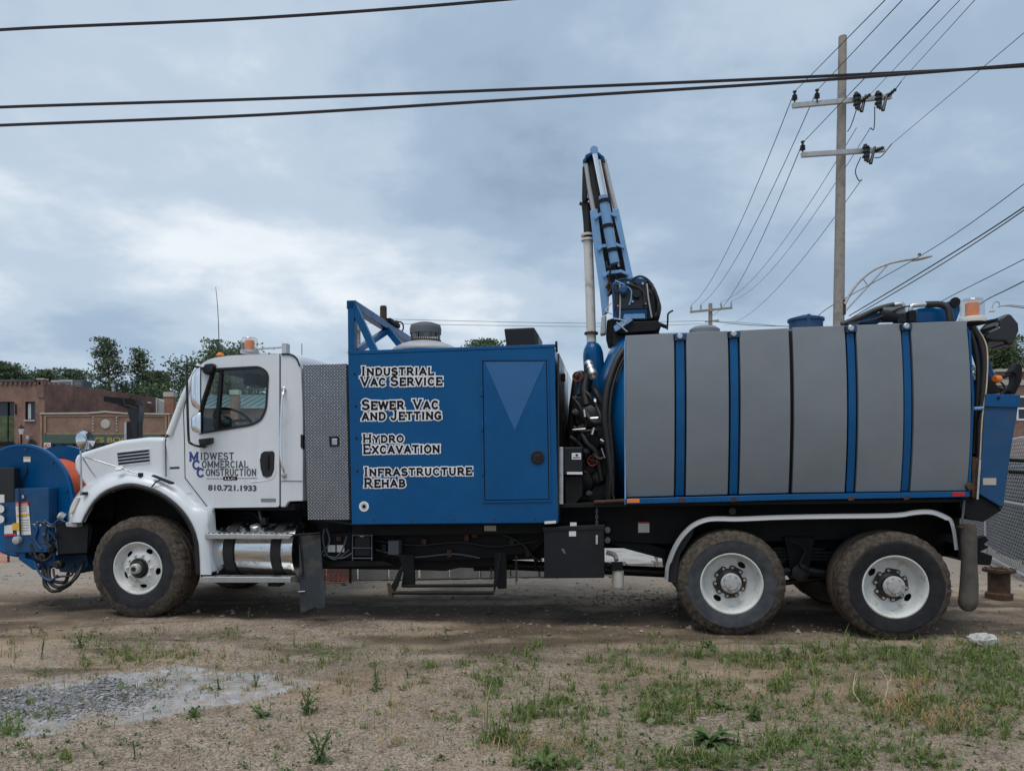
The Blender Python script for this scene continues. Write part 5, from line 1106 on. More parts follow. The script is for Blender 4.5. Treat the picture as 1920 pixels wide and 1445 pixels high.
tt('torque_rod', [(1470, 1092, .7), (1530, 1085, .7), (1560, 1080, .7)], .03, 'grease', sm=False)

# ---- hood and fender
hood_side = [(137, 880), (137, 862), (141, 853), (150, 848), (224, 825), (274, 819), (309, 819), (310, 900), (240, 915), (160, 915)]
VHOOD = .26
mb = MB(); mb.prism([t(a, c, VHOOD) for a, c in hood_side], (0, WID-2*VHOOD, 0)); hood = mb.build('hood', 'white_paint', TR, .055, seg=4)
I_ = [(154, 979), (160, 966), (169, 950), (178, 938), (189, 927), (203, 918), (219, 912), (234, 908), (249, 907), (265, 910), (281, 915), (298, 922), (314, 932), (328, 943), (341, 956), (351, 969), (359, 983), (366, 1000), (371, 1018), (373, 1045), (374, 1077)]
O_ = [(127, 979), (128, 963), (132, 948), (138, 936), (147, 923), (158, 911), (174, 901), (188, 893), (205, 886), (225, 882), (248, 881), (275, 883), (297, 889), (311, 895), (330, 905), (348, 920), (366, 937), (389, 953), (391, 985), (394, 1030), (397, 1077)]
def fender(far=False):
    rows = []
    for (a, c), (a2, c2) in zip(I_, O_):
        r = []
        for s in np.linspace(0, 1, 12):
            v = .012+.012*(s < .01)+(.25)*(1-math.sqrt(max(0, 1-s**2.2)))
            if c > 985: v = .012+.05*s*s
            r.append(t(a+(a2-a)*s, c+(c2-c)*s, v))
        r = [r[0]+Vector((0, .05, 0))]+[r[0]+Vector((0, .012, 0))]+r+[r[-1]+Vector((0, .15, -.02 if c < 950 else 0))]
        rows.append(r)
    if far: rows = [[Vector((p.x, WID-p.y, p.z)) for p in r] for r in rows]
    mb = MB(); mb.grid(rows); return mb.build('fender', 'white_paint', TR, smooth=75)
fen = fender(); fender(True)
# black arch lip, wheel well
q = [t(a, c, .0) for a, c in I_]; lipc = []
mb = MB(); rows = []
for i, (a, c) in enumerate(I_):
    k = min(1.0, i/6); wdt = 2+5.5*k
    nx_, ny_ = (a-262)/120, (c-1040)/140; l_ = math.hypot(nx_, ny_); nx_, ny_ = nx_/l_, ny_/l_
    rows.append([t(a+nx_*1.0, c+ny_*1.0, .004), t(a-nx_*wdt*.4, c-ny_*wdt*.4, -.010), t(a-nx_*wdt, c-ny_*wdt, .004), t(a-nx_*wdt, c-ny_*wdt, .10)])
mb.grid(rows); mb.build('fender_lip', 'rubber', fen, smooth=50)
mb = MB(); mb.grid([[t(a, c, .10), t(a, c, .75)] for a, c in I_]); mb.build('wheel_well', 'interior', fen, smooth=60)
tp('well_panel', [(165, 960), (189, 930), (249, 910), (314, 935), (355, 985), (372, 1030), (372, 1045), (150, 1045), (150, 985)], .70, .02, 'interior', fen, 0)
# hood trim
vt = tp('hood_vent', [(219, 848), (279, 841), (281, 866), (222, 874)], VHOOD-.004, .02, 'black_gloss', hood, .004, rn=3)
tp('vent_frame', [(217, 846), (282, 839), (284, 868), (220, 877)], VHOOD-.0025, .012, 'white_paint', hood, .003, rn=4)
for k in range(5): f_ = k/4; tt('vent_slat', [(221+.5*f_, 848+24*f_+.4, VHOOD-.012), (280+.8*f_, 841.5+24*f_+.2, VHOOD-.012)], .006, 'chrome', vt, False)
tp('emblem_bar', [(318, 875), (337, 874), (337, 879), (318, 880)], .150, .01, 'black_gloss', hood, .002)
tl('fender_lamp', (224, 878.5, .045), [(.045, 0), (.043, .012), (.02, .02), (0, .022)], 'lamp_clear', fen, axis=(0, -.55, .83), seg=20)
tp('hood_latch', [(282, 892), (286, 889.5), (323, 904), (322, 908), (316, 907), (300, 900)], .012, .05, 'rubber', fen, .008)
tt('latch_strap', [(302, 899, .01), (293, 903, .0), (284, 913, -.005)], .008, 'rubber', fen)
tp('headlamp', [(129, 962), (131, 952), (137, 938), (143, 930), (148, 932), (143, 946), (138, 958), (132, 964)], .055, .25, 'lamp_clear', fen, .012)
tt('seam', [(310.5, 822, VHOOD-.10), (311, 860, .13), (311.5, 893, .11)], .006, 'rubber', hood)
# fender mirror with stalk
ms = tl('fender_mirror', (159, 825, -.02), [(.0, -.05), (.075, -.035), (.105, 0), (.108, .012), (.098, .014), (.06, .030), (0, .036)], 'chrome', fen, axis=(.93, -.36, .05), seg=28, smooth=60)
tt('mirror_post', [(151, 838, .04), (152, 880, .02), (152.5, 926, .01)], .010, 'aluminium', fen, False)
tt('mirror_arm', [(151, 843, .03), (156, 835, .0), (158, 828, -.01)], .009, 'black_gloss', fen)
tt('mirror_brace', [(154, 855, .03), (210, 872, .06), (261, 889, .06)], .008, 'aluminium', fen, False); tt('mirror_brace', [(155, 858, .03), (169, 880, .1), (180, 895, .1)], .008, 'aluminium', fen, False)
tb('brace_foot', 258, 886, 264, 894, .04, .05, 'rubber', fen); tb('brace_foot', 149, 922, 160, 928, .005, .05, 'rubber', fen)
# cowl + windshield
VC = .150
tp('cowl', [(311, 900), (310.5, 830), (313, 821), (318, 818), (330, 791), (346, 752), (346, 895), (360, 925), (340, 925)], VC, .02, 'white_paint', hood, .006)
tbox('firewall', (t(316, 850, VC).x, VC+.10, t(0+316, 948, VC).z), (t(346, 850, VC).x, WID-VC-.05, t(316, 822, VC).z), 'white_paint', bevel=.02)
tp('cowl_side', [(311, 832), (345, 772), (400, 880), (400, 956), (376, 958), (350, 938), (330, 920), (311, 908)], VC+.006, .03, 'white_paint', hood, .004)
tt('wiper', [(304, 827, .35), (318, 812, .3), (322, 800, .3)], .008, 'rubber', hood)

# ---- cab
win = rnd([(373, 812.5), (373.5, 768), (397, 697), (404, 691.5), (487, 687), (503, 699), (499, 768), (488, 789), (470, 797)], [2, 10, 6, 6, 12, 10, 14, 10, 14], 6)
side = [(346, 895), (345, 830), (343, 770), (351, 742), (372, 690), (381, 679), (399, 671), (433, 666), (524, 663.2), (524, 950), (391, 952)]
def shift(loop, v): return [t(a, c, v) for a, c in loop]
def mirror(loop): return [Vector((p.x, WID-p.y, p.z)) for p in loop]
L0, L1 = shift(rnd(side, [0, 6, 12, 10, 10, 8, 10, 10, 0, 6, 0], 4), VC), shift(win, VC)
mb = MB(); mb.plate([L0, L1], (0, .05, 0)); door = mb.build('door', 'white_paint', TR, smooth=30)
mb = MB(); mb.plate([mirror(L0), mirror(L1)], (0, -.05, 0)); fdoor = mb.build('door', 'white_paint', TR, smooth=30)
def offs(loop, d):
    c = (sum(p[0] for p in loop)/len(loop), sum(p[1] for p in loop)/len(loop)); o = []
    n_ = len(loop)
    for i in range(n_):
        a, b_ = Vector(loop[i-1]), Vector(loop[(i+1) % n_]); tn = (b_-a).normalized(); nn = Vector((-tn.y, tn.x))
        if nn.dot(Vector(loop[i])-Vector(c)) < 0: nn = -nn
        o.append(tuple(Vector(loop[i])+nn*d))
    return o
def seal(o_, i_, v0, v1, mir):
    a, b_ = offs(win, o_), offs(win, i_); rows = [[t(*q, v1) for q in a], [t(*q, v0) for q in a], [t(*q, v0) for q in b_], [t(*q, v1) for q in b_]]
    if mir: rows = [mirror(r) for r in rows]
    mb = MB(); mb.grid([r+[r[0]] for r in rows]); return mb
seal(1.6, -2.4, VC-.008, VC+.045, False).build('window_seal', 'rubber', door, smooth=30)
seal(1.2, -2.4, VC-.006, VC+.045, True).build('window_seal', 'rubber', fdoor, smooth=30)
mb = MB(); mb.prism(shift(offs(win, -1.8), VC+.022), (0, .005, 0)); mb.build('side_window', 'window_glass', door, smooth=0)
mb = MB(); mb.prism(mirror(shift(offs(win, -1.8), VC+.022)), (0, -.005, 0)); mb.build('side_window', 'window_glass', fdoor, smooth=0)
tp('window_divider', [(412, 691), (416.5, 691), (408.5, 806), (401, 806.5)], VC+.004, .05, 'rubber', door, .002)
tp('quarter_pillar', [(373.5, 768), (397, 697), (402, 697), (379, 770), (376, 806), (373.5, 811)], VC+.003, .03, 'rubber', door, .002)
# cab shell behind the door: rear part, roof, back wall, floor
rear = rnd([(525.2, 663.2), (549, 666), (560, 676), (565, 692), (568, 780), (568, 939), (541, 940), (534, 951), (525.5, 950)], [0, 8, 8, 8, 0, 3, 4, 3, 0], 4)
mb = MB(); mb.prism(shift(rear, VC+.004), (0, .06, 0)); qp = mb.build('rear_quarter', 'white_paint', TR, .012)
mb = MB(); mb.prism(mirror(shift(rear, VC+.004)), (0, -.06, 0)); mb.build('rear_quarter', 'white_paint', TR, .012)
tt('door_seam', [(524.6, 664, VC-.001), (524.6, 949, VC-.001)], .0045, 'rubber', door, False)
tt('door_seam', [(350, 745, VC-.001), (344, 770, VC-.001), (346, 830, VC-.001), (347, 895, VC-.001), (391, 952.5, VC-.001)], .0045, 'rubber', door, False)
top = [(376, 684), (399, 671.3), (433, 666.3), (524, 663.5), (549, 666.4), (560, 676.5), (565, 692)]
rows = []
for a, c in smooth_line([(a, c, 0) for a, c in top], 4) if False else [(p.x, p.y) for p in smooth_line([(a, c, 0) for a, c in top], 4)]:
    p = t(a, c, VC+.05); r = []
    for s in np.linspace(0, 1, 15): v = VC+.03+(WID-2*VC-.06)*s; r.append(Vector((p.x-.10*math.sin(math.pi*s)*(1 if a < 430 else 0), v, p.z+.06*math.sin(math.pi*s)**.6)))
    rows.append(r)
mb = MB(); mb.grid(rows); roof = mb.build('cab_roof', 'white_paint', TR, smooth=60)
mb = MB(); mb.grid([[Vector((p.x+.0, p.y, p.z-.07)) for p in r] for r in rows]); mb.build('headliner', 'interior', roof, smooth=60)
pb_ = t(567, 800, VC); pz0 = t(560, 940, VC).z; pz1 = t(560, 690, VC).z
tbox('cab_back', (pb_.x-.10, VC+.07, pz0), (pb_.x-.02, WID-VC-.07, pz1+.02), 'white_paint', bevel=.02)
tbox('cab_floor', (t(346, 945, VC).x, VC+.06, pz0-.10), (pb_.x-.11, WID-VC-.06, pz0-.02), 'black_frame')
wa, wb_ = t(346, 752, VC+.08), t(377, 686, VC+.08)
mb = MB(); mb.prism([Vector((t(322, 812, .3).x, .30, t(322, 812, .3).z)), Vector((wb_.x, .26, wb_.z)), Vector((wb_.x-.08, WID/2, wb_.z+.04)), Vector((wb_.x, WID-.26, wb_.z)), Vector((t(322, 812, .3).x, WID-.30, t(322, 812, .3).z)), Vector((t(322, 812, .3).x-.10, WID/2, t(322, 812, .3).z))], (-.006, 0, .003)); mb.build('windshield', 'window_glass', TR, smooth=0)
for far in (0, 1):
    a, b_ = t(320, 815, VC+.02), t(377, 685, VC+.02)
    if far: a.y = WID-a.y; b_.y = WID-b_.y
    mb = MB(); mb.tube([a, a.lerp(b_, .5)+Vector((-.02, 0, .02)), b_], [.05, .045, .05], 10); mb.build('windshield_pillar', 'white_paint', TR, smooth=60)
# interior
tb('dashboard', 352, 800, 412, 880, VC+.12, WID-2*VC-.24, 'interior', bevel=.04, rn=14)
tl('instrument_hood', (388, 806, .48), [(0, .2), (.155, .2), (.155, -.2), (0, -.2)], 'interior', axis=(0, -1, 0), seg=20)
tp('dash_console', [(402, 790), (425, 792), (450, 800), (470, 806), (470, 850), (400, 850)], .62, .5, 'interior', bevel=.02)
sw = t(437, 789, .52); mb = MB(); ring = []
ax1 = (t(453, 801, .52)-t(424, 777, .52)).normalized(); n_ = Vector((-ax1.z, 0, ax1.x)); ax2 = Vector((0, 1, 0)); tilt = (ax2*.93+n_*.36).normalized()
mb.tube([sw+ax1*.225*math.cos(a)+tilt*.225*math.sin(a) for a in np.linspace(0, 2*math.pi, 41)], .016, 8, cap=False); stw = mb.build('steering_wheel', 'interior', TR, smooth=60)
for a in (1.3, 3.4, 5.5): mb = MB(); mb.tube([sw+(-n_*.0)-n_*.06*0, sw+ax1*.22*math.cos(a)+tilt*.22*math.sin(a)], .014, 6); mb.build('spoke', 'interior', stw)
mb = MB(); mb.tube([sw, t(425, 815, .52)], .03, 8); mb.build('steering_column', 'interior', stw)
for v in (.35, 1.45):
    a = t(478, 800, v); mb = MB(); mb.box((a.x-.05, v, pz0), (a.x+.45, v+.5, pz0+.42)); st = mb.build('seat', 'interior', TR, .05)
    mb = MB(); mb.box((a.x+.36, v, pz0+.40), (a.x+.48, v+.5, t(478, 812, VC).z)); mb.build('seat_back', 'interior', st, .05)
tb('overhead_console', 455, 700, 482, 722, .95, .3, 'interior', bevel=.02); tp('sun_visor', [(398, 703), (440, 704), (446, 716), (402, 708)], 1.6, .4, 'interior')
# door furniture
dh = tp('door_handle', [(489, 850), (494, 846), (511, 845), (514, 849), (513, 880), (508, 892), (500, 895), (492, 892), (488, 878), (486.5, 862)], VC-.012, .03, 'black_gloss', door, .008)
tp('handle_lever', [(497, 853), (503, 852), (503, 880), (498, 881)], VC-.03, .02, 'black_box', dh, .005)
tt('door_crease', [(470, 903.5, VC+.001), (495, 901, VC+.001), (510, 897, VC+.001), (517, 886, VC+.001), (518, 868, VC+.003)], .006, 'white_paint', door)
tb('door_reflector', 489, 934, 517, 940.5, VC-.004, .01, 'decal_grey', door, .002)
gh = tt('grab_handle', [(532, 731, VC-.0), (531, 738, VC-.05), (528.5, 752, VC-.07), (527, 790, VC-.07), (526.5, 840, VC-.07), (528, 868, VC-.07), (532, 882, VC-.05), (533, 891, VC)], .014, 'chrome', qp)
for a, c in ((532, 730), (533, 891)): tl('handle_foot', (a, c, VC), [(.028, -.01), (.028, .012), (.018, .018), (0, .018)], 'aluminium', gh, seg=14)
tt('quarter_seam', [(525.5, 901, VC-.001), (566, 901, VC-.001)], .004, 'decal_grey', qp, False)
tt('roof_seal', [(528, 664, VC-.004), (545, 664.5, VC-.004), (556, 672, VC-.004), (562, 686, VC-.004)], .010, 'rubber', qp)
tp('cab_seal', [(566.5, 690), (570, 690), (570, 760), (566, 750)], VC+.05, .1, 'rubber', qp); tp('cab_latch', [(563, 814), (568, 815), (568, 842), (563, 838)], VC-.005, .05, 'rubber', qp, .006)
# mirrors
VM = -.10
mf = tt('mirror_frame', [(380, 691, VC-.01), (366, 687, .03), (353, 684, VM), (350, 688, VM), (350.5, 720, VM), (352, 780, VM), (354, 824, VM), (358, 831, VM), (366, 835, .05), (376, 837, VC-.01)], .0135, 'black_gloss', door, True, 10, 5)
tp('mirror_bracket', [(378, 690), (384, 682), (398, 680.5), (401, 684), (398, 696), (392, 702), (384, 702), (379, 697)], VC-.06, .08, 'black_gloss', door, .012)
tp('mirror_bracket', [(371, 823), (396, 820), (395, 831), (383, 835), (380, 840), (374, 838)], VC-.06, .08, 'black_gloss', door, .01)
def mirror_head(x0, y0, x1, y1):
    c0 = t((x0+x1)/2, (y0+y1)/2, VM); hh = (t(x0, y0, VM).z-t(x0, y1, VM).z)/2; ph = R(36); e1 = Vector((math.cos(ph), math.sin(ph), 0)); e2 = Vector((-math.sin(ph), math.cos(ph), 0)); rows = []
    for a in np.linspace(-1, 1, 15):
        k = max(0.0, 1-abs(a)**4)**.5*.95+.05; rows.append([c0+Vector((0, 0, hh*a))+e2*.095*math.cos(b_)+e1*(.045-.085*k*math.sin(b_)**.7) for b_ in np.linspace(.001, math.pi-.001, 15)])
    mb = MB(); mb.grid(rows); mh = mb.build('mirror_head', 'chrome', mf, smooth=60)
    mb = MB(); mb.prism([c0+e2*sx_*.094+e1*.046+Vector((0, 0, sz_*hh*.96)) for sx_, sz_ in ((-1, -1), (1, -1), (1, 1), (-1, 1))], e1*.012); mb.build('mirror_glass', 'black_gloss', mh, .01)
mirror_head(356, 690, 374, 769); mirror_head(357, 774, 375, 813)
# roof beacon, marker, antenna
bz = t(468, 662, .55); be = tl('beacon', (468, 662, .55), [(0, 0), (.105, 0), (.105, .03), (.0, .03)], 'aluminium', roof, axis=(0, 0, 1))
def beacon(c, r, h, parent, sub):
    mb = MB(); mb.lathe(c+Vector((0, 0, .032)), (0, 0, 1), [(0, 0), (r*.56, 0), (r*.56, h*.75), (r*.5, h*.8), (0, h*.8)], 20); mb.build('amber_lens', 'amber_reflector', parent)
    mb = MB(); mb.lathe(c+Vector((0, 0, .031)), (0, 0, 1), [(r, 0), (r*.96, h*.88), (r*.85, h), (0, h*1.02)], 24); mb.build('clear_dome', 'beacon_glass', parent)
beacon(bz, .095, .145, be, 1)
tt('beacon_arm', [(476, 655, .55), (500, 653, .55), (530, 651, .55)], .012, 'lamp_grey', be, False); tb('beacon_mount', 528, 643, 537, 662, .50, .10, 'lamp_grey', be)
tl('marker_lamp', (413, 667, .9), [(.045, 0), (.045, .012), (.03, .035), (0, .042)], 'amber_reflector', roof, axis=(0, 0, 1), seg=16)
tt('antenna', [(411, 664, .9), (410, 620, .9), (408, 575, .9), (404.5, 538, .9)], [.006, .005, .004, .003], 'black_gloss', roof)
tt('antenna', [(566, 666, 1.9), (566, 644, 1.9)], .005, 'black_gloss', roof, False)

# ---- text on the doors and box
def arc(cx, cy, rx, ry, a0, a1, n=9): return [(cx+rx*math.cos(R(a0+(a1-a0)*k/n)), cy+ry*math.sin(R(a0+(a1-a0)*k/n))) for k in range(n+1)]
GL = {'I': (.46, [[(.23, 0), (.23, 1)]], [(.23, 0), (.23, 1)]), 'N': (1.02, [[(.17, 0), (.17, 1)], [(.17, .98), (.85, .02)], [(.85, 0), (.85, 1)]], [(.17, 0), (.12, 1), (.85, 1)]),
 'D': (.98, [[(.18, 0), (.18, 1)], [(.1, 1), (.45, 1)]+arc(.45, .5, .42, .5, 90, -90)+[(.1, 0)]], []), 'U': (.98, [[(.18, 1), (.18, .4)]+arc(.49, .36, .31, .36, 180, 360)+[(.80, 1)]], [(.18, 1), (.80, 1)]),
 'S': (.84, [arc(.42, .73, .30, .27, 35, 180)+arc(.42, .73, .30, .24, 180, 262)+arc(.42, .27, .33, .25, 80, 0)+arc(.42, .27, .33, .27, 0, -150)], [(.70, .88), (.10, .12)]),
 'T': (.92, [[(.46, 0), (.46, 1)], [(.08, 1), (.84, 1)]], [(.46, 0)]), 'R': (.98, [[(.18, 0), (.18, 1)], [(.1, 1), (.5, 1)]+arc(.5, .73, .28, .27, 90, -90)+[(.18, .46)], [(.5, .46), (.85, 0)]], [(.18, 0), (.88, 0)]),
 'A': (1.02, [[(.12, 0), (.51, 1)], [(.51, 1), (.90, 0)], [(.25, .30), (.77, .30)]], [(.12, 0), (.90, 0)]), 'L': (.84, [[(.18, 1), (.18, 0), (.76, 0), (.76, .16)]], [(.18, 1)]),
 'V': (1.0, [[(.12, 1), (.50, 0)], [(.50, 0), (.88, 1)]], [(.12, 1), (.88, 1)]), 'C': (.96, [arc(.5, .5, .38, .5, 42, 318, 14)], [(.78, .86), (.78, .14)]),
 'E': (.88, [[(.18, 0), (.18, 1)], [(.1, 1), (.78, 1), (.78, .86)], [(.18, .52), (.62, .52)], [(.1, 0), (.80, 0), (.80, .15)]], []), 'F': (.84, [[(.18, 0), (.18, 1)], [(.1, 1), (.78, 1), (.78, .86)], [(.18, .50), (.62, .50)]], [(.18, 0)]),
 'W': (1.34, [[(.10, 1), (.38, 0)], [(.38, 0), (.67, 1)], [(.67, 1), (.96, 0)], [(.96, 0), (1.24, 1)]], [(.10, 1), (1.24, 1)]), 'J': (.74, [[(.54, 1), (.54, .3)]+arc(.32, .28, .22, .28, 0, -170)], [(.54, 1)]),
 'G': (1.02, [arc(.5, .5, .38, .5, 42, 320, 14), [(.55, .42), (.86, .42)], [(.80, .42), (.80, .06)]], [(.78, .86)]), 'H': (1.04, [[(.18, 0), (.18, 1)], [(.86, 0), (.86, 1)], [(.18, .5), (.86, .5)]], [(.18, 0), (.18, 1), (.86, 0), (.86, 1)]),
 'Y': (.98, [[(.12, 1), (.49, .46)], [(.86, 1), (.49, .46)], [(.49, .46), (.49, 0)]], [(.12, 1), (.86, 1), (.49, 0)]), 'O': (1.04, [arc(.52, .5, .40, .5, 90, 450, 20)], []),
 'X': (1.0, [[(.14, 0), (.86, 1)], [(.14, 1), (.86, 0)]], [(.14, 0), (.86, 0), (.14, 1), (.86, 1)]), 'B': (.92, [[(.18, 0), (.18, 1)], [(.1, 1), (.46, 1)]+arc(.46, .75, .27, .25, 90, -90)+[(.18, .5)], [(.46, .5)]+arc(.48, .26, .32, .26, 90, -90)+[(.1, 0)]], []),
 'M': (1.2, [[(.16, 0), (.16, 1)], [(.16, .98), (.60, .18)], [(.60, .18), (1.04, .98)], [(1.04, 0), (1.04, 1)]], [(.16, 0), (1.04, 0), (.12, 1), (1.08, 1)])}
def lettering(name, text, x0, x1, ytop, ybase, v, parent, mts, wt, owt, serif=True, small=.80, cap_only_small=False, label=None, slope=0.0, gap=.06):
    A_ = t(x0, ybase, v); Bx = t(x1, ybase+slope, v); H_ = t(x0, ytop, v).z-A_.z; W_ = (Bx-A_).length; du = (Bx-A_).normalized(); dv_ = Vector((-du.z, 0, du.x))
    ws = [];
    for ch in text: s = 1.0 if ch.isupper() else small; ws.append((.42 if ch == ' ' else (GL[ch.upper()][0]+gap)*s))
    tot = sum(ws)-gap; sx = W_/tot; mb = MB(); x = 0; cnt = 0; layers = []
    for ch, w_ in zip(text, ws):
        if ch != ' ':
            s = 1.0 if ch.isupper() else small; gw, st, sf = GL[ch.upper()]
            for pl in st: layers.append(([(x+p[0]*s, p[1]*s) for p in pl], 1.0))
            if serif:
                for (a, c) in sf:
                    if c in (0, 1): layers.append(([(x+(a-.17)*s, c*s), (x+(a+.17)*s, c*s)], .55))
                    else: layers.append(([(x+a*s, (c-.12)*s), (x+a*s, (c+.12)*s)], .6))
        x += w_
    def P2(q): return A_+du*(q[0]*sx)+dv_*(q[1]*H_)
    for mi, wd in enumerate(([owt] if owt else [])+[wt]):
        m_i = mi; z = -.0022*(1+mi)
        for pl, k in layers:
            hw = (wd*k if not (owt and mi == 0) else wd-(wt-wt*k))*H_/2; pts = [P2(q) for q in pl]; cnt += 1; zz = z-.00004*(cnt % 40); n = len(pts)
            L_, R_ = [], []
            for i in range(n):
                a, b_ = pts[max(i-1, 0)], pts[min(i+1, n-1)]
                d0 = (pts[i]-pts[i-1]).normalized() if i else (pts[1]-pts[0]).normalized(); d1 = (pts[i+1]-pts[i]).normalized() if i < n-1 else d0
                tn = (d0+d1).normalized(); k2 = 1/max(.75, tn.dot(d0)); nn = Vector((-tn.z, 0, tn.x))*hw*k2
                ex = Vector((0, 0, 0)); 
                if owt and mi == 0: ex = (-d0 if i == 0 else (d1 if i == n-1 else ex))*((owt-wt)*H_/2)
                if k == 1.0 and n > 1 and i in (0, n-1) and not (owt and mi == 0): ex = (-d0 if i == 0 else d1)*wd*H_*.28
                L_.append(pts[i]+nn+ex+Vector((0, zz, 0))); R_.append(pts[i]-nn+ex+Vector((0, zz, 0)))
            mb.grid([L_, R_], m_i, flip=False)
    o = mb.build(name, mts, parent, smooth=0, recalc=False)
    if label: o['label'] = label
    return o

# ---- tool cabinet in diamond plate
cab = tp('tool_cabinet', [(568, 684), (649, 681.5), (655, 974), (577, 974)], .045, .62, 'diamond_plate', bevel=.004)
tp('cabinet_edge', [(649.5, 684), (653, 684), (658.5, 975), (655.5, 975)], .05, .6, 'black_box', cab, .002)
lt = tp('cabinet_latch', [(616, 818), (634, 817), (636, 822), (636, 836), (618, 838)], .038, .02, 'black_box', cab, .006); tb('latch_lever', 622, 822, 632, 834, .028, .02, 'aluminium', lt, .004)

# ---- blue equipment box
VB = .02
box = tp('equipment_box', [(652, 664), (1040, 650.5), (1047, 980.5), (659, 983.5)], VB, WID-.04, 'blue_paint', bevel=.012)
tp('box_trim', [(652, 657.5), (1041, 645), (1041, 651), (652, 664.5)], VB-.004, .03, 'blue_paint', box, .004)
# rear face of the box: bright stainless strips and hinges
ub = t(1044, 800, VB).x
for k, (v0, v1, mt_) in enumerate(((.03, .42, 'black_gloss'), (.47, .80, 'black_gloss'), (.85, 1.45, 'steel_dark'), (1.5, 2.3, 'steel_dark'))):
    z0, z1 = t(1046, 965, VB).z, t(1041, 662, VB).z; mb = MB(); mb.box((ub+.006, v0, z0), (ub+.024, v1, z1)); mb.build('rear_panel', mt_, box, .004)
for z in (.35, .62, .88): zz = t(1046, 965, VB).z+(t(1041, 662, VB).z-t(1046, 965, VB).z)*z; mb = MB(); mb.box((ub+.025, .40, zz-.04), (ub+.06, .48, zz+.04)); mb.build('hinge', 'black_frame', box, .005)
fr = [(900.5, 672), (1028.5, 671.5), (1034, 940), (904.5, 942)]
inn = [(904, 675.5), (1025.5, 675), (1030.5, 936.5), (908, 938.5)]
mb = MB(); mb.plate([[t(a, c, VB-.012) for a, c in fr], [t(a, c, VB-.012) for a, c in inn]], (0, .011, 0)); mb.build('door_frame', 'blue_paint', box, smooth=20)
mb = MB(); mb.prism([t(a, c, VB-.002) for a, c in inn], (0, .0015, 0)); mb.build('door_gap', 'black_frame', box, smooth=0)
bd = tp('box_door', [(906, 677.3), (1023.8, 676.8), (1028.6, 935), (910, 937)], VB-.010, .009, 'blue_paint', box, .002)
mb = MB(); mb.prism([t(a, c, VB-.0125) for a, c in ((909, 679), (1021, 678.5), (965, 806))], (0, .002, 0)); mb.build('triangle_decal', 'blue_light', bd, smooth=0)
lk = tl('door_latch', (1008, 857, VB-.012), [(.072, 0), (.072, .012), (.058, .016), (.052, .004), (0, .004)], 'black_gloss', bd, seg=28); tb('latch_lever', 1003, 853, 1014, 862, VB-.032, .02, 'black_box', lk, .004)
for a, c in ((903, 735), (904, 800), (905.5, 883)): tb('door_hinge', a-2.5, c-7, a+2, c+7, VB-.024, .012, 'blue_paint', bd, .003)
for a, c in ((665, 700.5), (667, 761), (668.5, 821.5), (670, 883), (700, 974), (774, 973.5), (850, 973), (926, 972), (1003, 971), (911, 932), (1024, 931)): tl('rivet', (a, c, VB), [(.012, 0), (.011, .006), (0, .008)], 'black_frame' if a < 690 else 'rust', box, seg=10)
em = tl('round_decal', (682.5, 949, VB), [(0, 0), (.054, 0), (.054, .003), (0, .003)], 'print_white', box, seg=32); tl('decal_centre', (682.5, 949, VB-.0035), [(.021, 0), (.021, .002), (0, .002)], 'print_dark', em, seg=20); tl('decal_ring', (682.5, 949, VB-.0034), [(.030, 0), (.034, 0), (.034, .0015), (.030, .0015)], 'decal_grey', em, seg=32)
tp('sticker', [(1021, 977), (1042.5, 975.5), (1042.5, 980.5), (1021, 982)], VB-.003, .002, 'sticker', box, 0)
WH = ['print_white', 'print_dark']
for tx, x0, x1, y0, y1 in (('Industrial', 677.5, 813.5, 688, 703.5), ('Vac Service', 675.5, 829, 707, 723), ('Sewer', 678.5, 757.5, 750.3, 767), ('Vac', 774, 822, 749.5, 766), ('and Jetting', 678.5, 828.5, 771, 787), ('Hydro', 680, 757, 814.5, 829), ('Excavation', 680.5, 824.5, 833.5, 849.5), ('Infrastructure', 682.5, 885, 876.5, 891.5), ('Rehab', 682.5, 760, 897, 912.5)):
    lettering('lettering', tx, x0, x1, y0, y1, VB-.001, box, WH, .24, .52, slope=-(x1-x0)*.012, gap=.13, label='white-edged dark lettering "%s"' % tx.upper().replace('  ', ' '))
lettering('lettering', 'idwest', 375.5, 438.5, 847, 861, VC-.001, door, ['print_grey'], .15, None, small=.86, gap=.16)
lettering('lettering', 'ommercial', 378.5, 465, 862.5, 876, VC-.001, door, ['print_grey'], .15, None, small=.86, gap=.12)
lettering('lettering', 'onstruction', 386, 480.5, 877.5, 891, VC-.001, door, ['print_grey'], .15, None, small=.86, gap=.12)
for ch, x0, x1, y0, y1 in (('M', 355, 372, 848, 863.5), ('C', 360.5, 375.5, 863.5, 878.5), ('C', 368.5, 383.5, 878.5, 893)): lettering('initial', ch, x0, x1, y0, y1, VC-.001, door, ['print_blue'], .26, None)
tp('rule', [(387, 896.6), (418, 896.4), (418, 897.2), (387, 897.4)], VC-.003, .002, 'print_grey', door, 0); tp('rule', [(445, 896), (482, 895.8), (482, 896.6), (445, 896.8)], VC-.003, .002, 'print_grey', door, 0)
pill = tp('pill', [(418, 893), (445, 892.6), (445, 900), (418, 900.4)], VC-.003, .002, 'print_dark', door, 0, rn=3.5)
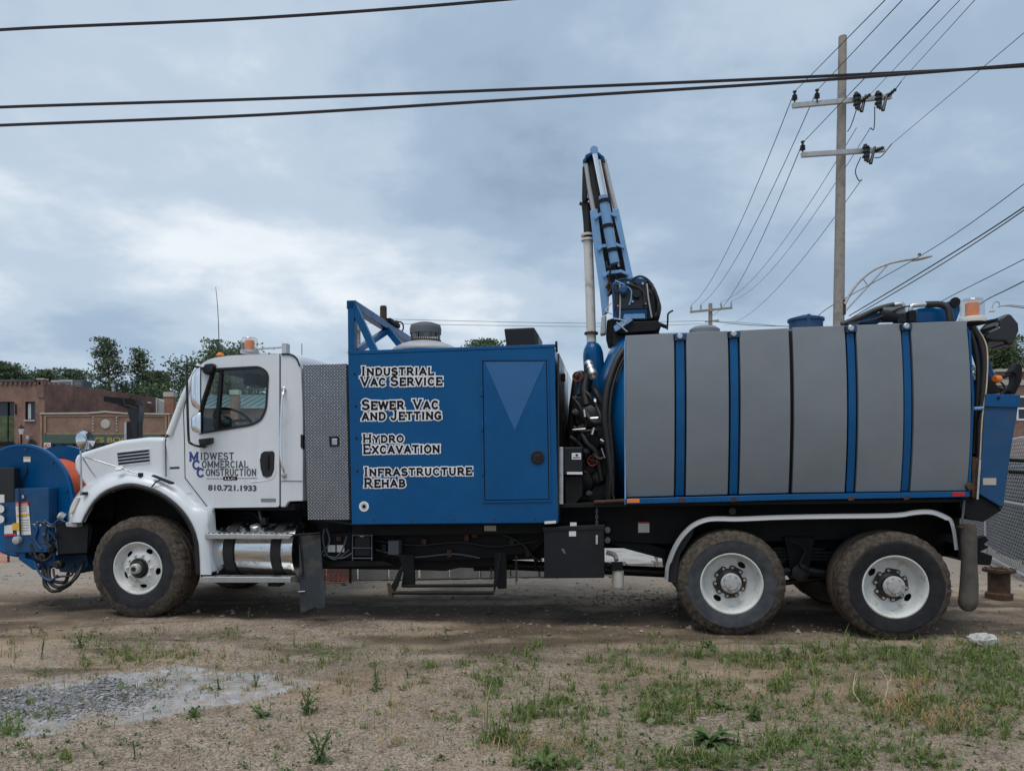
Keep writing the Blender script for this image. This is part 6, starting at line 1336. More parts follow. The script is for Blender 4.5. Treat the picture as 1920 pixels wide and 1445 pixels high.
def ttext(body, px, py, hpx, wpx, v, mt_, parent, off=0.0):
    a = t(px, py, v); o = text_mesh(body, 1.0, mt_, 'lettering', parent, off, .0); d_ = o.data; xs_ = [q.co.x for q in d_.vertices]; ys_ = [q.co.y for q in d_.vertices]
    H_ = t(px, py-hpx, v).z-a.z; W_ = (t(px+wpx, py, v)-a).length; sx = W_/(max(xs_)-min(xs_)); sy = H_/(max(ys_)-min(ys_)); mx_, my_ = min(xs_), min(ys_)
    for q in d_.vertices: q.co = Vector(((q.co.x-mx_)*sx, (q.co.y-my_)*sy, 0))
    o.scale = (1, 1, 1); o.location = (a.x, a.y, a.z); o.rotation_euler = (R(90), R(.6), 0); return o
ttext('LLC', 422, 899.0, 4.6, 19, VC-.0045, 'print_white', door, .01); ttext('810.721.1933', 390, 919.5, 11.2, 91, VC-.002, 'print_grey', door, .040)

# ---- on top of the box: boom rest, intake, duct
br_ = tp('boom_rest', [(651.5, 563), (664, 563), (664, 665), (652.5, 665)], VB+.0, .10, 'blue_paint', bevel=.006)
pA = t(656, 569, VB+.02); z_t = t(656, 563, VB).z
def cross(p, q, wd, ht, nm, par): mb = MB(); obox(mb, p, q, wd, ht); mb.build(nm, 'blue_paint', par, .005)
cross(Vector((pA.x+.02, VB+.0, z_t-.045)), Vector((pA.x+.02, WID-.02, z_t-.045)), .10, .09, 'top_beam', br_)
cross(t(664, 575, VB+.04), t(704, 662, VB+.04), .07, .075, 'diagonal', br_)
cross(Vector((pA.x+.05, 1.2, z_t-.09)), Vector((pA.x+.45, 1.2, t(660, 664, VB).z)), .07, .075, 'diagonal', br_)
cross(Vector((pA.x+.02, WID-.06, z_t-.09)), Vector((pA.x+.02, WID-.06, t(660, 664, VB).z)), .10, .10, 'far_post', br_)
cross(Vector((pA.x+.03, 0.12, t(660, 660, VB).z+.02)), Vector((pA.x+.03, 1.25, z_t-.10)), .06, .07, 'brace', br_)
for v in (1.02, 1.52): cross(Vector((pA.x+.02, v, z_t+.0)), Vector((pA.x+.02, v+.02, z_t+.17-(.05 if v > 1.2 else 0))), .09, .10, 'saddle_stop', br_) if False else None
mb = MB(); mb.box((pA.x-.02, 1.12, z_t+.0), (pA.x+.06, 1.18, z_t+.19)); mb.build('saddle_stop', 'rust', br_, .02)
mb = MB(); mb.box((pA.x-.02, 1.64, z_t-.02), (pA.x+.06, 1.70, z_t+.11)); mb.build('saddle_stop', 'rust', br_, .02)
mb = MB(); mb.box((pA.x-.06, 1.205, z_t+.0), (pA.x+.10, 1.61, z_t+.05)); mb.build('saddle', 'black_frame', br_, .008)
mb = MB(); mb.tube([Vector((pA.x+.02, 1.85, z_t+.06))+Vector((.05*math.cos(a), 0, .07*math.sin(a))) for a in np.linspace(0, 6.28, 15)], .010, 6); mb.build('shackle', 'black_frame', br_)
vi = .85; ic = t(798, 664, vi); zt_ = t(798, 664, vi)
S_ = (t(799, 600, vi)-t(798, 600, vi)).x
mb = MB(); mb.lathe(Vector((ic.x, vi, zt_.z-.12)), (0, 0, 1), [(0, 0), (58*S_, 0), (58*S_, .13), (61*S_, .135)], 40); it = mb.build('air_intake', 'blue_paint', TR)
mb = MB(); b0 = t(798, 659, vi).z; mb.lathe(Vector((ic.x, vi, b0)), (0, 0, 1), [(61*S_, -.02), (62*S_, .0), (58*S_, .03), (46*S_, .07), (32*S_, .10), (28*S_, .105)], 40); mb.build('intake_brim', 'lamp_grey', it, smooth=60)
mb = MB(); b1 = t(798, 640, vi).z; h_ = t(798, 613, vi).z-b1; mb.lathe(Vector((ic.x, vi, b1-.02)), (0, 0, 1), [(27*S_, 0), (27*S_, h_)], 40); mb.build('intake_screen', 'beacon_glass', it)
mb = MB(); mb.lathe(Vector((ic.x, vi, b1-.02)), (0, 0, 1), [(28.0*S_, 0), (28.6*S_, .0), (28.6*S_, .03), (27.4*S_, .03)], 40); mb.build('screen_band', 'rust', it)
for k in range(40): a = 2*math.pi*k/40; mb = MB(); c = Vector((ic.x+26.0*S_*math.cos(a), vi+26.0*S_*math.sin(a), b1-.015)); mb.tube([c, c+Vector((0, 0, h_-.01))], .0055, 4); mb.build('screen_rod', 'black_frame', it)
mb = MB(); mb.lathe(Vector((ic.x, vi, b1+h_-.025)), (0, 0, 1), [(28.5*S_, -.06), (28.8*S_, 0), (27*S_, .045), (15*S_, .07), (0, .078)], 40); mb.build('intake_cap', 'unit_dark', it, smooth=60)
tp('exhaust_duct', [(945, 616), (1001, 613.5), (1010, 628), (1010, 652), (950, 653)], .45, .45, 'black_box', bevel=.012)
tp('duct_side', [(1000, 616), (1010, 629), (1010, 650), (1004, 650)], .445, .01, 'black_gloss', bevel=.002)
tt('lift_eye', [(1043, 640, .1), (1043.5, 652, .1), (1044, 660, .1)], .012, 'black_frame', box)

# ---- tank
def bulge(z, z0, z1): s = (z-z0)/(z1-z0)*2-1; return .010+.085*s*s
PZ0, PZ1 = t(1480, 923, .02).z, t(1480, 613, .09).z
def zline(px, which):                                   # panel bottom / top edges in pixels
    return np.interp(px, [1172, 1480, 1486, 1815], [932, 924, 924, 919.5]) if which == 0 else np.interp(px, [1172, 1479, 1485, 1815], [628.5, 614, 613, 600])
TKu0, TKu1 = t(1174, 780, .05).x, t(1818, 760, .05).x
TKv, TKw, TKr = 1.22, 2.22, 1.02
tank = None
mb = MB(); n = 24
mb.lathe((TKu0-.0, TKv, TKw), (1, 0, 0), [(.0, -.34), (.30, -.325), (.60, -.265), (.80, -.185), (.92, -.10), (.99, -.03), (1.0, .0), (1.0, TKu1-TKu0-.05), (0.0, TKu1-TKu0-.05)], 64)
tank = mb.build('debris_tank', 'blue_paint', TR, smooth=40)
mb = MB(); mb.lathe((TKu0, TKv, TKw), (1, 0, 0), [(.995, .0), (1.02, .0), (1.02, .03), (.995, .03)], 64); mb.build('tank_flange', 'blue_boom', tank)
tt('tank_hose', [(1170, 655, .40), (1155, 680, .34), (1140, 725, .28), (1134, 775, .26), (1140, 830, .28), (1147, 890, .30), (1142, 935, .36)], .042, 'hose_black', tank)
tt('tank_hose', [(1172, 668, .36), (1160, 690, .32), (1147, 735, .26), (1143, 790, .24), (1149, 850, .26), (1150, 930, .30)], .016, 'hose_black', tank)
def panel_strip(name, xa, xb, v_off, th, mt, parent, ya=None, yb=None, top=0, botm=0, bevel=.006):
    rows_f, rows_b = [], []
    for s in np.linspace(0, 1, 17):
        rf_, rb = [], []
        for xx in (xa, xb):
            pb0 = t(xx, zline(xx, 0)+botm, .07); pt0 = t(xx, zline(xx, 1)+top, .07); z = pb0.z+(pt0.z-pb0.z)*s; v = bulge(z, PZ0, PZ1)+v_off
            uu = pb0.x+(pt0.x-pb0.x)*s
            rf_.append(Vector((uu, v, z))); rb.append(Vector((uu, v+th, z)))
        rows_f.append(rf_); rows_b.append(rb)
    mb = MB(); n_ = len(rows_f); V_ = [p for r in rows_f for p in r]+[p for r in rows_b for p in r]; o = 2*n_; fs = []
    for i in range(n_-1):
        a = 2*i; fs += [(a, a+1, a+3, a+2), (o+a+1, o+a, o+a+2, o+a+3), (a, a+2, o+a+2, o+a), (a+1, o+a+1, o+a+3, a+3)]
    fs += [(0, o, o+1, 1), (2*n_-2, 2*n_-1, o+2*n_-1, o+2*n_-2)]
    mb.add(V_, fs); return mb.build(name, mt, parent, bevel, smooth=30)
back = panel_strip('tank_side', 1174, 1814, .055, .08, 'black_frame', TR, top=3, botm=-1)
for xa, xb in ((1173.5, 1264), (1286.5, 1365), (1387, 1479.5), (1486.5, 1585), (1606, 1690), (1709, 1815)): panel_strip('side_panel', xa, xb, .0, .05, 'grey_panel', back)
# the top of the saddle tanks
mb = MB(); a, b_ = t(1174, 630, .13), t(1814, 603, .13)
for xa, xb in ((1174, 1479), (1487, 1814)):
    p, q = t(xa, zline(xa, 1)+1.5, .13), t(xb, zline(xb, 1)+1.5, .13); mb = MB(); mb.prism([p, q, q+Vector((0, .5, .04)), p+Vector((0, .5, .04))], (0, 0, -.03)); mb.build('tank_top', 'grey_panel', back, .008)
for xa, xb in ((1267, 1283.5), (1368.5, 1384), (1588.5, 1603), (1692.5, 1706.5)):
    sp_ = panel_strip('strap', xa, xb, .020, .04, 'blue_paint', back, top=12); xm = (xa+xb)/2; yt_ = zline(xm, 1)
    sk = tp('strap_bracket', [(xa-3, yt_+2), (xb+4, yt_+1), (xb+4, yt_+13), (xa-3, yt_+15)], .075, .05, 'blue_dirty', sp_, .004)
    tl('strap_bolt', (xm-.5, yt_+7, .072), [(.030, 0), (.030, .012), (.022, .02), (0, .02)], 'aluminium', sk, seg=10); tb('bracket_edge', xa-4, yt_+3, xa-1.5, yt_+14, .066, .03, 'black_frame', sk, .002)
rail = tp('side_rail', [(1172, 934.5), (1480, 926.5), (1815, 921), (1818, 931.5), (1480, 937), (1172, 945)], .035, .10, 'blue_paint', bevel=.006)
tp('rail_end', [(1170, 640), (1173, 640), (1174, 946), (1171, 946)], .06, .06, 'blue_boom', rail, .003); tp('rail_end', [(1816, 615), (1820, 622), (1827, 750), (1819, 930), (1815, 930), (1822, 750)], .06, .06, 'blue_paint', rail, .003)
tp('amber_marker', [(1176, 935.3), (1199, 934.8), (1199, 942), (1176, 942.6)], .030, .01, 'amber_reflector', rail, .002); tp('red_marker', [(1786, 922.8), (1809, 922.4), (1809, 930), (1786, 930.6)], .030, .01, 'red_reflector', rail, .002)
for xm in (1278, 1376, 1596, 1700): tp('rust_mark', [(xm-6, 931+(1596-xm)*.01), (xm+2, 929+(1596-xm)*.01), (xm+7, 932+(1596-xm)*.01), (xm+5, 937+(1596-xm)*.012), (xm-5, 938+(1596-xm)*.012)], .0325, .004, 'rust', rail, .001)
# subframe under the tank
tp('subframe', [(1050, 948), (1170, 946), (1800, 940), (1800, 1000), (1560, 1012), (1250, 1020), (1135, 1015), (1050, 1010)], .55, .12, 'black_frame', bevel=.01)
tp('subframe', [(1050, 948), (1800, 940), (1800, 1000), (1250, 1010), (1050, 1005)], 1.75, .12, 'black_frame', bevel=.01)
tp('subframe_floor', [(1050, 944), (1815, 934), (1815, 941), (1050, 951)], .14, 2.1, 'black_frame', bevel=.005)
tp('body_brace', [(1120, 1010), (1200, 1013), (1250, 1030), (1246, 1048), (1160, 1025)], .60, .10, 'black_frame')
tb('warning_label', 1196.5, 980, 1217.5, 998, .545, .003, 'sticker', rail, 0); tb('warning_header', 1197, 978, 1217, 981, .543, .003, 'sticker_red', rail, 0)
# hatches, hoses and gear on top
ht_ = tl('hatch', (1511, 616, .62), [(0, -.05), (.17, -.05), (.17, .07), (.185, .075), (.185, .10), (.05, .14), (0, .14)], 'blue_dirty', tank, axis=(0, 0, 1), seg=32)
tp('hatch_clamp', [(1514, 588), (1520, 588), (1521, 602), (1526, 608), (1526, 613), (1510, 613), (1512, 604)], .44, .05, 'blue_dirty', ht_, .006); tt('hatch_bar', [(1496, 598, .62), (1535, 597, .62)], .018, 'black_frame', ht_, False)
tl('top_lid', (1321, 622, .55), [(0, -.05), (.16, -.05), (.16, .02), (.12, .05), (0, .055)], 'grey_panel', tank, axis=(0, 0, 1), seg=28)
tt('top_hose', [(1578, 609, .5), (1610, 596, .5), (1645, 580, .5), (1676, 572, .5)], .030, 'hose_black', tank); tt('hose_fitting', [(1676, 572, .5), (1690, 570, .5), (1694, 576, .5), (1695, 590, .5)], .024, 'aluminium', tank)
tt('hose_fitting', [(1705, 590, .5), (1707, 578, .5), (1712, 573, .5), (1736, 571, .5)], .024, 'aluminium', tank); tt('top_hose', [(1736, 571, .5), (1765, 571, .5), (1778, 580, .48), (1782, 602, .46)], .034, 'hose_black', tank)
tp('valve_block', [(1704, 582), (1718, 580), (1719, 602), (1705, 603)], .42, .16, 'black_frame', tank); tp('valve_block', [(1683, 588), (1700, 586), (1700, 604), (1683, 605)], .42, .14, 'black_box', tank)
tl('pump_motor', (1668, 593, .45), [(0, -.12), (.055, -.12), (.06, .05), (.05, .09), (0, .10)], 'black_box', tank, axis=(-.9, -.3, .1), seg=20); tl('pump_body', (1672, 590, .5), [(0, -.1), (.08, -.1), (.08, .1), (0, .1)], 'unit_dark', tank, axis=(1, 0, 0), seg=16)
tp('pump_guard', [(1612, 598), (1628, 588), (1650, 585), (1652, 604), (1612, 606)], .55, .3, 'blue_dirty', tank)
tp('door_arm', [(1716, 604), (1720, 578), (1742, 575), (1764, 578), (1772, 567), (1790, 560), (1800, 565), (1801, 582), (1794, 602), (1760, 606)], .60, .12, 'blue_paint', tank, .012); tl('arm_pin', (1790, 567, .60), [(.05, 0), (.05, .02), (0, .02)], 'black_frame', tank, seg=18)
tt('cable', [(1590, 607, .4), (1640, 598, .4), (1685, 578, .42), (1706, 574, .45)], .008, 'hose_black', tank)
# rear beacon
rb_ = t(1823, 599, .25); rbc = tl('beacon', rb_, [(0, -.03), (.115, -.03), (.118, .0), (.112, .022), (0, .022)], 'lamp_clear', tank, axis=(0, 0, 1), seg=28); beacon(rb_, .108, .165, rbc, 1)
tp('beacon_bracket', [(1802, 603), (1850, 600), (1872, 596), (1872, 600), (1840, 607), (1806, 609)], .2, .15, 'black_frame', rbc)
# rear door, hopper, lamp
rd = mb = MB(); ur = t(1818, 760, .05).x
mb.lathe((ur-.04, TKv, TKw), (1, 0, 0), [(1.04, 0), (1.04, .08), (.98, .10), (.90, .22), (.70, .34), (.40, .42), (0, .45)], 64); rdoor = mb.build('rear_door', 'blue_paint', TR, smooth=40)
tt('door_hose', [(1822, 612, .22), (1838, 640, .22), (1846, 680, .20), (1843, 740, .18), (1838, 800, .16), (1836, 860, .16)], .034, 'hose_black', rdoor); tt('door_cable', [(1830, 612, .2), (1850, 650, .18), (1850, 720, .14), (1842, 780, .12), (1838, 850, .12), (1836, 880, .12)], .007, 'twig', rdoor)
tt('door_hose', [(1818, 620, .2), (1828, 650, .2), (1834, 700, .2), (1831, 780, .2), (1826, 850, .2)], .022, 'rubber', rdoor)
tt('grease_line', [(1825, 766, .12), (1843, 765, .12)], .018, 'blue_boom', rdoor, False)
tp('hinge_plate', [(1823, 855), (1838, 860), (1834, 935), (1822, 932)], .10, .06, 'rust', rdoor); tp('hinge_edge', [(1836, 862), (1840, 862), (1835, 936), (1831, 936)], .06, .03, 'aluminium', rdoor, .002); tl('hinge_pin', (1818, 911, .06), [(.035, -.05), (.035, .03), (0, .03)], 'rust', rdoor, seg=12)
hop = tp('hopper', [(1847, 739), (1912, 741), (1909, 768), (1895, 850), (1882, 953), (1836, 926)], .12, 1.8, 'blue_dirty', bevel=.012)
tp('hopper_lip', [(1848, 738), (1914, 740), (1911, 764), (1846, 762)], .10, .015, 'blue_paint', hop, .006); tb('label_plate', 1843, 896, 1868, 909, .114, .003, 'trim_stone', hop, .001); tl('lip_bolt', (1872, 746, .098), [(.014, 0), (.014, .006), (0, .006)], 'black_frame', hop, seg=10)
tp('hopper_base', [(1800, 930), (1836, 928), (1880, 955), (1845, 978), (1812, 972), (1800, 950)], .16, 1.7, 'black_frame', bevel=.01)
tp('work_lamp', [(1875, 600), (1886, 589), (1896, 587), (1911, 606), (1912, 620), (1902, 645), (1892, 648), (1884, 640), (1862, 640), (1844, 634), (1850, 622), (1874, 612)], .35, .35, 'black_gloss', bevel=.03)
tp('lamp_arm', [(1838, 618), (1866, 610), (1874, 618), (1866, 632), (1846, 634)], .42, .12, 'black_frame'); tt('lamp_cable', [(1836, 622, .4), (1850, 608, .4), (1868, 602, .4), (1876, 604, .4)], .010, 'hose_black')
tp('door_wing', [(1822, 606), (1832, 612), (1848, 640), (1862, 690), (1870, 712), (1862, 728), (1850, 700), (1838, 660)], .55, .2, 'blue_paint', rdoor, .02); tp('door_fin', [(1848, 706), (1866, 716), (1877, 736), (1848, 738)], .3, .3, 'black_frame', rdoor)
tt('tail_lamp_arm', [(1872, 712, .5), (1888, 704, .5), (1894, 704, .5)], .015, 'black_frame', rdoor); tl('tail_lamp', (1872, 711, .45), [(.04, 0), (.04, .05), (.025, .07), (0, .07)], 'amber_reflector', rdoor, axis=(-.8, -.6, 0), seg=14); tt('tail_cable', [(1876, 716, .5), (1882, 722, .5), (1884, 732, .5), (1876, 738, .5)], .010, 'hose_black', rdoor)
tp('tail_hook', [(1902, 690), (1907, 681), (1914, 681), (1918, 690), (1916, 715), (1905, 738), (1894, 738), (1904, 716), (1905, 702), (1896, 697)], .8, .15, 'black_frame', rdoor, .012)
for y_ in (842, 864): tt('hopper_rod', [(1892, y_+20, .9), (1910, y_+21, .9), (1930, y_+22, .9)], .02, 'black_frame', hop)

# ---- boom
VBm = 1.15
S2 = (t(1151, 500, VBm)-t(1150, 500, VBm)).x
boom = tp('boom', [(1106, 395), (1120, 391), (1131, 476), (1142, 540), (1141, 583), (1129, 592), (1124, 540), (1114, 470)], VBm-.17, .10, 'blue_boom', bevel=.006)
tp('boom_plate', [(1147, 392), (1160, 391), (1173, 455), (1187, 520), (1177, 528), (1163, 455)], VBm-.17, .10, 'blue_boom', boom, .006)
tp('boom_back', [(1112, 398), (1157, 395), (1180, 522), (1135, 560), (1126, 520)], VBm+.05, .06, 'black_box', boom, .006)
for y0, x0, x1 in ((396, 1114, 1156), (455, 1120, 1170), (505, 1130, 1178)): tp('boom_band', [(x0, y0+10), (x0+10, y0+3), (x1-14, y0), (x1, y0+6), (x1, y0+11), (x1-14, y0+6), (x0+10, y0+9), (x0+2, y0+16)], VBm-.20, .05, 'blue_boom', boom, .004)
tt('hose_pipe', [(1106, 300, VBm+.02), (1112, 340, VBm+.0), (1125, 420, VBm+.0), (1140, 500, VBm), (1150, 545, VBm)], .085, 'rubber', boom, True, 14)
bc = tt('boom_cylinder', [(1131, 368, VBm-.19), (1140, 430, VBm-.19), (1153, 494, VBm-.19)], .055, 'blue_boom', boom, False, 14); tt('cylinder_rod', [(1114, 283, VBm-.19), (1131, 368, VBm-.19)], .030, 'chrome', bc, False, 12)
for y_, x_ in ((378, 1133), (425, 1139), (470, 1148)): tl('cylinder_band', (x_, y_, VBm-.19), [(.060, -.02), (.066, -.02), (.066, .02), (.060, .02)], 'black_frame', bc, axis=tuple(t(1140, 430, VBm)-t(1131, 368, VBm)), seg=16)
tl('cylinder_eye', (1114, 283, VBm-.19), [(.03, -.03), (.045, -.03), (.045, .03), (0, .03)], 'blue_boom', bc, seg=14)
ext = tt('boom_tube', [(1098, 308, VBm-.08), (1104, 350, VBm-.08), (1113, 395, VBm-.08)], .028, 'unit_grey', boom, False); tt('boom_tube', [(1133, 300, VBm-.08), (1144, 350, VBm-.08), (1156, 398, VBm-.08)], .026, 'unit_grey', boom, False)
tt('hose_line', [(1124, 300, VBm-.14), (1134, 350, VBm-.14), (1146, 410, VBm-.14), (1160, 500, VBm-.14)], .012, 'sticker', boom); tt('hose_line', [(1126, 298, VBm-.12), (1138, 350, VBm-.12), (1150, 410, VBm-.12), (1164, 500, VBm-.12)], .014, 'rubber', boom)
tp('boom_head', [(1094, 302), (1098, 290), (1108, 285), (1122, 285), (1133, 294), (1135, 304), (1130, 302), (1126, 294), (1118, 290), (1108, 291), (1101, 296), (1098, 304)], VBm-.12, .24, 'blue_paint', boom, .006)
tp('boom_fairing', [(1092, 314), (1095, 308), (1099, 330), (1101, 360), (1098, 378), (1091, 374)], VBm-.1, .2, 'black_box', boom, .01); tt('knuckle_hose', [(1101, 372, VBm), (1097, 380, VBm), (1091, 382, VBm), (1087, 381, VBm)], .022, 'black_gloss', boom)
tt('drop_hose', [(1098, 382, VBm), (1101, 410, VBm), (1103, 445, VBm)], .050, 'rubber', boom, True, 12)
# suction pipe
sp0 = t(1109, 640, VBm); pr = 9*S2
pip = tt('suction_pipe', [(1102.5, 448, VBm), (1106, 540, VBm), (1109, 642, VBm)], pr, 'pipe_white', boom, False, 20)
for a, c in ((1102, 441), (1102.5, 450), (1108.5, 625)): tl('pipe_flange', (a, c, VBm), [(0, -.012), (13*S2, -.012), (13*S2, .012), (0, .012)], 'rust' if c > 600 else 'pipe_white', pip, axis=(0, 0, 1), seg=24)
elb = tt('pipe_elbow', [(1110, 640, VBm), (1110, 644, VBm), (1111, 652, VBm), (1112, 664, VBm), (1114, 690, VBm), (1118, 720, VBm), (1122, 745, VBm)], [.02, .065, .10, .118, .122, .118, .11], 'blue_paint', tank, True, 28, 6)
# turret
tur = tp('boom_turret', [(1147, 530), (1166, 521), (1190, 519), (1217, 522), (1226, 533), (1232, 560), (1228, 590), (1220, 600), (1150, 602)], VBm-.30, .62, 'blue_paint', bevel=.02)
tp('turret_panel', [(1152, 532), (1216, 526), (1218, 578), (1152, 580)], VBm-.32, .02, 'black_gloss', tur, .006); tl('slew_motor', (1168, 546, VBm-.34), [(0, -.1), (.05, -.1), (.05, .06), (.03, .08), (0, .08)], 'blue_dirty', tur, seg=16); tl('slew_motor', (1194, 552, VBm-.34), [(0, -.1), (.045, -.1), (.045, .05), (0, .05)], 'black_box', tur, seg=16)
tt('hydraulic_line', [(1153, 526, VBm-.36), (1180, 540, VBm-.36), (1184, 556, VBm-.36), (1180, 572, VBm-.36)], .010, 'blue_boom', tur); tt('hydraulic_line', [(1162, 532, VBm-.37), (1163, 560, VBm-.36), (1162, 598, VBm-.36)], .009, 'lamp_grey', tur); tt('hydraulic_line', [(1213, 532, VBm-.36), (1216, 560, VBm-.36), (1222, 595, VBm-.36)], .009, 'lamp_grey', tur)
tp('turret_base', [(1152, 604), (1235, 601), (1240, 612), (1230, 620), (1165, 625), (1152, 620)], VBm-.42, .84, 'black_frame', tur, .01); tp('turret_arm', [(1150, 612), (1178, 594), (1187, 600), (1154, 622)], VBm-.46, .05, 'blue_boom', tur, .005)
tp('turret_plate', [(1170, 589), (1209, 588), (1210, 597), (1168, 598)], VBm-.34, .03, 'blue_boom', tur, .004)
tp('boom_roller', [(1128, 591), (1137, 589), (1136, 626), (1125, 628)], VBm-.2, .12, 'lamp_grey', tur, .02)
tp('turret_post', [(1138, 600), (1150, 596), (1172, 640), (1172, 655), (1140, 645), (1136, 630)], VBm-.15, .30, 'black_frame', tur, .01)
tp('turret_pedestal', [(1150, 618), (1236, 614), (1236, 640), (1150, 648)], VBm-.3, .7, 'black_box', tur)
for k, (dx, dy, r_) in enumerate(((0, 0, .017), (4, 6, .015), (-4, 3, .014), (8, 14, .012), (-8, 10, .016))): tt('turret_hose', [(1214+dx*.3, 526+dy, VBm-.28), (1226+dx*.6, 541+dy, VBm-.34), (1234+dx*.5, 566+dy*.6, VBm-.34+.03*k), (1233+dx*.4, 590, VBm-.32), (1224+dx, 604, VBm-.25)], r_, 'hose_black', tur)
tp('turret_side', [(1214, 524), (1224, 530), (1230, 556), (1230, 586), (1222, 600), (1214, 600)], VBm-.34, .30, 'black_frame', tur, .02)
for k, pts in enumerate((((1156, 527), (1170, 523), (1186, 526), (1196, 534)), ((1186, 523), (1200, 518), (1214, 524), (1220, 536)), ((1150, 540), (1158, 552), (1156, 572), (1160, 590)), ((1172, 532), (1190, 536), (1206, 548), (1208, 572)))): tt('turret_hose', [(a, c, VBm-.34-.01*k) for a, c in pts], .011+.002*(k % 2), 'hose_black', tur)
for a, c in ((1160, 534), (1178, 531), (1205, 533), (1210, 570), (1158, 574), (1186, 566)): tl('hose_fitting', (a, c, VBm-.33), [(0, -.02), (.018, -.02), (.018, .02), (.010, .03), (0, .03)], 'aluminium' if a % 4 else 'blue_dirty', tur, seg=8)
tt('turret_hose', [(1136, 540, VBm-.2), (1143, 530, VBm-.2), (1146, 540, VBm-.2), (1140, 555, VBm-.2)], .014, 'rust', tur); tt('turret_hose', [(1137, 490, VBm-.25), (1139, 502, VBm-.25), (1146, 500, VBm-.25), (1142, 520, VBm-.2), (1140, 545, VBm-.2)], .010, 'hose_black', boom)
tt('outrigger', [(1226, 604, VBm-.3), (1250, 613, VBm-.3)], .022, 'black_frame', tur, False); tt('whip_light', [(1251, 618, VBm-.3), (1252, 600, VBm-.3), (1253, 588, VBm-.3), (1262, 582, VBm-.3)], .010, 'black_frame', tur); tt('turret_wire', [(1146, 568, VBm-.2), (1136, 582, VBm-.25), (1150, 590, VBm-.3)], .006, 'lamp_grey', tur)
tt('loose_line', [(1150, 597, VBm-.45), (1172, 602, VBm-.46), (1166, 612, VBm-.46), (1156, 604, VBm-.46), (1176, 622, VBm-.46)], .008, 'unit_grey', tur)

# ---- plumbing between box and tank
pl = tp('pump_housing', [(1068, 760), (1072, 742), (1085, 738), (1100, 745), (1130, 760), (1142, 800), (1145, 930), (1128, 945), (1074, 940), (1078, 800)], .62, .8, 'grease', bevel=.06)
tp('pump_cover', [(1072, 760), (1080, 742), (1098, 742), (1104, 770), (1096, 800), (1078, 798)], .50, .15, 'black_frame', pl, .03)
for a, c, r_, n_ in ((1102, 780, .12, 'grease'), (1124, 806, .10, 'grease'), (1108, 826, .11, 'black_frame'), (1132, 828, .07, 'grease'), (1096, 905, .10, 'black_frame'), (1120, 896, .08, 'grease')): tl('pump_flange', (a, c, .50), [(0, -.14), (r_*.8, -.14), (r_*.8, -.03), (r_, -.03), (r_, .02), (r_*.5, .05), (0, .05)], n_, pl, axis=(-.2, -1, .15), seg=18)
for k, pts in enumerate((((1098, 770, .45), (1110, 790, .40), (1130, 795, .42), (1142, 830, .5)), ((1085, 800, .45), (1100, 830, .40), (1118, 850, .42), (1128, 900, .45)), ((1140, 760, .4), (1146, 800, .38), (1146, 860, .4), (1138, 930, .45)), ((1076, 800, .42), (1090, 808, .40), (1120, 806, .42)), ((1104, 700, .6), (1096, 730, .55), (1100, 760, .5)), ((1112, 850, .42), (1122, 860, .4), (1134, 858, .4)), ((1060, 885, .25), (1072, 880, .22), (1090, 900, .22), (1088, 925, .25), (1066, 940, .28)), ((1132, 760, .5), (1120, 740, .5), (1112, 725, .55)))): tt('plumbing_hose', pts, [.030, .030, .036, .018, .05, .02, .012, .035][k], 'hose_black', pl)
for a, c, a2, c2, r_ in ((1095, 768, 1097, 782, .022), (1106, 785, 1122, 784, .020), (1114, 802, 1110, 815, .020), (1142, 800, 1146, 812, .016), (1126, 824, 1132, 828, .016), (1128, 840, 1134, 858, .012), (1141, 905, 1146, 925, .016), (1074, 806, 1098, 804, .012)): tt('bright_fitting', [(a, c, .40), (a2, c2, .39)], r_, 'aluminium', pl, False)
for a, c, v in ((1083, 706, .55), (1111, 864, .42)):
    ctr = t(a, c, v); mb = MB(); mb.tube([ctr+Vector((.052*math.cos(x), -.02*math.cos(x), .052*math.sin(x))) for x in np.linspace(0, 2*math.pi, 25)], .0085, 6, cap=False); hw = mb.build('handwheel', 'red_iron', pl, smooth=60)
    for k in range(5): x = k*2*math.pi/5; mb = MB(); mb.tube([ctr, ctr+Vector((.05*math.cos(x), -.02*math.cos(x), .05*math.sin(x)))], .006, 5); mb.build('spoke', 'red_iron', hw)
    mb = MB(); mb.tube([ctr+Vector((0, -.02, 0)), ctr+Vector((0, .25, 0))], .014, 8); mb.build('valve_stem', 'black_frame', hw)
tp('valve_body', [(1088, 700), (1104, 684), (1112, 700), (1106, 742), (1084, 742)], .70, .2, 'black_frame', pl, .03); tp('valve_bonnet', [(1082, 712), (1096, 700), (1104, 738), (1080, 742)], .58, .15, 'blue_dirty', pl, .02)
cm = t(1110, 695, .50); dx = (t(1115, 714, .42)-t(1102, 680, .6)).normalized()
mb = MB(); mb.lathe(t(1103, 680, .58), tuple(dx), [(0, 0), (.045, 0), (.05, .02), (.048, .05), (.042, .055), (.042, .08), (.050, .085), (.050, .12), (.044, .125), (.044, .15), (.054, .155), (.056, .21), (.048, .22), (.044, .20), (.0, .16)], 24); mb.build('camlock', 'aluminium', pl)
ebx = tb('control_box', 1057, 838, 1092, 890, .10, .28, 'black_box', bevel=.01); tb('box_label', 1072, 849, 1089.5, 861, .096, .003, 'sticker', ebx, .001); tb('box_label', 1063, 884.5, 1092, 889, .085, .003, 'sticker', ebx, .001); tp('label_mark', [(1078, 853), (1081.5, 850.5), (1085, 853), (1081.5, 855.5)], .0945, .001, 'print_dark', ebx, 0); tb('label_mark', 1074, 856.5, 1088, 858.5, .0945, .001, 'print_blue', ebx, 0)
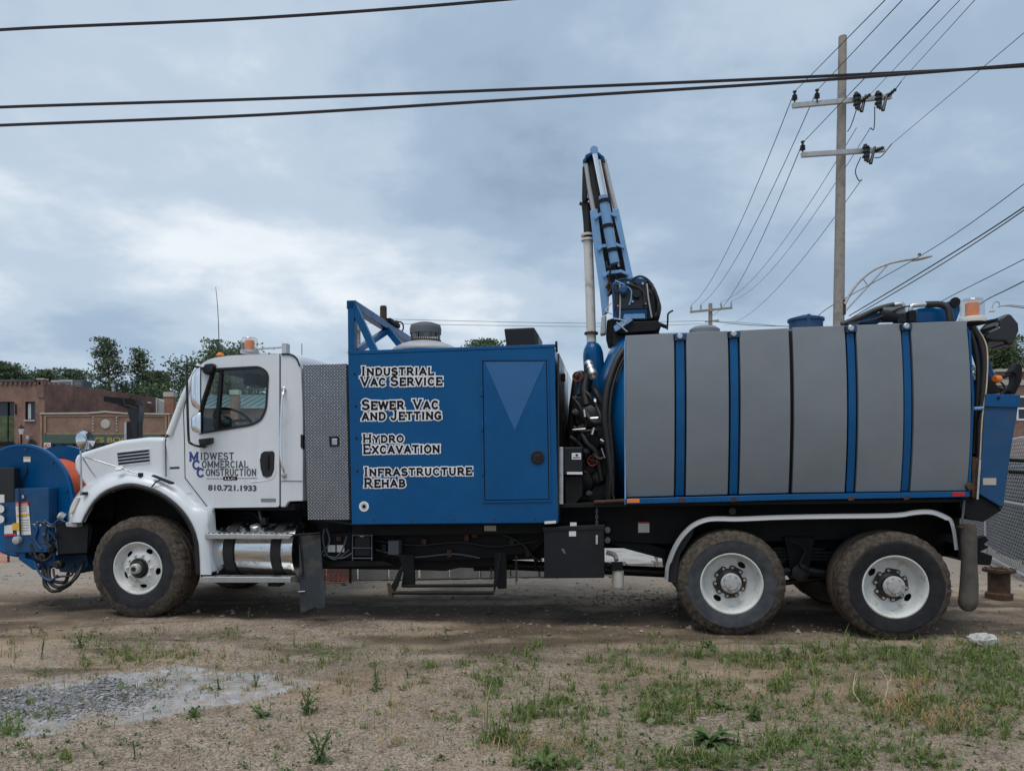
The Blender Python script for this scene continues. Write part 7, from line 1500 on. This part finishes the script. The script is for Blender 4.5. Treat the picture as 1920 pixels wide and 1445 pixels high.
tb('mount_plate', 1048, 838, 1056, 945, .10, .05, 'aluminium', ebx, .003); tp('rack', [(1058, 892), (1092, 892), (1092, 930), (1078, 945), (1060, 945)], .16, .24, 'black_frame', ebx, .01)
tt('platform_rail', [(1114, 941, .10), (1172, 938, .10)], .018, 'rust', rail, False); tp('platform', [(1048, 944), (1172, 941), (1172, 950), (1048, 952)], .12, 1.9, 'black_frame')

# ---- fuel tank and steps
vF = .42; fu0, fu1 = t(399, 1030, .2).x, t(553, 1030, .2).x; fr_ = .30; fz = t(475, 1033, .2).z; fv = .10+fr_
mb = MB(); mb.lathe((fu0, fv, fz), (1, 0, 0), [(0, -.01), (.20, -.01), (.285, .0), (fr_, .02), (fr_, fu1-fu0-.02), (fr_+.012, fu1-fu0-.015), (fr_+.012, fu1-fu0+.012), (fr_-.02, fu1-fu0+.012), (fr_-.04, fu1-fu0-.01), (0, fu1-fu0-.01)], 64); ft_ = mb.build('fuel_tank', 'tank_polish', TR, smooth=40)
for a, b_ in ((418, 437), (507, 525)):
    ua, ub_ = t(a, 1030, .1).x, t(b_, 1030, .1).x; mb = MB(); mb.lathe((ua, fv, fz), (1, 0, 0), [(fr_+.003, 0), (fr_+.012, 0), (fr_+.012, ub_-ua), (fr_+.003, ub_-ua)], 64); mb.build('tank_strap', 'rubber', ft_)
    mb = MB(); mb.box((ua-.0, fv-.36, fz-.36), (ub_+.02, fv-.22, fz-.28)); mb.build('strap_foot', 'black_frame', ft_)
tl('fuel_cap', (480, 990, .22), [(.06, -.04), (.062, .03), (.05, .04), (0, .04)], 'aluminium', ft_, axis=(0, -.3, .95), seg=20)
stp = tp('step', [(384, 1000.5), (541, 1001.5), (549, 1003), (541, 1010), (384, 1010)], .02, .12, 'aluminium', ft_, .006)
tp('step', [(378, 1080.5), (545, 1082), (545, 1092), (378, 1092)], .0, .16, 'aluminium', ft_, .006)
for k in range(16): a = 384+k*9.8; tb('tread', a, 998.8, a+5, 1000.8, .03, .1, 'aluminium', stp, .001)
tp('step_bracket', [(376, 1076), (398, 1072), (398, 1078), (376, 1082)], .06, .1, 'black_frame', ft_)
mf_ = tp('mudflap', [(560, 1000), (600, 998), (604, 1060), (610, 1100), (609, 1138), (598, 1141), (590, 1138), (563, 1150)], .10, .012, 'flap_rubber', bevel=.002)
tt('flap_rod', [(560, 1002, .08), (564, 1030, .08), (568, 1075, .08), (560, 1078, .08)], .008, 'black_frame', mf_); tt('flap_bracket', [(540, 1004, .05), (565, 1002, .05), (600, 999, .09)], .012, 'black_frame', mf_); tt('flap_clip', [(560, 1109, .09), (572, 1108, .09)], .007, 'aluminium', mf_, False)
tp('cab_mount', [(418, 952), (535, 950), (566, 941), (566, 985), (420, 985)], .75, .5, 'black_frame'); tt('cab_hose', [(440, 980, .6), (450, 962, .58), (475, 962, .58), (490, 982, .6)], .016, 'hose_black'); tt('cab_bracket', [(486, 958, .62), (490, 975, .6), (492, 990, .6)], .02, 'aluminium')
tb('air_dryer', 488, 970, 497, 988, .5, .1, 'unit_dark')

# ---- things hanging below the box
chs = tp('under_body', [(596, 976), (660, 984), (1048, 981), (1048, 1040), (1010, 1048), (950, 1050), (930, 1062), (862, 1064), (835, 1070), (760, 1068), (600, 1066), (596, 1010)], .62, .7, 'black_frame', bevel=.01)
tp('skirt', [(660, 984), (1047, 981), (1047, 1000), (660, 1004)], .30, .03, 'black_frame', chs)
tp('skirt', [(700, 1000), (1040, 996), (1000, 1035), (900, 1048), (780, 1052), (720, 1045)], .48, .05, 'black_frame', chs)
bt = tb('battery_box', 664, 1006, 694, 1042, .25, .22, 'black_box', bevel=.008)
for y_ in (1003, 1027, 1046): tt('battery_rail', [(660, y_, .23), (699, y_, .23)], .007, 'unit_dark', bt, False)
tt('battery_post', [(661, 1002, .23), (661, 1050, .23)], .007, 'unit_dark', bt, False); tt('battery_post', [(697, 1002, .23), (697, 1050, .23)], .007, 'unit_dark', bt, False)
tp('battery_cap', [(668, 1010), (676, 1003), (682, 1004), (684, 1010)], .26, .05, 'sticker', bt); tb('valve_box', 727, 1013, 748, 1040, .30, .12, 'unit_dark', bevel=.01)
for a in (614.5, 631.5): tb('label', a, 1021.5, a+14, 1034.5, .30, .004, 'sticker', bt, 0)
tb('manifold', 606, 1000, 658, 1048, .31, .12, 'black_frame')
tp('lower_rail', [(596, 1050), (720, 1052), (740, 1060), (596, 1064)], .28, .10, 'black_frame')
for k, pts in enumerate((((608, 992, .28), (606, 1010, .24), (612, 1038, .24), (630, 1048, .26), (655, 1030, .26)), ((612, 990, .28), (618, 1015, .22), (604, 1036, .24)), ((650, 1005, .27), (642, 1030, .22), (630, 1045, .24)), ((606, 1040, .28), (640, 1046, .24), (662, 1035, .24)))): tt('wiring', pts, .0085, 'unit_dark', bt)
tb('valve', 630, 1006, 640, 1014, .27, .03, 'rust', bt); tb('tag', 908, 985, 930, 995, .29, .004, 'trim_stone', chs, 0); tb('valve', 884, 998, 896, 1007, .40, .05, 'rust', chs)
# swing step
ss_ = tp('step_hanger', [(748, 1040), (776, 1040), (777, 1098), (752, 1100), (756, 1075)], .22, .05, 'black_frame', bevel=.006); tp('step_hanger', [(927, 1035), (949, 1035), (949, 1103), (934, 1104), (926, 1090)], .22, .05, 'black_frame', bevel=.006)
tp('step_link', [(733, 1096), (738, 1090), (750, 1062), (756, 1064), (746, 1098), (738, 1112)], .12, .03, 'black_frame', ss_); tp('step_link', [(925, 1095), (932, 1060), (936, 1036), (940, 1038), (934, 1085), (926, 1114)], .12, .03, 'black_frame', ss_)
tt('step_bar', [(735, 1111, .10), (925, 1111, .10)], .020, 'black_frame', ss_, False); tt('step_bar', [(755, 1098, .2), (925, 1097, .2)], .018, 'black_frame', ss_, False)
tp('step_end', [(725, 1092), (730, 1093), (740, 1113), (736, 1120), (728, 1116)], .09, .03, 'rust', ss_)
# chains
def chain(px, y0, y1, v, nm='chain', parent=None):
    z0, z1 = t(px, y0, v).z, t(px, y1, v).z; u = t(px, y0, v).x; n_ = int((z0-z1)/.030); mb = MB()
    for k in range(n_):
        c = Vector((u, v, z0-.030*(k+.5))); pl_ = (Vector((1, 0, 0)), Vector((0, 1, 0)))[k % 2]; mb.tube([c+pl_*.011*math.cos(a)+Vector((0, 0, .020*math.sin(a))) for a in np.linspace(0, 2*math.pi, 9)], .0038, 4, cap=False)
    mb.build(nm, 'unit_dark', parent or TR, smooth=60)
chain(968, 1042, 1094, .5); chain(921, 1066, 1090, .5); chain(1119, 944, 986, .14)
tp('under_tank', [(885, 1045), (930, 1045), (930, 1070), (888, 1070)], .8, .5, 'black_frame'); tt('drain_pipe', [(998, 1040, .6), (1005, 1050, .55), (1006, 1066, .5), (1022, 1066, .4)], .022, 'black_frame')
# tool box
tbx = tp('storage_box', [(1020, 990), (1132, 986), (1133, 1083), (1020, 1084)], .06, .55, 'black_box', bevel=.008)
tp('box_lid', [(1018, 988), (1134, 984), (1134, 992), (1018, 996)], .05, .57, 'black_box', tbx, .004); tb('sticker', 1067, 995.5, 1080, 1005, .056, .002, 'sticker', tbx, 0); tb('sticker', 1069, 979, 1081, 986.5, .09, .002, 'sticker', tbx, 0); tb('box_handle', 1117, 1003, 1121, 1020, .045, .012, 'trim_stone', tbx, .003); tp('scrape', [(1052, 1029), (1056, 1027), (1061, 1036), (1058, 1038)], .0585, .001, 'unit_dark', tbx, 0)
flt = tl('oil_filter', (1158.5, 1100, .35), [(0, 0), (.058, .0), (.062, .015), (.062, .165), (.05, .18), (0, .18)], 'pipe_white', axis=(0, 0, 1), seg=24); tb('filter_head', 1146, 1056, 1168, 1068, .27, .16, 'black_frame', flt); tt('filter_pipe', [(1132, 1058, .35), (1150, 1062, .35)], .03, 'black_frame', flt, False); tt('filter_pipe', [(1137, 1035, .4), (1152, 1040, .4), (1156, 1050, .36)], .025, 'trim_stone', flt)
for y_ in (993, 1012): tl('air_fitting', (1139, y_, .2), [(.03, -.1), (.03, .03), (0, .03)], 'unit_dark', seg=12)

# ---- rear fender
FE_ = [(1246, 1086), (1248, 1062), (1256, 1036), (1268, 1012), (1283, 993), (1300, 979), (1322, 970), (1345, 967.5), (1385, 968), (1460, 965), (1560, 963), (1650, 962), (1690, 960), (1710, 956.5), (1735, 954.5), (1755, 957), (1778, 967), (1787, 976), (1793, 1000), (1797, 1030)]
fl = [(p.x, p.y) for p in smooth_line([(a, c, 0) for a, c in FE_], 4)]; rows, rows2 = [], []
for i, (a, c) in enumerate(fl):
    a0, c0 = fl[max(i-1, 0)]; a1, c1 = fl[min(i+1, len(fl)-1)]; dx_, dy_ = a1-a0, c1-c0; l_ = math.hypot(dx_, dy_) or 1; nx_, ny_ = -dy_/l_, dx_/l_       # inward normal
    if nx_*(1520-a)+ny_*(1100-c) < 0: nx_, ny_ = -nx_, -ny_
    wd = 9.0 if 1250 < a < 1780 else 7.0
    rows.append([t(a, c, .60), t(a, c, .085), t(a+nx_*wd*.45, c+ny_*wd*.45, .035), t(a+nx_*wd*.95, c+ny_*wd*.95, .004), t(a+nx_*wd*1.1, c+ny_*wd*1.1, .03)])
mb = MB(); mb.grid(rows); n_ = 4
for k, f in enumerate(mb.f): mb.m[k] = 0 if (k % 4) == 0 else 1
rf_ = mb.build('rear_fender', ['black_gloss', 'fender_strip'], TR, smooth=50)
mb = MB(); mb.grid([[Vector((p.x, WID-p.y, p.z)) for p in r] for r in rows]); mb.build('rear_fender', ['black_gloss'], TR, smooth=50)
tl('fender_bolt', (1373, 958, .1), [(.035, -.3), (.035, .02), (0, .02)], 'black_frame', rf_, seg=12); tp('inner_liner', [(1253, 1090), (1258, 1050), (1275, 1015), (1300, 990), (1300, 1000), (1275, 1040), (1268, 1095)], .06, .4, 'rubber', rf_)
tt('rear_flap', [(1815, 982, .09), (1816, 1010, .09), (1817, 1050, .09), (1817, 1095, .09), (1815, 1130, .09), (1815, 1142, .10)], [.070, .072, .068, .080, .086, .05], 'flap_dirty', None, True, 20)
tb('flap_band', 1801, 986, 1830, 990, .045, .08, 'rust', rf_, .003); tt('flap_chain', [(1808, 938, .1), (1806, 960, .1), (1803, 985, .1)], .012, 'unit_dark', rf_)
tp('rear_bumper', [(1796, 1020), (1830, 1030), (1862, 1042), (1858, 1060), (1830, 1058), (1796, 1046)], .45, 1.5, 'black_frame', bevel=.01); tp('tow_hook', [(1832, 1010), (1848, 1004), (1854, 1012), (1846, 1020), (1854, 1026), (1838, 1034), (1830, 1028)], .6, .1, 'black_frame'); tp('rear_frame', [(1700, 990), (1800, 985), (1830, 1030), (1800, 1045), (1720, 1040)], .75, .12, 'black_frame')

# ---- front bumper and hose reel
fb_ = tp('front_bumper', [(93, 984), (104, 979), (165, 979), (172, 990), (168, 1018), (160, 1038), (106, 1040)], .22, 2.0, 'black_frame', bevel=.02)
tp('bumper_end', [(93, 984), (104, 980), (108, 1040), (106, 1041)], .215, .04, 'aluminium', fb_, .004); tp('bumper_side', [(104, 981), (166, 981), (163, 1036), (108, 1039)], .20, .015, 'black_box', fb_, .01)
tp('valance', [(122, 979), (144, 979), (144, 988), (124, 987)], .10, .1, 'lamp_grey', fb_)
tp('bumper_steel', [(104, 1040), (162, 1038), (166, 1060), (150, 1075), (112, 1072), (104, 1052)], .5, .5, 'blue_dirty', fb_, .01)
VRr = .30; rc = t(41, 938, VRr); S3 = (t(42, 938, VRr)-t(41, 938, VRr)).x; RR = 96*S3
mb = MB(); mb.lathe(rc, (0, -1, 0), [(0, .012), (RR*.94, .012), (RR*.96, .020), (RR, .014), (RR, -.03), (RR*.97, -.04), (0, -.01)], 72); reel = mb.build('hose_reel', 'blue_paint', TR, smooth=35)
mb = MB(); mb.lathe(rc+Vector((0, .66, 0)), (0, -1, 0), [(0, .012), (RR*.96, .012), (RR, .016), (RR, -.03), (0, -.02)], 72); mb.build('reel_disc', 'blue_paint', reel, smooth=35)
mb = MB(); prof = [(0, -.63)]+[(RR*.70+.022*abs(math.sin(k*math.pi/2)), -.05-.57*k/26) for k in range(27)][::-1]+[(0, -.05)]; mb.lathe(rc, (0, -1, 0), [(r_, a) for r_, a in sorted(prof, key=lambda q: q[1])], 64); mb.build('hose_core', 'hose_orange', reel, smooth=60)
for k in range(22): mb = MB(); a_ = -.07-.55*k/22; mb.tube([rc+Vector((RR*.72*math.cos(x), -a_, RR*.72*math.sin(x))) for x in np.linspace(0, 2*math.pi, 49)], .019, 6, cap=False); mb.build('jet_hose', 'hose_orange', reel, smooth=60)
bxr = tp('reel_cabinet', [(12, 916), (91, 914), (91, 1000), (92, 1035), (8, 1036), (8, 942)], VRr-.16, .14, 'blue_dirty', reel, .008); tb('cabinet_screen', -10, 876, 26, 940, VRr-.17, .10, 'black_gloss', reel, .01)
tb('reel_sticker', 44, 856, 57, 865.5, VRr-.018, .003, 'sticker', reel, 0); tb('sticker_header', 44.5, 856.5, 56.5, 859.5, VRr-.0195, .0012, 'sticker_yellow', reel, 0)
dn = tp('danger_label', [(29, 943), (53, 941), (58, 1002), (32, 1003)], VRr-.168, .004, 'sticker', reel, 0); tp('danger_header', [(29, 941), (53, 939.5), (53.5, 947), (29.5, 948)], VRr-.171, .003, 'sticker_red', reel, 0); tp('danger_band', [(31, 964), (55, 962), (55.5, 966), (31.3, 968)], VRr-.170, .002, 'sticker_yellow', reel, 0)
ttext('DANGER', 31, 947.4, 4.5, 21, VRr-.173, 'sticker', reel, .02)
for k in range(6): y_ = 951+k*3.4; tp('print_line', [(33, y_), (50, y_-.6), (50, y_+.5), (33, y_+1.1)], VRr-.1695, .001, 'decal_grey', reel, 0) if k not in (3, 4) else None
for k in range(5): y_ = 974+k*5; tp('print_line', [(35, y_), (54, y_-.6), (54, y_+.6), (35, y_+1.2)], VRr-.1695, .001, 'decal_grey', reel, 0)
tp('caution_label', [(23, 981), (36, 979), (36, 993), (23, 994)], VRr-.1715, .003, 'sticker_yellow', reel, 0); tp('caution_label', [(8, 985), (24, 983), (24, 1003), (8, 1004)], VRr-.170, .003, 'sticker', reel, 0); tp('print_line', [(8, 1000.5), (30, 999.5), (30, 1003.5), (8, 1004.5)], VRr-.1725, .002, 'sticker_red', reel, 0)
tb('panel_label', -4, 927, 8, 942, VRr-.172, .003, 'sticker', reel, 0)
for y_ in (954, 973): tl('gauge', (2, y_, VRr-.165), [(.055, 0), (.055, .03), (.045, .034), (0, .03)], 'aluminium', reel, seg=22); tl('gauge_face', (2, y_, VRr-.197), [(.042, 0), (.042, .002), (0, .002)], 'sticker', reel, seg=22)
tt('cabinet_strap', [(36, 914, VRr-.19), (37, 960, VRr-.19), (38.5, 1004, VRr-.19)], .010, 'hose_black', reel, False); tt('latch', [(43, 928, VRr-.18), (44, 934, VRr-.18)], .015, 'aluminium', reel, False)
tl('reel_caster', (33, 1012, VRr-.18), [(0, -.04), (.045, -.04), (.045, .03), (.015, .04), (0, .04)], 'lamp_grey', reel, seg=20)
tt('reel_line', [(40, 925, VRr-.02), (43, 900, VRr-.03), (50, 884, VRr-.03), (46, 868, VRr-.03)], .008, 'hose_black', reel)
tp('reel_base', [(8, 1004), (80, 1004), (80, 1035), (8, 1035)], VRr+.0, .9, 'blue_dirty', reel, .01)
arm_ = tp('reel_arm', [(39, 1030), (58, 1000), (62, 1004), (47, 1032), (47, 1046), (66, 1052), (72, 1068), (62, 1068), (34, 1048)], .16, .06, 'blue_paint', fb_, .006)
tp('reel_arm_web', [(58, 1002), (80, 990), (100, 992), (104, 1020), (102, 1060), (80, 1070), (62, 1066), (46, 1044), (47, 1030)], .22, .10, 'blue_dirty', fb_, .01)
tp('swivel_arm', [(70, 985), (95, 978), (98, 990), (104, 1010), (84, 1020), (66, 1000)], .18, .30, 'blue_paint', fb_, .01)
for k in range(5): tl('hose_fitting', (66+k*6.5, 985-(k % 2)*5, .16), [(0, -.05), (.022, -.05), (.022, .02), (.012, .03), (0, .03)], 'unit_dark' if k % 2 else 'aluminium', fb_, axis=(.3-.3*k, -.6, .8-.2*k), seg=12)
for k, (x0, y0, xm, ym, x1, y1) in enumerate(((80, 1062, 100, 1108, 150, 1065), (84, 1066, 112, 1100, 158, 1052), (92, 1062, 104, 1090, 128, 1075), (82, 1070, 92, 1104, 120, 1096), (100, 1066, 116, 1080, 140, 1060))): tt('bumper_hose', [(x0, y0, .2), ((x0+xm)/2-5, (y0+ym)/2+8, .16), (xm, ym, .15), ((xm+x1)/2+6, (ym+y1)/2+8, .2), (x1, y1, .34)], .020 if k < 3 else .012, 'hose_black', fb_)
tl('tow_eye', (112, 966, .15), [(0, -.05), (.05, -.05), (.05, .0), (.03, .02), (0, .02)], 'aluminium', fb_, axis=(-.7, -.5, .5), seg=16); tt('tow_bar', [(112, 967, .16), (124, 974, .25)], .015, 'black_frame', fb_, False)

# clutter of hoses, valves and bolts on the reel carrier
for k, (pts, r_) in enumerate(((((60, 982), (70, 992), (66, 1012), (78, 1030)), .014), (((74, 978), (88, 986), (84, 1008), (96, 1026)), .016), (((52, 1002), (66, 1016), (88, 1018), (100, 1004)), .012), (((84, 975), (98, 984), (110, 974), (122, 978)), .012), (((58, 1020), (70, 1046), (86, 1050), (98, 1040)), .016), (((70, 1000), (80, 1002), (92, 996), (104, 1012)), .010), (((64, 1052), (76, 1076), (94, 1088), (108, 1078)), .014))):
    tt('carrier_hose', [(a, c, .13+.01*(k % 3)) for a, c in pts], r_, 'hose_black' if k % 3 else 'blue_dirty', fb_)
for a, c, r_ in ((80, 1044, .05), (62, 1036, .035), (96, 1030, .04), (88, 1000, .03), (72, 1060, .03), (110, 1058, .05)): tl('carrier_boss', (a, c, .17), [(0, -.04), (r_, -.04), (r_, .02), (r_*.6, .03), (r_*.6, .045), (0, .045)], 'grease' if r_ > .032 else 'unit_dark', fb_, seg=14)
for k in range(10): a = k*math.pi/5+.2; q = rc+Vector((RR*.90*math.cos(a), -.016, RR*.90*math.sin(a))); mb = MB(); mb.lathe(q, (0, -1, 0), [(.014, 0), (.014, .010), (0, .010)], 6); mb.build('disc_bolt', 'blue_dirty', reel)
tl('reel_hub', rc, [(.09, .01), (.09, .05), (.05, .07), (0, .07)], 'blue_dirty', reel, seg=20)
tt('chassis_line', [(700, 1012, .44), (780, 1022, .42), (860, 1016, .44), (930, 1024, .42), (1010, 1014, .44)], .012, 'hose_black', chs); tt('chassis_line', [(705, 1030, .44), (770, 1044, .42), (850, 1038, .43), (900, 1046, .42)], .010, 'unit_dark', chs); tt('chassis_line', [(940, 1000, .42), (980, 1020, .40), (1000, 1044, .42), (1016, 1050, .44)], .014, 'hose_black', chs)
for a, c in ((715, 1020), (790, 1010), (838, 1030), (870, 1000), (955, 1010), (985, 1030)): tb('chassis_bracket', a, c, a+9, c+14, .42, .06, 'black_box' if a % 2 else 'rust', chs, .004)
for v in (.30, .34): tt('brake_line', [(1480, 1010, v), (1510, 1030, v+.1), (1500, 1060, v+.1), (1530, 1075, v+.15)], .010, 'hose_black', TR)
for px in (1455, 1580): tl('brake_chamber', (px, 1052, .62), [(0, -.1), (.07, -.1), (.085, -.02), (.085, .02), (.07, .10), (0, .10)], 'black_box', TR, axis=(1, 0, .3), seg=18)
tt('hook_arm', [(1858, 725, .85), (1880, 733, .87), (1902, 734, .87)], .03, 'black_frame', rdoor)

# darker pump gear deeper in the gap between box and tank
tp('rear_pump', [(1066, 760), (1074, 700), (1092, 690), (1108, 720), (1120, 800), (1120, 945), (1060, 945), (1062, 830)], 1.35, .7, 'grease', pl, .05)
for k, (a, c, a2, c2) in enumerate(((1074, 745, 1092, 800), (1090, 730, 1112, 770), (1070, 820, 1104, 870), (1076, 880, 1112, 905), (1096, 760, 1090, 840), (1118, 760, 1124, 830))): tt('plumbing_hose', [(a, c, .55), ((a+a2)/2+6, (c+c2)/2-6, .48), (a2, c2, .55)], .018+.006*(k % 3), 'hose_black', pl)
for k, (a, c) in enumerate(((1078, 772), (1092, 800), (1116, 786), (1100, 845), (1084, 850), (1122, 872), (1104, 925))): tl('pipe_union', (a, c, .46), [(0, -.05), (.034, -.05), (.034, .0), (.024, .01), (.024, .03), (0, .03)], 'grease' if k % 3 else 'unit_dark', pl, axis=(.3*(k % 3)-.3, -1, .2), seg=8)
